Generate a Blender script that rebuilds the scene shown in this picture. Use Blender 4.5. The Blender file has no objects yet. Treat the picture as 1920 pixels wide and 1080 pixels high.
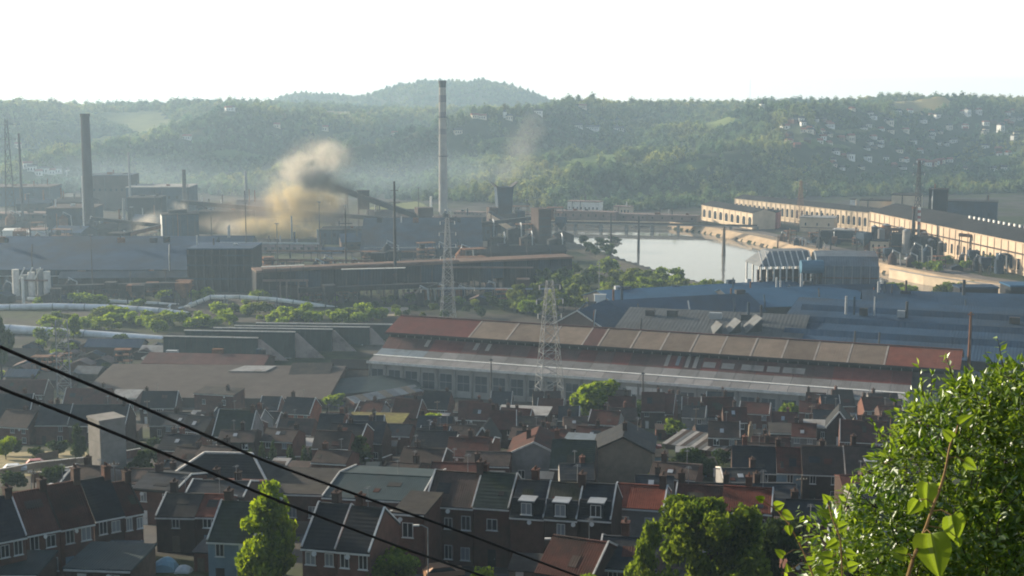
import bpy, bmesh, math, random
from mathutils import Vector, Matrix, noise as mnoise
R = math.radians
rnd = random.Random(11)
sc = bpy.context.scene
COL = sc.collection

# ---------------------------------------------------------------- camera, sky, sun, exposure
EYE = 105.0
FPX = 2600.0
PITCH = math.atan(360.0 / FPX)
cd = bpy.data.cameras.new('camera')
cd.sensor_width = 36.0
cd.lens = 36.0 * FPX / 1920.0
cd.clip_start = 0.3
cd.clip_end = 20000.0
cam = bpy.data.objects.new('camera', cd)
COL.objects.link(cam)
cam.location = (0, 0, EYE)
cam.rotation_euler = (math.pi / 2 - PITCH, 0, 0)
sc.camera = cam
sc.render.resolution_x, sc.render.resolution_y = 1024, 576

SUN_AZ, SUN_EL = R(-56), R(16)          # azimuth from +Y (view direction), negative = to the left
sunv = Vector((math.sin(SUN_AZ) * math.cos(SUN_EL), math.cos(SUN_AZ) * math.cos(SUN_EL), math.sin(SUN_EL)))
wd = bpy.data.worlds.new('World')
sc.world = wd
wd.use_nodes = True
wn = wd.node_tree.nodes
wl = wd.node_tree.links
sky = wn.new('ShaderNodeTexSky')
sky.sky_type = 'NISHITA'
sky.sun_disc = False
sky.sun_elevation = SUN_EL
sky.sun_rotation = SUN_AZ
sky.altitude = 100
sky.air_density = 1.3
sky.dust_density = 2.5
sky.ozone_density = 1.5
# thin bright haze layer low round the whole horizon, as in the photograph
wtc = wn.new('ShaderNodeTexCoord'); wsep = wn.new('ShaderNodeSeparateXYZ'); wl.new(wtc.outputs['Generated'], wsep.inputs[0])
wmr = wn.new('ShaderNodeMapRange'); wmr.interpolation_type = 'SMOOTHSTEP'; wmr.inputs[1].default_value = .02; wmr.inputs[2].default_value = .30; wmr.inputs[3].default_value = .92; wmr.inputs[4].default_value = 0
wl.new(wsep.outputs['Z'], wmr.inputs[0])
wmx = wn.new('ShaderNodeMix'); wmx.data_type = 'RGBA'; wl.new(wmr.outputs[0], wmx.inputs[0]); wl.new(sky.outputs[0], wmx.inputs[6]); wmx.inputs[7].default_value = (8.7, 8.3, 7.5, 1)
wl.new(wmx.outputs[2], wn['Background'].inputs[0])
wn['Background'].inputs[1].default_value = 0.085
sd = bpy.data.lights.new('sun', 'SUN')
sd.energy = 5.0
sd.angle = R(0.53)
sd.color = (1.0, 0.86, 0.66)
sun = bpy.data.objects.new('sun', sd)
COL.objects.link(sun)
sun.location = (-300, 200, 400)
sun.rotation_euler = sunv.to_track_quat('Z', 'Y').to_euler()
sc.view_settings.view_transform = 'Standard'
sc.view_settings.look = 'None'
sc.view_settings.gamma = 1.0
sc.view_settings.use_curve_mapping = False
sc.view_settings.exposure = 1.0
cy = sc.cycles
cy.max_bounces = 6
cy.diffuse_bounces = 3
cy.glossy_bounces = 2
cy.transmission_bounces = 3
cy.volume_bounces = 1
cy.transparent_max_bounces = 12
cy.use_denoising = True
cy.filter_width = 1.9
cy.volume_step_rate = 1.0
cy.volume_max_steps = 160
HAZE_DENSITY = 0.00016

# ---------------------------------------------------------------- picture geometry helpers
_cp, _sp = math.cos(PITCH), math.sin(PITCH)
def ray(px, py):
    a, b = (px - 960.0) / FPX, (540.0 - py) / FPX
    return Vector((a, _cp + b * _sp, -_sp + b * _cp))
def W(px, py, D):
    d = ray(px, py); t = D / d.y
    return Vector((d.x * t, D, EYE + d.z * t))
def Zp(px, py, z):
    d = ray(px, py); t = (z - EYE) / d.z
    return Vector((d.x * t, d.y * t, z))
def proj(P):
    x, y, z = P[0], P[1], P[2] - EYE
    f = y * _cp - z * _sp; u = y * _sp + z * _cp
    return (960 + FPX * x / f, 540 - FPX * u / f)

def lerp_tab(tab, x):
    if x <= tab[0][0]: return tab[0][1]
    for (a, va), (b, vb) in zip(tab, tab[1:]):
        if x <= b:
            t = (x - a) / (b - a); return va + (vb - va) * t
    return tab[-1][1]
def smooth(t):
    t = max(0.0, min(1.0, t)); return t * t * (3 - 2 * t)

NEAR = [(-400, 112), (-5, 103.2), (4, 102.2), (30, 91), (60, 79), (120, 57), (162, 50), (420, 5.5), (450, 1.5), (480, 0), (9000, 0)]
FOOT = [(-.6, 1600), (-.37, 1520), (-.25, 1470), (-.12, 1420), (-.06, 1380), (0, 1330), (.05, 1260), (.1, 1270), (.16, 1330), (.22, 1440), (.37, 1500), (.6, 1500)]
RIDGE_PY = [(-.37, 203), (-.3, 205), (-.2, 196), (-.15, 203), (-.08, 212), (0, 211), (.03, 204), (.1, 199), (.2, 197), (.25, 193), (.27, 186), (.31, 190), (.37, 192)]
RID = 2500.0
def fbm(x, y, s, o=3):
    v, a = 0.0, 1.0
    for i in range(o):
        v += a * mnoise.noise(Vector((x / s, y / s, 7.3 + i * 3.1))); s *= .5; a *= .5
    return v
def hill(x, y):
    u = x / max(y, 1.0)
    ft = lerp_tab(FOOT, u)
    if y <= ft: return 0.0
    py = lerp_tab(RIDGE_PY, u)
    zr = 105 + (180 - py) / FPX * RID
    t = (y - ft) / (RID - ft)
    if t >= 1:
        return zr - min(55, (y - RID) * 0.05) + fbm(x, y, 500, 2) * 4
    z = zr * (0.66 * smooth(t / 0.55) + 0.34 * t ** 1.15)
    g = fbm(x * 1.5, y * .6, 330, 4)
    env = math.sin(math.pi * min(1, t * 1.12)) ** .8
    spur = 1 - abs(math.sin(x / 150.0 - y / 210.0 + 1.6 * fbm(x, y, 500, 2)))
    return max(0, z + (22 * g + 52 * (spur - .62)) * env)

# river outline in plan (from where its banks show)
RIGHT_BANK_PX = [(1000, 424), (1250, 428), (1330, 440), (1400, 455), (1480, 475), (1600, 501), (1740, 532), (1960, 566), (2300, 610)]
LEFT_BANK_PX = [(960, 440), (1045, 447), (1115, 468), (1170, 488), (1262, 518), (1400, 550), (1600, 568), (1960, 600), (2300, 640)]
RIGHT_BANK = [Zp(a, b, -1.5) for a, b in RIGHT_BANK_PX]
LEFT_BANK = [Zp(a, b, -1.5) for a, b in LEFT_BANK_PX]
RIVER = [(p.x, p.y) for p in LEFT_BANK] + [(p.x, p.y) for p in reversed(RIGHT_BANK)]
def inpoly(x, y, poly):
    c = False; j = len(poly) - 1
    for i in range(len(poly)):
        xi, yi = poly[i]; xj, yj = poly[j]
        if (yi > y) != (yj > y) and x < (xj - xi) * (y - yi) / (yj - yi) + xi: c = not c
        j = i
    return c
def terr(x, y):
    z = lerp_tab(NEAR, y)
    if y > 1200: z = hill(x, y)
    elif 600 < y < 1200 and inpoly(x, y, RIVER): z = -5.0
    return z
def solve(px, py, h=0.0):
    """point on the ray of a pixel that lies h above the ground"""
    d = ray(px, py)
    def g(t):
        P = Vector((d.x * t, d.y * t, EYE + d.z * t)); return P.z - terr(P.x, P.y) - h
    t0 = t = 108.0; step = 4.0
    while t < 4200:
        if g(t) < 0: break
        t0 = t; t += step; step = max(4.0, t * .012)
    for _ in range(24):
        m = (t0 + t) / 2
        if g(m) < 0: t = m
        else: t0 = m
    return Vector((d.x * t, d.y * t, EYE + d.z * t))

# ---------------------------------------------------------------- mesh builder
class MB:
    def __init__(s): s.v = []; s.f = []
    def quad(s, *p):
        i = len(s.v); s.v += [tuple(q) for q in p]; s.f.append(tuple(range(i, i + len(p)))); return s
    def hexa(s, b, t):
        i = len(s.v); s.v += [tuple(q) for q in b] + [tuple(q) for q in t]
        n = len(b)
        s.f.append(tuple(i + k for k in reversed(range(n)))); s.f.append(tuple(i + n + k for k in range(n)))
        for k in range(n):
            l = (k + 1) % n; s.f.append((i + k, i + l, i + n + l, i + n + k))
        return s
    def box(s, x0, x1, y0, y1, z0, z1):
        return s.hexa([(x0, y0, z0), (x1, y0, z0), (x1, y1, z0), (x0, y1, z0)], [(x0, y0, z1), (x1, y0, z1), (x1, y1, z1), (x0, y1, z1)])
    def bar(s, p, q, w, h=None):
        p, q = Vector(p), Vector(q); d = (q - p)
        if d.length < 1e-6: return s
        d.normalize(); up = Vector((0, 0, 1)) if abs(d.z) < .95 else Vector((0, 1, 0))
        a = d.cross(up).normalized() * (w / 2); b = a.cross(d).normalized() * ((h or w) / 2)
        return s.hexa([p - a - b, p + a - b, p + a + b, p - a + b], [q - a - b, q + a - b, q + a + b, q - a + b])
    def cyl(s, x, y, z0, z1, r0, r1=None, n=12):
        r1 = r0 if r1 is None else r1
        c = [(math.cos(2 * math.pi * k / n), math.sin(2 * math.pi * k / n)) for k in range(n)]
        return s.hexa([(x + a * r0, y + b * r0, z0) for a, b in c], [(x + a * r1, y + b * r1, z1) for a, b in c])
    def tube(s, path, r, n=8, r1=None):
        path = [Vector(p) for p in path]; rings = []
        for i, p in enumerate(path):
            d = (path[min(i + 1, len(path) - 1)] - path[max(i - 1, 0)]).normalized()
            up = Vector((0, 0, 1)) if abs(d.z) < .9 else Vector((1, 0, 0))
            a = d.cross(up).normalized(); b = a.cross(d).normalized()
            rr = r if r1 is None else r + (r1 - r) * i / (len(path) - 1)
            k0 = len(s.v)
            for k in range(n):
                t = 2 * math.pi * k / n; s.v.append(tuple(p + a * math.cos(t) * rr + b * math.sin(t) * rr))
            rings.append(k0)
        for A, B in zip(rings, rings[1:]):
            for k in range(n):
                l = (k + 1) % n; s.f.append((A + k, A + l, B + l, B + k))
        s.f.append(tuple(rings[0] + k for k in reversed(range(n)))); s.f.append(tuple(rings[-1] + k for k in range(n)))
        return s
    def extr(s, poly, y0, y1):
        """polygon in x,z extruded along y"""
        return s.hexa([(x, y0, z) for x, z in poly], [(x, y1, z) for x, z in poly])
    def extrx(s, poly, x0, x1):
        """polygon in y,z extruded along x"""
        return s.hexa([(x0, y, z) for y, z in poly], [(x1, y, z) for y, z in poly])
    def mesh(s, name, mat, fix=True):
        me = bpy.data.meshes.new(name); me.from_pydata(s.v, [], s.f)
        if fix:
            bm = bmesh.new(); bm.from_mesh(me); bmesh.ops.recalc_face_normals(bm, faces=bm.faces); bm.to_mesh(me); bm.free()
        if mat: me.materials.append(mat)
        return me
    def build(s, name, mat, parent=None, fix=True):
        return link(name, s.mesh(name, mat, fix), parent)
def link(name, me, parent=None, loc=None, rotz=0.0):
    o = bpy.data.objects.new(name, me); COL.objects.link(o)
    if parent: o.parent = parent
    if loc is not None: o.location = loc
    if rotz: o.rotation_euler[2] = rotz
    return o
def tag(o, label=None, cat=None, group=None, kind=None):
    if label: o['label'] = label
    if cat: o['category'] = cat
    if group: o['group'] = group
    if kind: o['kind'] = kind
    return o
def thing(name, label, cat, loc=(0, 0, 0), rotz=0.0, group=None):
    o = link(name, None, None, loc, rotz); return tag(o, label, cat, group)
def copy_tree(o, parent=None):
    c = o.copy(); COL.objects.link(c)
    if parent: c.parent = parent
    for ch in list(o.children):
        k = copy_tree(ch, c); k.matrix_parent_inverse = ch.matrix_parent_inverse.copy()
    return c

# ---------------------------------------------------------------- materials
def nt(m):
    m.use_nodes = True; return m.node_tree.nodes, m.node_tree.links
TONE = {'roof': .7, 'wall': .85, 'mill': .7, 'blue': .9, 'works': .6, 'sooty': .7, 'tarred': .6, 'pale': .8, 'brown': .7, 'bright': .95, 'grey': .6, 'quay': .7, 'dusty': .8}
def M(name, col, rough=.85, var=.28, scale=.6, spec=.07, metal=0.0, stripe=None, bump=.0, dirt=None, dirt_amt=.85, sub=None, objvar=0.0):
    """weathered opaque surface: world-space mottling, optional stripe relief (axis, period) in the object's own axes"""
    m = bpy.data.materials.new(name); n, l = nt(m); b = n['Principled BSDF']
    geo = n.new('ShaderNodeNewGeometry')
    n1 = n.new('ShaderNodeTexNoise'); n1.inputs['Scale'].default_value = scale; n1.inputs['Detail'].default_value = 6; n1.inputs['Roughness'].default_value = .65
    l.new(geo.outputs['Position'], n1.inputs['Vector'])
    cr = n.new('ShaderNodeValToRGB'); e = cr.color_ramp.elements
    c = Vector(col) * TONE.get(name.split('_')[0], 1.0)
    e[0].position, e[1].position = .3, .72
    e[0].color = (*(c * (1 - var)), 1); e[1].color = (*(c * (1 + var)), 1)
    l.new(n1.outputs['Fac'], cr.inputs[0]); out = cr.outputs[0]
    if dirt:
        n2 = n.new('ShaderNodeTexNoise'); n2.inputs['Scale'].default_value = scale * .33; n2.inputs['Detail'].default_value = 8; n2.inputs['Roughness'].default_value = .7
        l.new(geo.outputs['Position'], n2.inputs['Vector'])
        r2 = n.new('ShaderNodeValToRGB'); r2.color_ramp.elements[0].position = .48; r2.color_ramp.elements[1].position = .68
        r2.color_ramp.elements[1].color = (dirt_amt,) * 3 + (1,); r2.color_ramp.elements[0].color = (0, 0, 0, 1)
        l.new(n2.outputs['Fac'], r2.inputs[0])
        mx = n.new('ShaderNodeMix'); mx.data_type = 'RGBA'; l.new(r2.outputs[0], mx.inputs[0]); l.new(out, mx.inputs[6]); mx.inputs[7].default_value = (*(Vector(dirt) * TONE.get(name.split('_')[0], 1.0)), 1)
        out = mx.outputs[2]
    if objvar:
        oi = n.new('ShaderNodeObjectInfo'); hs = n.new('ShaderNodeHueSaturation')
        mr = n.new('ShaderNodeMapRange'); mr.inputs[3].default_value = 1 - objvar; mr.inputs[4].default_value = 1 + objvar
        l.new(oi.outputs['Random'], mr.inputs[0]); l.new(mr.outputs[0], hs.inputs['Value']); l.new(out, hs.inputs['Color']); out = hs.outputs[0]
    l.new(out, b.inputs['Base Color'])
    b.inputs['Roughness'].default_value = rough; b.inputs['Metallic'].default_value = metal
    b.inputs['Specular IOR Level'].default_value = spec
    if stripe or bump:
        bp = n.new('ShaderNodeBump'); bp.inputs['Strength'].default_value = .6
        if stripe:
            tc = n.new('ShaderNodeTexCoord'); wv = n.new('ShaderNodeTexWave'); wv.bands_direction = stripe[0]
            wv.inputs['Scale'].default_value = .314 / stripe[1]; wv.inputs['Distortion'].default_value = .3
            l.new(tc.outputs['Object'], wv.inputs['Vector']); l.new(wv.outputs['Fac'], bp.inputs['Height']); bp.inputs['Distance'].default_value = stripe[2] if len(stripe) > 2 else .05
        else:
            n3 = n.new('ShaderNodeTexNoise'); n3.inputs['Scale'].default_value = scale * 6; l.new(geo.outputs['Position'], n3.inputs['Vector'])
            l.new(n3.outputs['Fac'], bp.inputs['Height']); bp.inputs['Distance'].default_value = bump
        l.new(bp.outputs[0], b.inputs['Normal'])
    return m
def foliage(name, dark, light, trans=.35, gloss=.0, clump=.35, objvar=.25, hue=.0):
    m = bpy.data.materials.new(name); n, l = nt(m); out = n['Material Output']; n.remove(n['Principled BSDF'])
    geo = n.new('ShaderNodeNewGeometry'); oi = n.new('ShaderNodeObjectInfo')
    ns = n.new('ShaderNodeTexNoise'); ns.inputs['Scale'].default_value = clump; ns.inputs['Detail'].default_value = 3
    l.new(geo.outputs['Position'], ns.inputs['Vector'])
    ad = n.new('ShaderNodeMath'); ad.operation = 'MULTIPLY_ADD'; ad.inputs[1].default_value = .45
    l.new(geo.outputs['Random Per Island'], ad.inputs[0]); l.new(ns.outputs['Fac'], ad.inputs[2])
    cr = n.new('ShaderNodeValToRGB'); e = cr.color_ramp.elements; e[0].position, e[1].position = .35, 1.0
    e[0].color = (*dark, 1); e[1].color = (*light, 1); l.new(ad.outputs[0], cr.inputs[0])
    hs = n.new('ShaderNodeHueSaturation'); mr = n.new('ShaderNodeMapRange'); mr.inputs[3].default_value = 1 - objvar; mr.inputs[4].default_value = 1 + objvar
    l.new(oi.outputs['Random'], mr.inputs[0]); l.new(mr.outputs[0], hs.inputs['Value']); l.new(cr.outputs[0], hs.inputs['Color'])
    if hue:
        mh = n.new('ShaderNodeMapRange'); mh.inputs[3].default_value = .5 - hue; mh.inputs[4].default_value = .5 + hue
        fr = n.new('ShaderNodeMath'); fr.operation = 'FRACT'; ml = n.new('ShaderNodeMath'); ml.operation = 'MULTIPLY'; ml.inputs[1].default_value = 17.3
        l.new(oi.outputs['Random'], ml.inputs[0]); l.new(ml.outputs[0], fr.inputs[0]); l.new(fr.outputs[0], mh.inputs[0]); l.new(mh.outputs[0], hs.inputs['Hue'])
    df = n.new('ShaderNodeBsdfDiffuse'); l.new(hs.outputs[0], df.inputs[0]); sh = df.outputs[0]
    if trans:
        tr = n.new('ShaderNodeBsdfTranslucent'); h2 = n.new('ShaderNodeHueSaturation'); h2.inputs['Value'].default_value = 1.9; h2.inputs['Saturation'].default_value = 1.1; h2.inputs['Hue'].default_value = .485
        l.new(hs.outputs[0], h2.inputs['Color']); l.new(h2.outputs[0], tr.inputs[0])
        mx = n.new('ShaderNodeMixShader'); mx.inputs[0].default_value = trans; l.new(sh, mx.inputs[1]); l.new(tr.outputs[0], mx.inputs[2]); sh = mx.outputs[0]
    if gloss:
        gl = n.new('ShaderNodeBsdfGlossy'); gl.inputs['Roughness'].default_value = .48; gl.inputs[0].default_value = (.9, .95, 1, 1)
        fz = n.new('ShaderNodeFresnel'); fz.inputs[0].default_value = 1.45
        mm = n.new('ShaderNodeMath'); mm.operation = 'MULTIPLY'; mm.inputs[1].default_value = gloss; l.new(fz.outputs[0], mm.inputs[0])
        mx = n.new('ShaderNodeMixShader'); l.new(mm.outputs[0], mx.inputs[0]); l.new(sh, mx.inputs[1]); l.new(gl.outputs[0], mx.inputs[2]); sh = mx.outputs[0]
    l.new(sh, out.inputs[0])
    return m
def glassy(name, col, rough=.15):
    m = bpy.data.materials.new(name); n, l = nt(m); b = n['Principled BSDF']
    b.inputs['Base Color'].default_value = (*col, 1); b.inputs['Roughness'].default_value = rough; b.inputs['Specular IOR Level'].default_value = .6
    return m

MT = {}
MT['slate'] = M('roof_slate', (.042, .046, .054), .62, .3, .8, stripe=('Z', .28, .03), dirt=(.075, .07, .06), objvar=.35)
MT['brown'] = M('roof_brown_tile', (.105, .078, .068), .8, .25, .8, stripe=('X', .26, .05), dirt=(.06, .055, .05), objvar=.2)
MT['red'] = M('roof_red_tile', (.20, .062, .042), .8, .3, .8, stripe=('X', .26, .05), dirt=(.08, .05, .04), objvar=.2)
MT['darkred'] = M('roof_old_red_tile', (.12, .052, .042), .8, .3, .7, stripe=('X', .26, .05), dirt=(.05, .045, .04), objvar=.25)
MT['green'] = M('roof_mossy_slate', (.055, .07, .062), .7, .3, .9, stripe=('Z', .28, .03), dirt=(.06, .075, .04))
MT['olive'] = M('roof_olive_tile', (.082, .076, .06), .8, .25, .8, stripe=('X', .26, .05), dirt=(.06, .07, .035))
MT['grey'] = M('roof_grey_sheet', (.16, .17, .18), .6, .2, .5, stripe=('X', .3, .05), dirt=(.1, .09, .08))
MT['teal'] = M('roof_teal_sheet', (.052, .078, .085), .6, .25, .5, stripe=('X', .3, .05), dirt=(.08, .09, .09))
MT['pale'] = M('roof_pale_sheet', (.42, .41, .40), .55, .2, .6, stripe=('X', .3, .05), dirt=(.2, .17, .14))
MT['paleblue'] = M('roof_pale_blue_sheet', (.26, .31, .35), .5, .15, .6, stripe=('X', .4, .05), dirt=(.16, .17, .17))
MT['felt'] = M('roof_felt', (.065, .06, .058), .9, .3, .7, dirt=(.11, .1, .08))
MT['mossfelt'] = M('roof_mossy_felt', (.24, .22, .07), .95, .4, .6, dirt=(.14, .10, .06))
MT['brick'] = M('wall_brick', (.155, .078, .06), .9, .22, 1.2, dirt=(.07, .05, .045), objvar=.22)
MT['brickdark'] = M('wall_dark_brick', (.085, .058, .05), .9, .25, 1.2, dirt=(.05, .04, .038), objvar=.25)
MT['brickorange'] = M('wall_orange_brick', (.30, .11, .065), .9, .22, 1.2, dirt=(.17, .08, .06))
MT['brickpale'] = M('wall_pale_brick', (.30, .235, .175), .9, .15, .9, dirt=(.2, .16, .12))
MT['render'] = M('wall_grey_render', (.27, .265, .26), .9, .18, .6, dirt=(.16, .155, .15))
MT['blueren'] = M('wall_blue_render', (.22, .31, .38), .9, .15, .6)
MT['white'] = M('white_paint', (.66, .66, .64), .6, .08, 1.0, dirt=(.5, .48, .44))
MT['coping'] = M('bright_coping', (.64, .62, .59), .6, .2, 1.2, dirt=(.45, .43, .4))
MT['zinc'] = M('zinc', (.36, .38, .40), .45, .15, 1.0, metal=.4)
MT['darkwood'] = M('dark_trim', (.04, .035, .032), .8)
MT['glass'] = glassy('window_glass', (.018, .022, .028))
MT['curtain'] = glassy('window_with_net_curtain', (.20, .215, .23), .3)
MT['concrete'] = M('concrete', (.25, .24, .225), .9, .14, .5, dirt=(.16, .15, .14))
MT['steel'] = M('galvanised_steel', (.24, .25, .26), .55, .12, .6, metal=.2)
MT['darksteel'] = M('dark_steel', (.052, .056, .062), .7, .3, .4, dirt=(.09, .06, .045))
MT['rust'] = M('rusty_steel', (.17, .085, .05), .9, .35, .4, dirt=(.08, .05, .04))
MT['wood'] = M('weathered_wood', (.14, .11, .085), .9, .25, .8)
MT['bark'] = M('bark', (.055, .045, .035), .95, .3, 3.0)
MT['asphalt'] = M('asphalt', (.07, .07, .072), .9, .2, .3, dirt=(.1, .09, .08))

def ordinal(k):
    w = ['first', 'second', 'third', 'fourth', 'fifth', 'sixth', 'seventh', 'eighth', 'ninth', 'tenth', 'eleventh', 'twelfth', 'thirteenth', 'fourteenth', 'fifteenth', 'sixteenth', 'seventeenth', 'eighteenth', 'nineteenth', 'twentieth']
    if k < 20: return w[k]
    t = ['twenty', 'thirty', 'forty', 'fifty', 'sixty', 'seventy', 'eighty', 'ninety']; o = (k + 1) % 10
    return t[(k + 1) // 10 - 2] + ('-' + w[o - 1] if o else 'th') if o else t[(k + 1) // 10 - 2][:-1] + 'ieth'
def far_foliage():
    m = foliage('far_foliage', (1, 1, 1), (1, 1, 1), .38, clump=.05, objvar=.38, hue=.025); n, l = m.node_tree.nodes, m.node_tree.links
    cr = [q for q in n if q.type == 'VALTORGB'][0]; hs = [q for q in n if q.type == 'HUE_SAT' and q.inputs['Color'].is_linked and q.inputs['Color'].links[0].from_node == cr][0]
    geo = [q for q in n if q.type == 'NEW_GEOMETRY'][0]
    mp = n.new('ShaderNodeMapping'); mp.inputs['Rotation'].default_value = (0, 0, .9); mp.inputs['Scale'].default_value = (1.6, .6, .8); l.new(geo.outputs['Position'], mp.inputs[0])
    ns = n.new('ShaderNodeTexNoise'); ns.inputs['Scale'].default_value = .0065; ns.inputs['Detail'].default_value = 4; ns.inputs['Roughness'].default_value = .6; l.new(mp.outputs[0], ns.inputs['Vector'])
    r = n.new('ShaderNodeValToRGB'); e = r.color_ramp.elements; e[0].position, e[1].position = .36, .66
    e[0].color = (.040, .078, .056, 1); e[1].color = (.19, .205, .07, 1); k = e.new(.5); k.color = (.085, .125, .055, 1)  # broad patches of leaf tone, with lit and shaded folds put into the colour
    l.new(ns.outputs['Fac'], r.inputs[0]); l.new(r.outputs[0], hs.inputs['Color']); return m
# ================================================================ GROUND, HILLS, RIVER
def ground_mat():
    m = bpy.data.materials.new('ground_soil'); n, l = nt(m); b = n['Principled BSDF']
    geo = n.new('ShaderNodeNewGeometry'); sep = n.new('ShaderNodeSeparateXYZ'); l.new(geo.outputs['Position'], sep.inputs[0])
    def noise(s, d=6):
        k = n.new('ShaderNodeTexNoise'); k.inputs['Scale'].default_value = s; k.inputs['Detail'].default_value = d; l.new(geo.outputs['Position'], k.inputs['Vector']); return k.outputs['Fac']
    def ramp(f, a, b_, ca=(0, 0, 0), cb=(1, 1, 1)):
        k = n.new('ShaderNodeValToRGB'); k.color_ramp.elements[0].position = a; k.color_ramp.elements[1].position = b_
        k.color_ramp.elements[0].color = (*ca, 1); k.color_ramp.elements[1].color = (*cb, 1); l.new(f, k.inputs[0]); return k.outputs[0]
    def mix(f, a, c):
        k = n.new('ShaderNodeMix'); k.data_type = 'RGBA'; l.new(f, k.inputs[0]); l.new(a, k.inputs[6]); l.new(c, k.inputs[7]); return k.outputs[2]
    soil = ramp(noise(.06), .35, .7, (.030, .028, .027), (.085, .075, .063))
    grass = ramp(noise(.2), .3, .7, (.016, .024, .011), (.045, .058, .02))
    wood = ramp(noise(.03), .3, .7, (.022, .034, .017), (.05, .066, .027))
    valley = mix(ramp(noise(.018, 4), .46, .56), soil, grass)
    mr = n.new('ShaderNodeMapRange'); mr.inputs[1].default_value = 1.5; mr.inputs[2].default_value = 9; l.new(sep.outputs['Z'], mr.inputs[0])
    far = n.new('ShaderNodeMath'); far.operation = 'GREATER_THAN'; far.inputs[1].default_value = 1000; l.new(sep.outputs['Y'], far.inputs[0])
    mu = n.new('ShaderNodeMath'); mu.operation = 'MULTIPLY'; l.new(mr.outputs[0], mu.inputs[0]); l.new(far.outputs[0], mu.inputs[1])
    l.new(mix(mu.outputs[0], valley, wood), b.inputs['Base Color']); b.inputs['Roughness'].default_value = .95; b.inputs['Specular IOR Level'].default_value = .1
    return m
ys = [-400, -200, -100] + list(range(-60, 480, 12)) + list(range(480, 680, 20)) + list(range(680, 1260, 7)) + list(range(1260, 2720, 18)) + list(range(2720, 3300, 80)) + list(range(3300, 5701, 300))
us = [-1.6, -1.2, -.9, -.7, -.55, -.48] + [-.44 + .88 * k / 235 for k in range(236)] + [.48, .55, .7, .9, 1.2, 1.6]
V, F = [], []
for y in ys:
    for u in us:
        x = u * (abs(y) + 160); V.append((x, y, terr(x, y)))
nu = len(us)
for j in range(len(ys) - 1):
    for i in range(nu - 1):
        a = j * nu + i; F.append((a, a + 1, a + nu + 1, a + nu))
me = bpy.data.meshes.new('ground'); me.from_pydata(V, [], F); me.materials.append(ground_mat())
for p_ in me.polygons: p_.use_smooth = True
tag(link('ground', me), kind='structure')

# far spoil-heap hill beyond the ridge
HEAP = [(440, 212), (500, 200), (530, 186), (570, 172), (610, 176), (640, 180), (680, 182), (715, 168), (770, 158), (830, 152), (910, 151), (950, 158), (1000, 175), (1050, 196), (1100, 216)]
HY = 3600.0
V, F = [], []
gx, gy = 90, 26
def heap_z(px, y):
    t = (y - HY) / 520.0
    zt = W(px, lerp_tab(HEAP, px), HY).z + fbm(px * 4, y, 160, 3) * 7
    zb = 20.0
    return zb + (zt - zb) * max(0.0, 1 - t * t) ** .8 - 4
for j in range(gy + 1):
    y = HY - 520 + 1040 * j / gy
    for i in range(gx + 1):
        px = 440 + 660 * i / gx
        V.append((W(px, 180, HY).x, y, heap_z(px, y)))
for j in range(gy):
    for i in range(gx):
        a = j * (gx + 1) + i; F.append((a, a + 1, a + gx + 2, a + gx + 1))
me = bpy.data.meshes.new('spoil_heap_hill'); me.from_pydata(V, [], F); me.materials.append(M('heap_scrub', (.06, .072, .038), .95, .45, .012, spec=.1))
for p_ in me.polygons: p_.use_smooth = True
tag(link('spoil_heap_hill', me), kind='structure')

# water
def water_mat():
    m = bpy.data.materials.new('river_water'); n, l = nt(m); b = n['Principled BSDF']
    b.inputs['Base Color'].default_value = (.17, .165, .15, 1); b.inputs['Roughness'].default_value = .05; b.inputs['Specular IOR Level'].default_value = .5
    b.inputs['IOR'].default_value = 1.33
    geo = n.new('ShaderNodeNewGeometry'); mp = n.new('ShaderNodeMapping'); mp.inputs['Scale'].default_value = (.5, .16, 1); l.new(geo.outputs['Position'], mp.inputs[0])
    k = n.new('ShaderNodeTexNoise'); k.inputs['Scale'].default_value = .6; k.inputs['Detail'].default_value = 4; l.new(mp.outputs[0], k.inputs['Vector'])
    bp = n.new('ShaderNodeBump'); bp.inputs['Strength'].default_value = .10; bp.inputs['Distance'].default_value = .5; l.new(k.outputs['Fac'], bp.inputs['Height']); l.new(bp.outputs[0], b.inputs['Normal'])
    return m
WM = MB(); big = []
nb = len(LEFT_BANK)
for i in range(nb - 1):
    a, b_, c, d = LEFT_BANK[i], LEFT_BANK[i + 1], RIGHT_BANK[i + 1], RIGHT_BANK[i]
    def out(p, q, k=14):
        v = (p - q).normalized() * k; return (p.x + v.x, p.y + v.y, -1.5)
    WM.quad(out(a, d), out(b_, c), out(c, b_), out(d, a))
tag(WM.build('river_water', water_mat()), kind='structure')

def strip(name, pts, prof, mat, side):
    """profile (offset away from the river, z) swept along a bank line"""
    mb = MB(); n = len(pts); rows = []
    for i, p in enumerate(pts):
        d = (pts[min(i + 1, n - 1)] - pts[max(i - 1, 0)]); nr = Vector((-d.y, d.x, 0)).normalized() * side
        rows.append([(p.x + nr.x * o, p.y + nr.y * o, z) for o, z in prof])
    for A, B in zip(rows, rows[1:]):
        for k in range(len(prof) - 1): mb.quad(A[k], B[k], B[k + 1], A[k + 1])
    return mb.build(name, mat)
def dense(pts, k=6):
    o = []
    for a, b_ in zip(pts, pts[1:]): o += [a.lerp(b_, t / k) for t in range(k)]
    return o + [pts[-1]]
bankm = M('river_bank_stone', (.40, .30, .20), .95, .2, .12, spec=.1, dirt=(.22, .17, .12))
RB, LB = dense(RIGHT_BANK), dense(LEFT_BANK)
tag(strip('river_bank', RB, [(-1, -4), (1.5, -1.0), (7, 3.0), (7.6, 3.2), (30, .15), (38, -.4)], bankm, 1), kind='structure')
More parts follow.
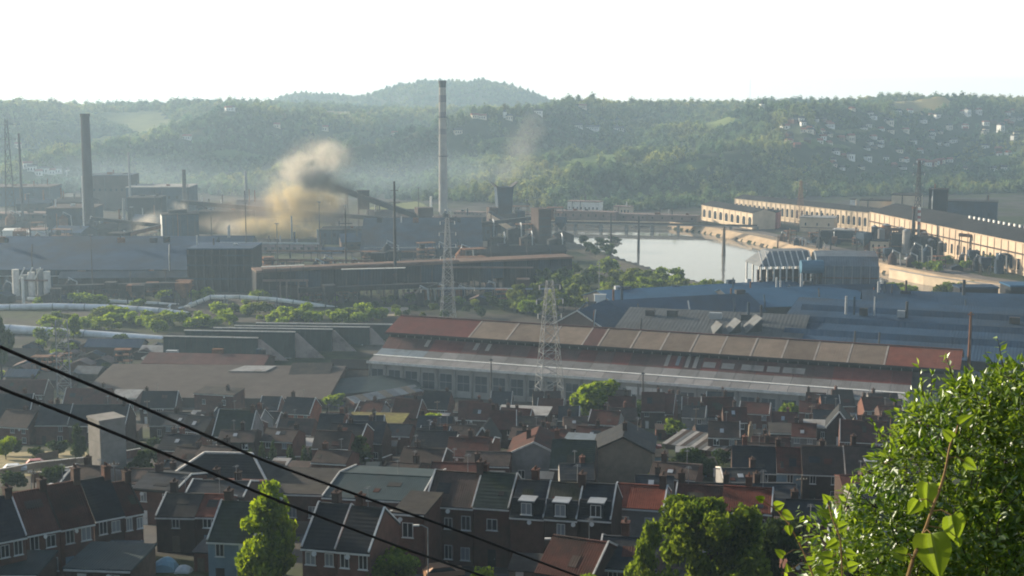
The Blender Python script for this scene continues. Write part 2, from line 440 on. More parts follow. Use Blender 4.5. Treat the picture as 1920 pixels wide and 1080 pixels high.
tag(strip('river_bank', LB, [(-1, -4), (2, -.8), (10, .6), (24, -.3)], M('left_bank_soil', (.10, .09, .07), .95, .3, .1), -1), kind='structure')
road_m = M('quay_road', (.23, .20, .18), .9, .12, .15, dirt=(.16, .15, .13))
tag(strip('quay_road', [p for p in RB[8:]], [(31, .2), (31.2, .55), (42, .6), (42.2, .2)], road_m, 1), kind='structure')

# ---- clearings in the woods (fields, settlements): px polygons resolved on the hillside
FIELDS = [('field', [(172, 262), (205, 256), (292, 259), (298, 268), (262, 276), (180, 276)], (.20, .20, .06)),
          ('field', [(1655, 196), (1720, 190), (1786, 199), (1780, 206), (1680, 206)], (.25, .21, .10)),
          ('field', [(525, 213), (600, 209), (720, 212), (715, 217), (530, 219)], (.24, .20, .12)),
          ('field', [(170, 212), (300, 207), (420, 211), (400, 217), (180, 220)], (.15, .16, .07)),
          ('field', [(1500, 268), (1575, 272), (1600, 281), (1520, 280)], (.10, .13, .045)),
          ('field', [(1420, 214), (1480, 211), (1500, 217), (1440, 220)], (.12, .13, .05))]
FIELDS += [('field', [(1560, 245), (1640, 240), (1650, 246), (1570, 252)], (.13, .14, .06)), ('field', [(1120, 226), (1210, 220), (1225, 226), (1130, 233)], (.16, .15, .08)), ('field', [(620, 255), (700, 248), (720, 254), (640, 262)], (.12, .15, .06)), ('field', [(40, 232), (140, 228), (150, 236), (60, 241)], (.13, .15, .06)), ('field', [(1300, 238), (1390, 232), (1400, 238), (1310, 245)], (.12, .15, .055)), ('field', [(900, 268), (980, 258), (1000, 264), (920, 276)], (.10, .14, .05)), ('field', [(1010, 322), (1100, 296), (1180, 290), (1150, 306), (1060, 330)], (.09, .13, .04)), ('field', [(690, 392), (780, 380), (810, 392), (760, 402), (700, 402)], (.16, .17, .07)), ('field', [(1240, 318), (1330, 300), (1360, 306), (1290, 326)], (.09, .125, .045)), ('field', [(360, 296), (460, 286), (500, 292), (430, 304)], (.08, .12, .045)), ('field', [(240, 300), (330, 290), (350, 296), (270, 310)], (.07, .11, .04)), ('field', [(1820, 300), (1915, 285), (1915, 296), (1840, 312)], (.10, .14, .045))]
CLEAR = []
def shift(p, dz): return (p.x, p.y, p.z + dz)
for nm, poly, c in FIELDS:
    P = [solve(a, b_) for a, b_ in poly]; CLEAR.append([(p.x, p.y) for p in P])
    x0, x1 = min(p.x for p in P), max(p.x for p in P); y0, y1 = min(p.y for p in P), max(p.y for p in P)
    V, F, ix = [], [], {}
    NX, NY = 26, 16
    pl = CLEAR[-1]
    for j in range(NY + 1):
        for i in range(NX + 1):
            x, y = x0 + (x1 - x0) * i / NX, y0 + (y1 - y0) * j / NY
            V.append((x, y, terr(x, y) + 1.3))
    for j in range(NY):
        for i in range(NX):
            cx_, cy_ = x0 + (x1 - x0) * (i + .5) / NX, y0 + (y1 - y0) * (j + .5) / NY
            if inpoly(cx_, cy_, pl):
                a = j * (NX + 1) + i; F.append((a, a + 1, a + NX + 2, a + NX + 1))
    if F:
        me = bpy.data.meshes.new('field'); me.from_pydata(V, [], F); me.materials.append(M('field_grass', c, .95, .2, .03, spec=.05))
        tag(link('field', me), kind='structure')

# ---------------------------------------------------------------- tree crowns
def ico(sub):
    bm = bmesh.new(); bmesh.ops.create_icosphere(bm, subdivisions=sub, radius=1.0)
    v = [q.co.copy() for q in bm.verts]; f = [tuple(w.index for w in p.verts) for p in bm.faces]; bm.free(); return v, f
ICO1, ICO2 = ico(1), ico(2)
def crown_lump(seed, tall=1.0, n=7):
    """small far-away crown: ragged lumps plus loose leaf clumps (unit radius, base at z=0)"""
    r = random.Random(seed); mb = MB()
    for k in range(n):
        a = r.uniform(0, 6.28); q = r.uniform(0, .55); c = Vector((math.cos(a) * q, math.sin(a) * q, tall * r.uniform(.5, 1.45))); s = r.uniform(.36, .62)
        i0 = len(mb.v)
        for p in ICO1[0]:
            d = 1 + r.uniform(-.3, .3); mb.v.append((c.x + p.x * s * d, c.y + p.y * s * d, c.z + p.z * s * d * tall))
        mb.f += [tuple(i0 + w for w in t) for t in ICO1[1]]
    for k in range(70):
        d = Vector((r.gauss(0, 1), r.gauss(0, 1), r.gauss(0, 1))).normalized(); p = Vector((d.x * 1.0, d.y * 1.0, tall * (1 + d.z * .95)))
        leaf(mb, p, r.uniform(.12, .26), r)
    return mb
def leaf(mb, p, s, r, asp=.6):
    a = Vector((r.gauss(0, 1), r.gauss(0, 1), r.gauss(0, 1))).normalized()
    b = a.orthogonal().normalized(); t = r.uniform(0, 6.28); b = b * math.cos(t) + a.cross(b) * math.sin(t)
    a = a * s; b = b * (s * asp)
    mb.quad(p - a, p - b, p + a, p + b)
def crown_leaves(seed, lobes, n, size, shell=.55, droop=0.0):
    """crown of many leaf clumps spread through overlapping lobes [(x,y,z,rx,rz)]"""
    r = random.Random(seed); mb = MB(); wts = [l[3] ** 2 for l in lobes]
    for k in range(n):
        x, y, z, rx, rz = r.choices(lobes, wts)[0]
        d = Vector((r.gauss(0, 1), r.gauss(0, 1), r.gauss(0, 1))).normalized(); q = 1 - shell * r.random() ** 1.7
        q *= 1 + .22 * mnoise.noise(Vector((d.x * 2.2 + x, d.y * 2.2 + y, d.z * 2.2 + z + seed)))
        p = Vector((x + d.x * rx * q, y + d.y * rx * q, z + d.z * rz * q - droop * (d.x ** 2 + d.y ** 2) * q))
        if mnoise.noise(p * 7.5 + Vector((seed * 3.7, 0, 0))) < -.12 and r.random() < .85: continue
        leaf(mb, p, size * r.uniform(.55, 1.3), r)
    return mb

FOL = {}
FOL['far'] = far_foliage()
FOL['mid'] = foliage('mid_foliage', (.03, .055, .018), (.14, .18, .042), .38, clump=.14, objvar=.3, hue=.02)
FOL['bright'] = foliage('bright_foliage', (.045, .09, .012), (.19, .26, .03), .45, clump=.45, objvar=.12)
FOL['dark'] = foliage('dark_foliage', (.013, .028, .012), (.06, .09, .028), .22, clump=.4, objvar=.2)
FOL['green'] = foliage('green_foliage', (.03, .068, .012), (.17, .235, .035), .45, clump=.4, objvar=.2)
FOL['bush'] = foliage('bush_foliage', (.04, .095, .012), (.20, .29, .045), .48, gloss=.10, clump=2.2, objvar=.15)
FOL['vine'] = foliage('vine_foliage', (.07, .125, .015), (.115, .175, .025), .5, gloss=.12, clump=3.0, objvar=.1)

# ---------------------------------------------------------------- forests (geometry-node instances)
SRC = []
for k in range(5):
    me = crown_lump(40 + k, [1.0, .85, 1.15, .95, 1.5][k], [7, 8, 7, 6, 5][k]).mesh('far_crown', FOL['far'], fix=False)
    SRC.append(bpy.data.objects.new('far_crown', me))
def scatter(name, pts, label=None):
    me = bpy.data.meshes.new(name); me.from_pydata([p[:3] for p in pts], [], [])
    for an, ty, k in (('scl', 'FLOAT', 3), ('rot', 'FLOAT', 4), ('idx', 'INT', 5)):
        at = me.attributes.new(an, ty, 'POINT'); at.data.foreach_set('value', [p[k] for p in pts])
    o = link(name, me)
    ng = bpy.data.node_groups.new(name, 'GeometryNodeTree'); n, l = ng.nodes, ng.links
    ng.interface.new_socket('Geometry', in_out='INPUT', socket_type='NodeSocketGeometry'); ng.interface.new_socket('Geometry', in_out='OUTPUT', socket_type='NodeSocketGeometry')
    gi, go = n.new('NodeGroupInput'), n.new('NodeGroupOutput'); ip = n.new('GeometryNodeInstanceOnPoints'); jg = n.new('GeometryNodeJoinGeometry')
    for s in SRC:
        oi = n.new('GeometryNodeObjectInfo'); oi.inputs['Object'].default_value = s; oi.inputs['As Instance'].default_value = True; l.new(oi.outputs['Geometry'], jg.inputs[0])
    def na(nm, t):
        k = n.new('GeometryNodeInputNamedAttribute'); k.data_type = t; k.inputs['Name'].default_value = nm; return k.outputs[0]
    l.new(gi.outputs[0], ip.inputs['Points']); l.new(jg.outputs[0], ip.inputs['Instance']); ip.inputs['Pick Instance'].default_value = True
    l.new(na('idx', 'INT'), ip.inputs['Instance Index'])
    cx = n.new('ShaderNodeCombineXYZ'); l.new(na('rot', 'FLOAT'), cx.inputs[2]); l.new(cx.outputs[0], ip.inputs['Rotation'])
    l.new(na('scl', 'FLOAT'), ip.inputs['Scale']); l.new(ip.outputs[0], go.inputs[0])
    md = o.modifiers.new('scatter', 'NODES'); md.node_group = ng
    return tag(o, label, None, None, 'stuff')
# ---------------------------------------------------------------- hillside houses
hw = MT['white']; hr = M('far_roof_red', (.25, .10, .07), .8); hd = M('far_roof_dark', (.07, .065, .065), .7); cream = M('far_cream_wall', (.6, .54, .44), .8)
HPOS = []
def hill_house(P, w, d, h, rz, wm, rm, label, group):
    HPOS.append((P.x, P.y))
    root = thing('hillside_house', label, 'house', (P.x, P.y, P.z - .5), rz, group)
    mb = MB().box(-w / 2, w / 2, 0, d, -3, h); mb.build('wall', wm, root)
    rf_ = MB().extrx([(-.4, h), (d / 2, h + d * .38), (d + .4, h)], -w / 2 - .3, w / 2 + .3); rf_.build('roof', rm, root)
    wn_ = MB()
    for k in range(max(1, int(w // 3))): wn_.box(-w / 2 + 1 + k * 3, -w / 2 + 2.1 + k * 3, -.06, .02, h * .35, h * .75)
    wn_.build('window_row', MT['glass'], root)
    return root
HH = [(1598, 268, 9, 7, 8), (1598, 302, 8, 7, 7), (1631, 304, 7, 7, 6), (1559, 241, 10, 7, 5), (1672, 237, 7, 8, 7), (1818, 219, 6, 9, 9), (1838, 216, 6, 8, 7), (1880, 250, 7, 9, 10), (1783, 244, 7, 7, 6), (1813, 242, 7, 7, 5), (1687, 216, 6, 7, 6), (1640, 225, 8, 6, 5), (1700, 250, 8, 6, 5), (1735, 232, 8, 7, 5), (1760, 222, 9, 6, 5), (1850, 236, 9, 6, 5), (1900, 228, 9, 6, 5), (1905, 262, 9, 6, 5), (1640, 262, 8, 6, 4), (1570, 290, 8, 6, 4), (1520, 250, 8, 6, 4), (1545, 262, 7, 6, 4), (1715, 270, 8, 6, 4), (1790, 268, 9, 6, 4)]
for k, (px, py, w, d, h) in enumerate(HH):
    h *= 1.25; w *= 1.1
    hill_house(solve(px, py), w, d, h, rnd.uniform(.25, .6), hw if k % 4 else cream, hd if k % 3 else hr, 'small white house among the woods of the settled hillside across the river', 'white houses scattered over the settled hillside')
for k in range(84):
    px = rnd.uniform(1470, 1915); py = rnd.uniform(208, 322) if px > 1560 else rnd.uniform(220, 280)
    wm_, wt = rnd.choice([(cream, 'cream'), (hw, 'white'), (MT['brickpale'], 'buff'), (MT['brick'], 'brick'), (hw, 'white')]); rm_, rt = rnd.choice([(hd, 'dark'), (hr, 'red'), (hd, 'dark')])
    hill_house(solve(px, py), rnd.uniform(5.5, 9), rnd.uniform(6, 8), rnd.uniform(3.5, 5), rnd.uniform(-.3, .8), wm_, rm_, f"small {wt} house with {rt} roof {'high on' if py < 238 else 'halfway up' if py < 275 else 'low on'} the settled hillside, its {'left' if px < 1620 else 'middle' if px < 1770 else 'right'} part", 'small houses scattered over the settled hillside')
for k in range(9):
    px = 1728 + k * 5; py = 311 - abs(k - 5) * .8 + rnd.uniform(-3, 3)
    hill_house(solve(px, py), rnd.uniform(6, 8), 7, rnd.uniform(4, 6), rnd.uniform(.2, .6), [hw, MT['brickorange'], cream][k % 3], hr, 'red-roofed house in the tight bright cluster low on the settled hillside', 'cluster of red-roofed houses on the hillside')
for px, py in [(32, 278), (53, 316), (60, 322), (83, 326), (96, 328), (74, 330), (110, 326), (893, 222), (742, 255), (800, 245), (860, 252), (987, 199), (978, 201), (935, 199), (1093, 204), (905, 224), (955, 226), (430, 208), (436, 208), (520, 240), (350, 262), (610, 246), (1010, 215)]:
    hill_house(solve(px, py), rnd.uniform(8, 12), 7, rnd.uniform(4.5, 7), rnd.uniform(-.1, .6), rnd.choice([hw, hw, cream]), rnd.choice([hd, hr]), 'pale house standing alone among the woods behind the steelworks', 'pale houses in the woods behind the steelworks')
for px, py, w in [(1107, 243, 26), (1160, 245, 16), (1085, 240, 12)]:
    hill_house(solve(px, py), w, 9, 4, .05, hw, hd, 'long low white building in the woods above the river bend', 'long white buildings above the river bend')
def spire(px, py, top, label, r_=2.6):
    P = solve(px, py); zt = W(px, top, P.y).z
    root = thing('church_tower', label, 'tower', (P.x, P.y, P.z - 1), .4)
    MB().box(-r_, r_, -r_, r_, 0, (zt - P.z) * .72).build('tower_shaft', MT['white'], root)
    MB().cyl(0, 0, (zt - P.z) * .72, zt - P.z + 1, r_ * 1.35, .1, 4).build('spire', hd, root)
spire(1428, 212, 186, 'slim white tower rising from the wooded ridge right of the spoil heap')
spire(127, 330, 312, 'small white church tower low on the hillside beside the left brick chimney', 2.2)
spire(946, 220, 204, 'white tower among the houses below the spoil heap hill', 2.4)
rf = random.Random(5)
TOWN = [[(p.x, p.y) for p in (solve(1470, 330), solve(1500, 250), solve(1600, 205), solve(1930, 215), solve(1930, 275), solve(1780, 325))]]
pts = []
tries = 0
while len(pts) < 42000 and tries < 140000:
    tries += 1
    y = rf.uniform(1150, 2640); u = rf.uniform(-.43, .43)
    if rf.random() > (y / 2640): continue
    x = u * y; z = terr(x, y)
    ft = lerp_tab(FOOT, u)
    if y < ft + 12: continue
    if any(inpoly(x, y, c) for c in CLEAR): continue
    if any(abs(x - a) < 11 and -34 < y - b_ < 9 for a, b_ in HPOS): continue
    town = inpoly(x, y, TOWN[0])
    den = .5 + 1.5 * fbm(x, y, 120, 3)
    if den < .12 and rf.random() < .8: continue
    if town and rf.random() < .5: continue
    s = rf.choice([1.8, 2.3, 2.8, 3.4, 4.2, 5.2]) * rf.uniform(.75, 1.25) * (.7 if town else 1)
    pts.append((x, y, z - .6, s, rf.uniform(0, 6.28), rf.choice([0, 0, 1, 1, 2, 2, 3, 3, 4])))
scatter('hillside_forest', pts, 'hazy mixed woodland covering the far valley side')
pts = []
for k in range(2600):
    px = rf.uniform(470, 1080); y = HY - rf.uniform(0, 500) * rf.random() ** .3; s = rf.uniform(2.0, 5)
    pts.append((W(px, 180, HY).x, y, heap_z(px, y) - 1.0, s, rf.uniform(0, 6), rf.choice([0, 1, 1, 3])))
scatter('heap_scrub', pts, 'scrub growing over the far spoil heap hill')

def mast(name, label, cat, px, base, top, r0, mat, D=None, arms=()):
    P = W(px, base, D) if D else solve(px, base)
    P = Vector((P.x, P.y, terr(P.x, P.y))); zt = W(px, top, P.y).z - P.z
    root = thing(name, label, cat, P)
    MB().cyl(0, 0, -1, zt, r0, r0 * .45, 8).build('shaft', mat, root)
    for z, w in arms:
        MB().box(-w / 2, w / 2, -.15, .15, zt * z, zt * z + .35).build('crossarm', mat, root)
    return root
mast('radio_mast', 'thin radio mast standing up above the wooded ridge', 'mast', 1406, 190, 148, .8, MT['steel'])
# ================================================================ INDUSTRY
def base_yaw(A, B):
    return math.atan2(B.y - A.y, B.x - A.x), math.hypot(B.x - A.x, B.y - A.y)
def shed(name, label, A, B, depth, h, rise, wm, rm, cat='shed', frac=.5, over=.6, bays=None, panels=None, parent_group=None, skirt=3, endmat=None):
    """long building, front base corners A (left) and B (right); ridge parallel to AB"""
    yaw, L = base_yaw(A, B)
    root = thing(name, label, cat, (A.x, A.y, min(A.z, B.z)), yaw, parent_group)
    mb = MB(); yr = depth * frac
    mb.hexa([(0, 0, -skirt), (L, 0, -skirt), (L, depth, -skirt), (0, depth, -skirt)], [(0, 0, h), (L, 0, h), (L, depth, h), (0, depth, h)])
    mb.extrx([(0.02, h + .002), (yr, h + rise - .1), (depth - .02, h + .002)], 0.01, L - .01)
    mb.build('wall', wm, root)
    sl = Vector((0, yr, rise)); n = Vector((0, -rise, yr)).normalized() * .25
    def slab(y0, z0, y1, z1, x0, x1, mat, nm='roof', off=.12, t=.2):
        d = Vector((y1 - y0, z1 - z0)).normalized(); q = Vector((-d.y, d.x))
        if q.y < 0: q = -q
        m = MB().extrx([(y0 + q.x * off, z0 + q.y * off), (y1 + q.x * off, z1 + q.y * off), (y1 + q.x * (off + t), z1 + q.y * (off + t)), (y0 + q.x * (off + t), z0 + q.y * (off + t))], x0, x1)
        return m.build(nm, mat, root)
    oz = over * rise / max(yr, .1)
    r1 = None
    if panels:
        xs = panels
        for (x0, x1, m_) in xs: slab(-over, h - oz, yr, h + rise, x0 * L + .04, x1 * L - .04, m_, 'roof_panel')
    else: r1 = slab(-over, h - oz, yr, h + rise, -over, L + over, rm)
    slab(depth + over, h - oz, yr, h + rise, -over, L + over, rm, 'roof')
    if bays:
        nb_, z0, z1, fill, mat = bays
        w = L / nb_; key = MB().box(-w * fill / 2, w * fill / 2, -.12, .05, z0, z1).mesh('window', mat)
        for k in range(nb_): link('window', key, root, (w * (k + .5), 0, 0))
    return root, L
def flat(P, z=0.0): return Vector((P.x, P.y, z))
def block(name, label, cat, x0, x1, top, D, depth, mat, yaw=0.0, roofm=None, base=0.0, parts=None, extra=None):
    """upright block seen between two picture columns at distance D; returns root, width, height"""
    A, B = W(x0, top, D), W(x1, top, D); w = (B.x - A.x); h = A.z - base
    w = w / max(.3, math.cos(yaw))
    root = thing(name, label, cat, (A.x, D, base), yaw)
    MB().box(0, w, 0, depth, -2, h).build('wall', mat, root)
    MB().box(-.4, w + .4, -.4, depth + .4, h + .003, h + .7).build('roof', roofm or mat, root)
    return root, w, h

blueroof = M('blue_black_roof', (.024, .055, .105), .8, .3, .06, dirt=(.035, .04, .048), stripe=('X', 1.2, .1))
brightblue = M('blue_sheet_roof', (.026, .085, .165), .6, .18, .08, dirt=(.04, .10, .18), stripe=('X', 1.0, .1))
works = M('works_cladding', (.050, .085, .13), .8, .35, .09, dirt=(.075, .06, .05), stripe=('X', 1.5, .1))
worksdark = M('sooty_cladding', (.036, .042, .05), .85, .35, .12, dirt=(.065, .05, .04), stripe=('X', 1.5, .1))
brickworks = M('works_brick', (.12, .085, .075), .9, .25, .15, dirt=(.07, .06, .055))
pinkroof = M('dusty_pink_roof', (.24, .17, .15), .85, .25, .15, dirt=(.14, .12, .11))
tan = M('limewashed_wall', (.52, .41, .30), .9, .15, .1, dirt=(.36, .27, .2), spec=.1)
tan2 = M('buff_wall', (.56, .46, .34), .9, .15, .15, dirt=(.38, .3, .22), spec=.1)
darkroof = M('tarred_roof', (.04, .042, .046), .85, .25, .1, dirt=(.055, .05, .048))

# ---- chimneys
def chimney(name, label, px0, px1, top, D, mat, bands=(), taper=.62, ring=None, cap=None):
    P = W((px0 + px1) / 2, top, D); r1 = (px1 - px0) / 2 * D / FPX; zt = P.z
    root = thing(name, label, 'chimney', (P.x, D, 0))
    MB().cyl(0, 0, -1, zt, r1 / taper, r1, 20).build('shaft', mat, root)
    for z0, z1, m_ in bands:
        ra, rb = r1 / taper + (r1 - r1 / taper) * z0, r1 / taper + (r1 - r1 / taper) * z1
        MB().cyl(0, 0, zt * z0, zt * z1, ra + .04, rb + .04, 20).build('band', m_, root)
    if ring:
        for z in ring:
            rr = r1 / taper + (r1 - r1 / taper) * z
            MB().cyl(0, 0, zt * z, zt * z + .5, rr + 1.3, rr + 1.3, 20).build('platform', MT['darksteel'], root)
            g = MB()
            for k in range(14):
                a = k * 2 * math.pi / 14; x, y = math.cos(a) * (rr + 1.2), math.sin(a) * (rr + 1.2); g.box(x - .06, x + .06, y - .06, y + .06, zt * z + .5, zt * z + 1.7)
            g.build('railing', MT['darksteel'], root)
    if cap: MB().cyl(0, 0, zt - 2.2, zt + .4, r1 + .35, r1 + .5, 20).build('rim', cap, root)
    return root
stackgrey = M('stack_concrete', (.30, .285, .27), .9, .15, .08, dirt=(.2, .19, .185))
stackdark = M('stack_dark_band', (.17, .165, .165), .9, .15, .08)
chimney('brick_chimney', 'tall dark brick chimney standing free at the left of the steelworks', 151, 167, 214, 1060, M('chimney_brick', (.058, .055, .06), .9, .2, .1), bands=[], taper=.78, cap=MT['darksteel'])
chimney('concrete_chimney', 'tallest chimney, pale grey concrete with dark top and platform rings', 823, 836, 152, 1185, stackgrey, bands=[(.955, .99, MT['darksteel']), (.85, .90, stackdark), (.74, .78, stackdark), (.62, .66, stackdark)], taper=.76, ring=(.46, .74), cap=MT['darksteel'])
chimney('white_stack', 'short thin white stack just left of the tallest chimney', 806, 810, 368, 1200, MT['white'], taper=.9)
for px0, px1, top, D, m_, lb in [(229, 234, 372, 1050, MT['steel'], 'slim grey stack between the left chimney and the first smoke cloud'), (33, 37, 250, 1120, MT['darksteel'], 'slim dark stack near the left edge of the steelworks'), (239, 243, 285, 1250, MT['steel'], 'thin pale mast-like stack behind the long grey-roofed mill'), (341, 348, 318, 1250, MT['darksteel'], 'thin dark stack behind the small square control cabin'), (458, 463, 320, 1300, MT['steel'], 'thin far stack in the blue haze left of the large smoke cloud'), (594, 598, 430, 1000, MT['steel'], 'short pale stack catching sun at the right edge of the yellow smoke'), (152, 154, 330, 1010, MT['white'], 'thin white pipe stack beside the tall left brick chimney'), (545, 548, 405, 1010, MT['steel'], 'short grey pipe stack rising out of the yellow smoke')]:
    chimney('thin_stack', lb, px0, px1, top, D, m_, taper=.85)

# ---- tower with flared head, quench tower block, chute
P = W(945, 400, 1080); zt = W(945, 350, 1080).z; s = 1080 / FPX
root = thing('flared_tower', 'dark tower with flared top and horn-like corner wings by the river end of the works', 'tower', (P.x, 1080, 0), R(12))
for z0, z1, a, b_ in [(0, P.z, 9.5, 9.5), (P.z, zt - 6, 5.2, 6.2), (zt - 6, zt, 6.2, 6.8)]:
    MB().hexa([(-a, -5, z0), (a, -5, z0), (a, 6, z0), (-a, 6, z0)], [(-b_, -5.5, z1), (b_, -5.5, z1), (b_, 6.5, z1), (-b_, 6.5, z1)]).build('tower_stage', works if z0 else brickworks, root)
for sx in (-1, 1):
    MB().hexa([(sx * 5, -5, zt), (sx * 6.8, -5, zt), (sx * 6.8, 6, zt), (sx * 5, 6, zt)], [(sx * 9.5, -5, zt + 3.4), (sx * 10.3, -5, zt + 3.8), (sx * 10.3, 6, zt + 3.8), (sx * 9.5, 6, zt + 3.4)]).build('corner_wing', MT['darksteel'], root)
MB().box(-13, -6, -6, 5, 0, P.z + 5).build('side_bunker', brickworks, root)
MB().box(9, 16, -4, 7, 0, P.z + 2).build('side_bunker', works, root)
root, w_, h_ = block('quench_tower', 'square tower block with sunlit brown side at the right end of the works', 'tower', 1010, 1034, 394, 985, 14, brickworks, yaw=R(22)); 
for k in range(4): MB().box(1, w_ - 1, -.12, .03, 6 + k * 6, 7.2 + k * 6).build('wall_rib', MT['darksteel'], root)
# inclined conveyor and transfer house
def conveyor(label, p0, p1, D0, D1, w, legs, mat=None, hh=2.8):
    A, B = W(*p0, D0), W(*p1, D1); root = thing('conveyor_gallery', label, 'conveyor', (A.x, A.y, 0))
    o = Vector((A.x, A.y, 0)); a, b_ = A - o, B - o
    MB().bar(a, b_, w, hh).build('gallery', mat or worksdark, root)
    MB().bar(a + Vector((0, 0, hh / 2 + .2)), b_ + Vector((0, 0, hh / 2 + .2)), w + .5, .3).build('gallery_roof', MT['darksteel'], root)
    for t in legs:
        q = a.lerp(b_, t); m = MB()
        m.bar((q.x - 1.2, q.y, 0), (q.x - .6, q.y, q.z - hh / 2), .6); m.bar((q.x + 1.2, q.y, 0), (q.x + .6, q.y, q.z - hh / 2), .6); m.bar((q.x - 1, q.y, q.z * .4), (q.x + .8, q.y, q.z * .75), .35)
        m.build('trestle', MT['darksteel'], root)
    return root
conveyor('dark inclined coal conveyor climbing left from the shed roof beside the tallest chimney', (630, 352), (800, 412), 1085, 1060, 4.2, (.12, .45, .7), hh=3.6)
conveyor('long level conveyor gallery crossing in front of the large smoke cloud', (340, 379), (830, 420), 1090, 1010, 3, (.1, .25, .42, .6, .78))
conveyor('short steep chute between the tower block and the shed at its foot', (972, 455), (1010, 428), 1015, 1025, 3, (.3,))
conveyor('sunlit brown chute running down beside the flared tower', (918, 402), (968, 432), 1050, 1035, 5, (.5,), mat=tan, hh=4)
root, w_, h_ = block('transfer_house', 'small dark transfer house on legs halfway up the inclined conveyor', 'building', 671, 692, 359, 1075, 8, worksdark, yaw=.2, base=W(680, 388, 1075).z)
for x in (.6, w_ - .6):
    for y in (.6, 7.4): MB().bar((x, y, -W(680, 388, 1075).z), (x, y, -2), .8).build('leg', MT['darksteel'], root)

# ---- long dark sheds behind the trestle
A, B = W(676, 474, 900), W(905, 472, 904)
shed('stock_shed', 'long dark blue stock shed with broad roof below the inclined conveyor', flat(A), flat(B), 62, A.z, 18, worksdark, works, frac=.85)
shed('stock_shed', 'dark lower annexe shed in front of the long stock shed and tower block', flat(W(850, 482, 860)), flat(W(1062, 474, 880)), 18, 7, 3, worksdark, darkroof)
# left group
def bl(name, lb, cat, x0, x1, top, D, dep, mat, yaw=0., roofm=None, wins=0):
    r_, w, h = block(name, lb, cat, x0, x1, top, D, dep, mat, yaw, roofm)
    if wins:
        key = MB().box(-.9, .9, -.1, .04, 0, 2.4).mesh('window', MT['glass'])
        for k in range(wins): link('window', key, r_, (w * (k + .5) / wins, 0, h * .55))
    return r_, w, h
r_, w, h = bl('control_cabin', 'blue-grey square block with bright sunlit left edge amid the smoke', 'building', 304, 368, 404, 985, 22, works, R(17), darkroof)
for k in range(5): MB().box(2 + k * w / 5, 2.5 + k * w / 5, -.25, .05, 0, h - .5).build('wall_rib', MT['darksteel'], r_)
MB().box(-.3, -.02, 0, 22, 1, h - 1).build('white_end_panel', MT['white'], r_)  # added white sheet; sunlight on the left face put into its colour
MB().box(w * .2, w * .7, 6, 14, h + .7, h + 3).build('roof_house', worksdark, r_)
bl('smelting_hall', 'large dark blue-black hall left of the tall brick chimney', 'building', 86, 172, 392, 1075, 40, works, .1, brickworks, 6)
bl('smelting_hall', 'brown-grey long hall with flat roof behind the tall left chimney', 'building', 160, 242, 330, 1290, 40, brickworks, .05, works, 8)
bl('smelting_hall', 'grey long hall behind the first small smoke cloud', 'building', 236, 352, 352, 1260, 45, works, .04, stackgrey, 8)
bl('smelting_hall', 'dull dark hall at the far left edge under the hill', 'building', -30, 90, 352, 1330, 45, works, .06, brickworks, 6)
bl('smelting_hall', 'low pinkish hall in front of the far left hall', 'building', -30, 110, 402, 1150, 22, brickworks, .05, pinkroof, 7)
bl('smelting_hall', 'dark hall with pipes right of the blue-grey square block', 'building', 372, 470, 398, 1060, 25, worksdark, .06, darkroof, 5)
bl('smelting_hall', 'dark low hall just behind the first small smoke cloud', 'building', 238, 300, 372, 1120, 25, worksdark, .05, darkroof, 4)
bl('smelting_hall', 'blue-grey hall under the long level conveyor at the right of the smoke', 'building', 600, 690, 432, 985, 25, works, .03, darkroof, 5)
bl('smelting_hall', 'low grey hall behind the base of the tallest chimney', 'building', 735, 930, 408, 1150, 20, works, .02, brickworks, 8)
for x0, x1, top, D, m_, lb in [(5, 32, 434, 1010, MT['white'], 'flat white-roofed low shed at the left edge, leftmost of three'), (38, 54, 437, 1005, MT['white'], 'small white-roofed low shed, middle of three at the left edge'), (55, 84, 433, 1012, pinkroof, 'pinkish white-roofed low shed, rightmost of three at the left edge')]:
    r_, w, h = bl('low_shed', lb, 'shed', x0, x1, top, D, 18, MT['white'], .25, m_)
for x0, x1, top, D, lb in [(-10, 60, 452, 960, 'brown brick workshop in front of the white-roofed sheds'), (62, 140, 452, 955, 'pink brick workshop beside the brown one near the left edge'), (145, 300, 450, 965, 'grey workshop below the tall left chimney')]:
    shed('workshop', lb, flat(W(x0, top, D)), flat(W(x1, top, D)), 14, W(x0, top + 12, D).z, 4, brickworks, pinkroof if x0 < 140 else works, bays=(8, 2, 4.5, .4, MT['glass']))
shed('workshop', 'low red-roofed workshop with white gable right of the framed hall', flat(W(478, 472, 930)), flat(W(600, 476, 930)), 14, W(478, 474, 930).z, 4.5, brickworks, pinkroof, bays=(9, 1.5, 4, .4, MT['glass']))
r_, w, h = bl('pump_house', 'tiny white hut at the left end of the low red-roofed workshop', 'hut', 475, 481, 466, 925, 4, MT['white'], .2)
# long dark hall left (y 455-545)
A, B = Zp(-120, 506, 11), Zp(372, 506, 11)
root, L = shed('rolling_hall', 'very long dark blue hall with broad sloping roof across the left of the works', flat(A), flat(B), 58, 11, 13, works, blueroof, frac=.9, bays=(30, 3, 8, .35, MT['darkwood']))
for k in range(12): MB().box(L * (k + .5) / 12 - .4, L * (k + .5) / 12 + .4, -.5, .02, -1, 10.6).build('pilaster', MT['darksteel'], root)
A, B = Zp(110, 522, 8), Zp(352, 520, 8)
shed('rolling_hall', 'low dark shed with pale ridge in front of the very long blue hall', flat(A), flat(B), 14, 8, 2.5, worksdark, works, bays=(16, 1, 5, .5, MT['darkwood']))
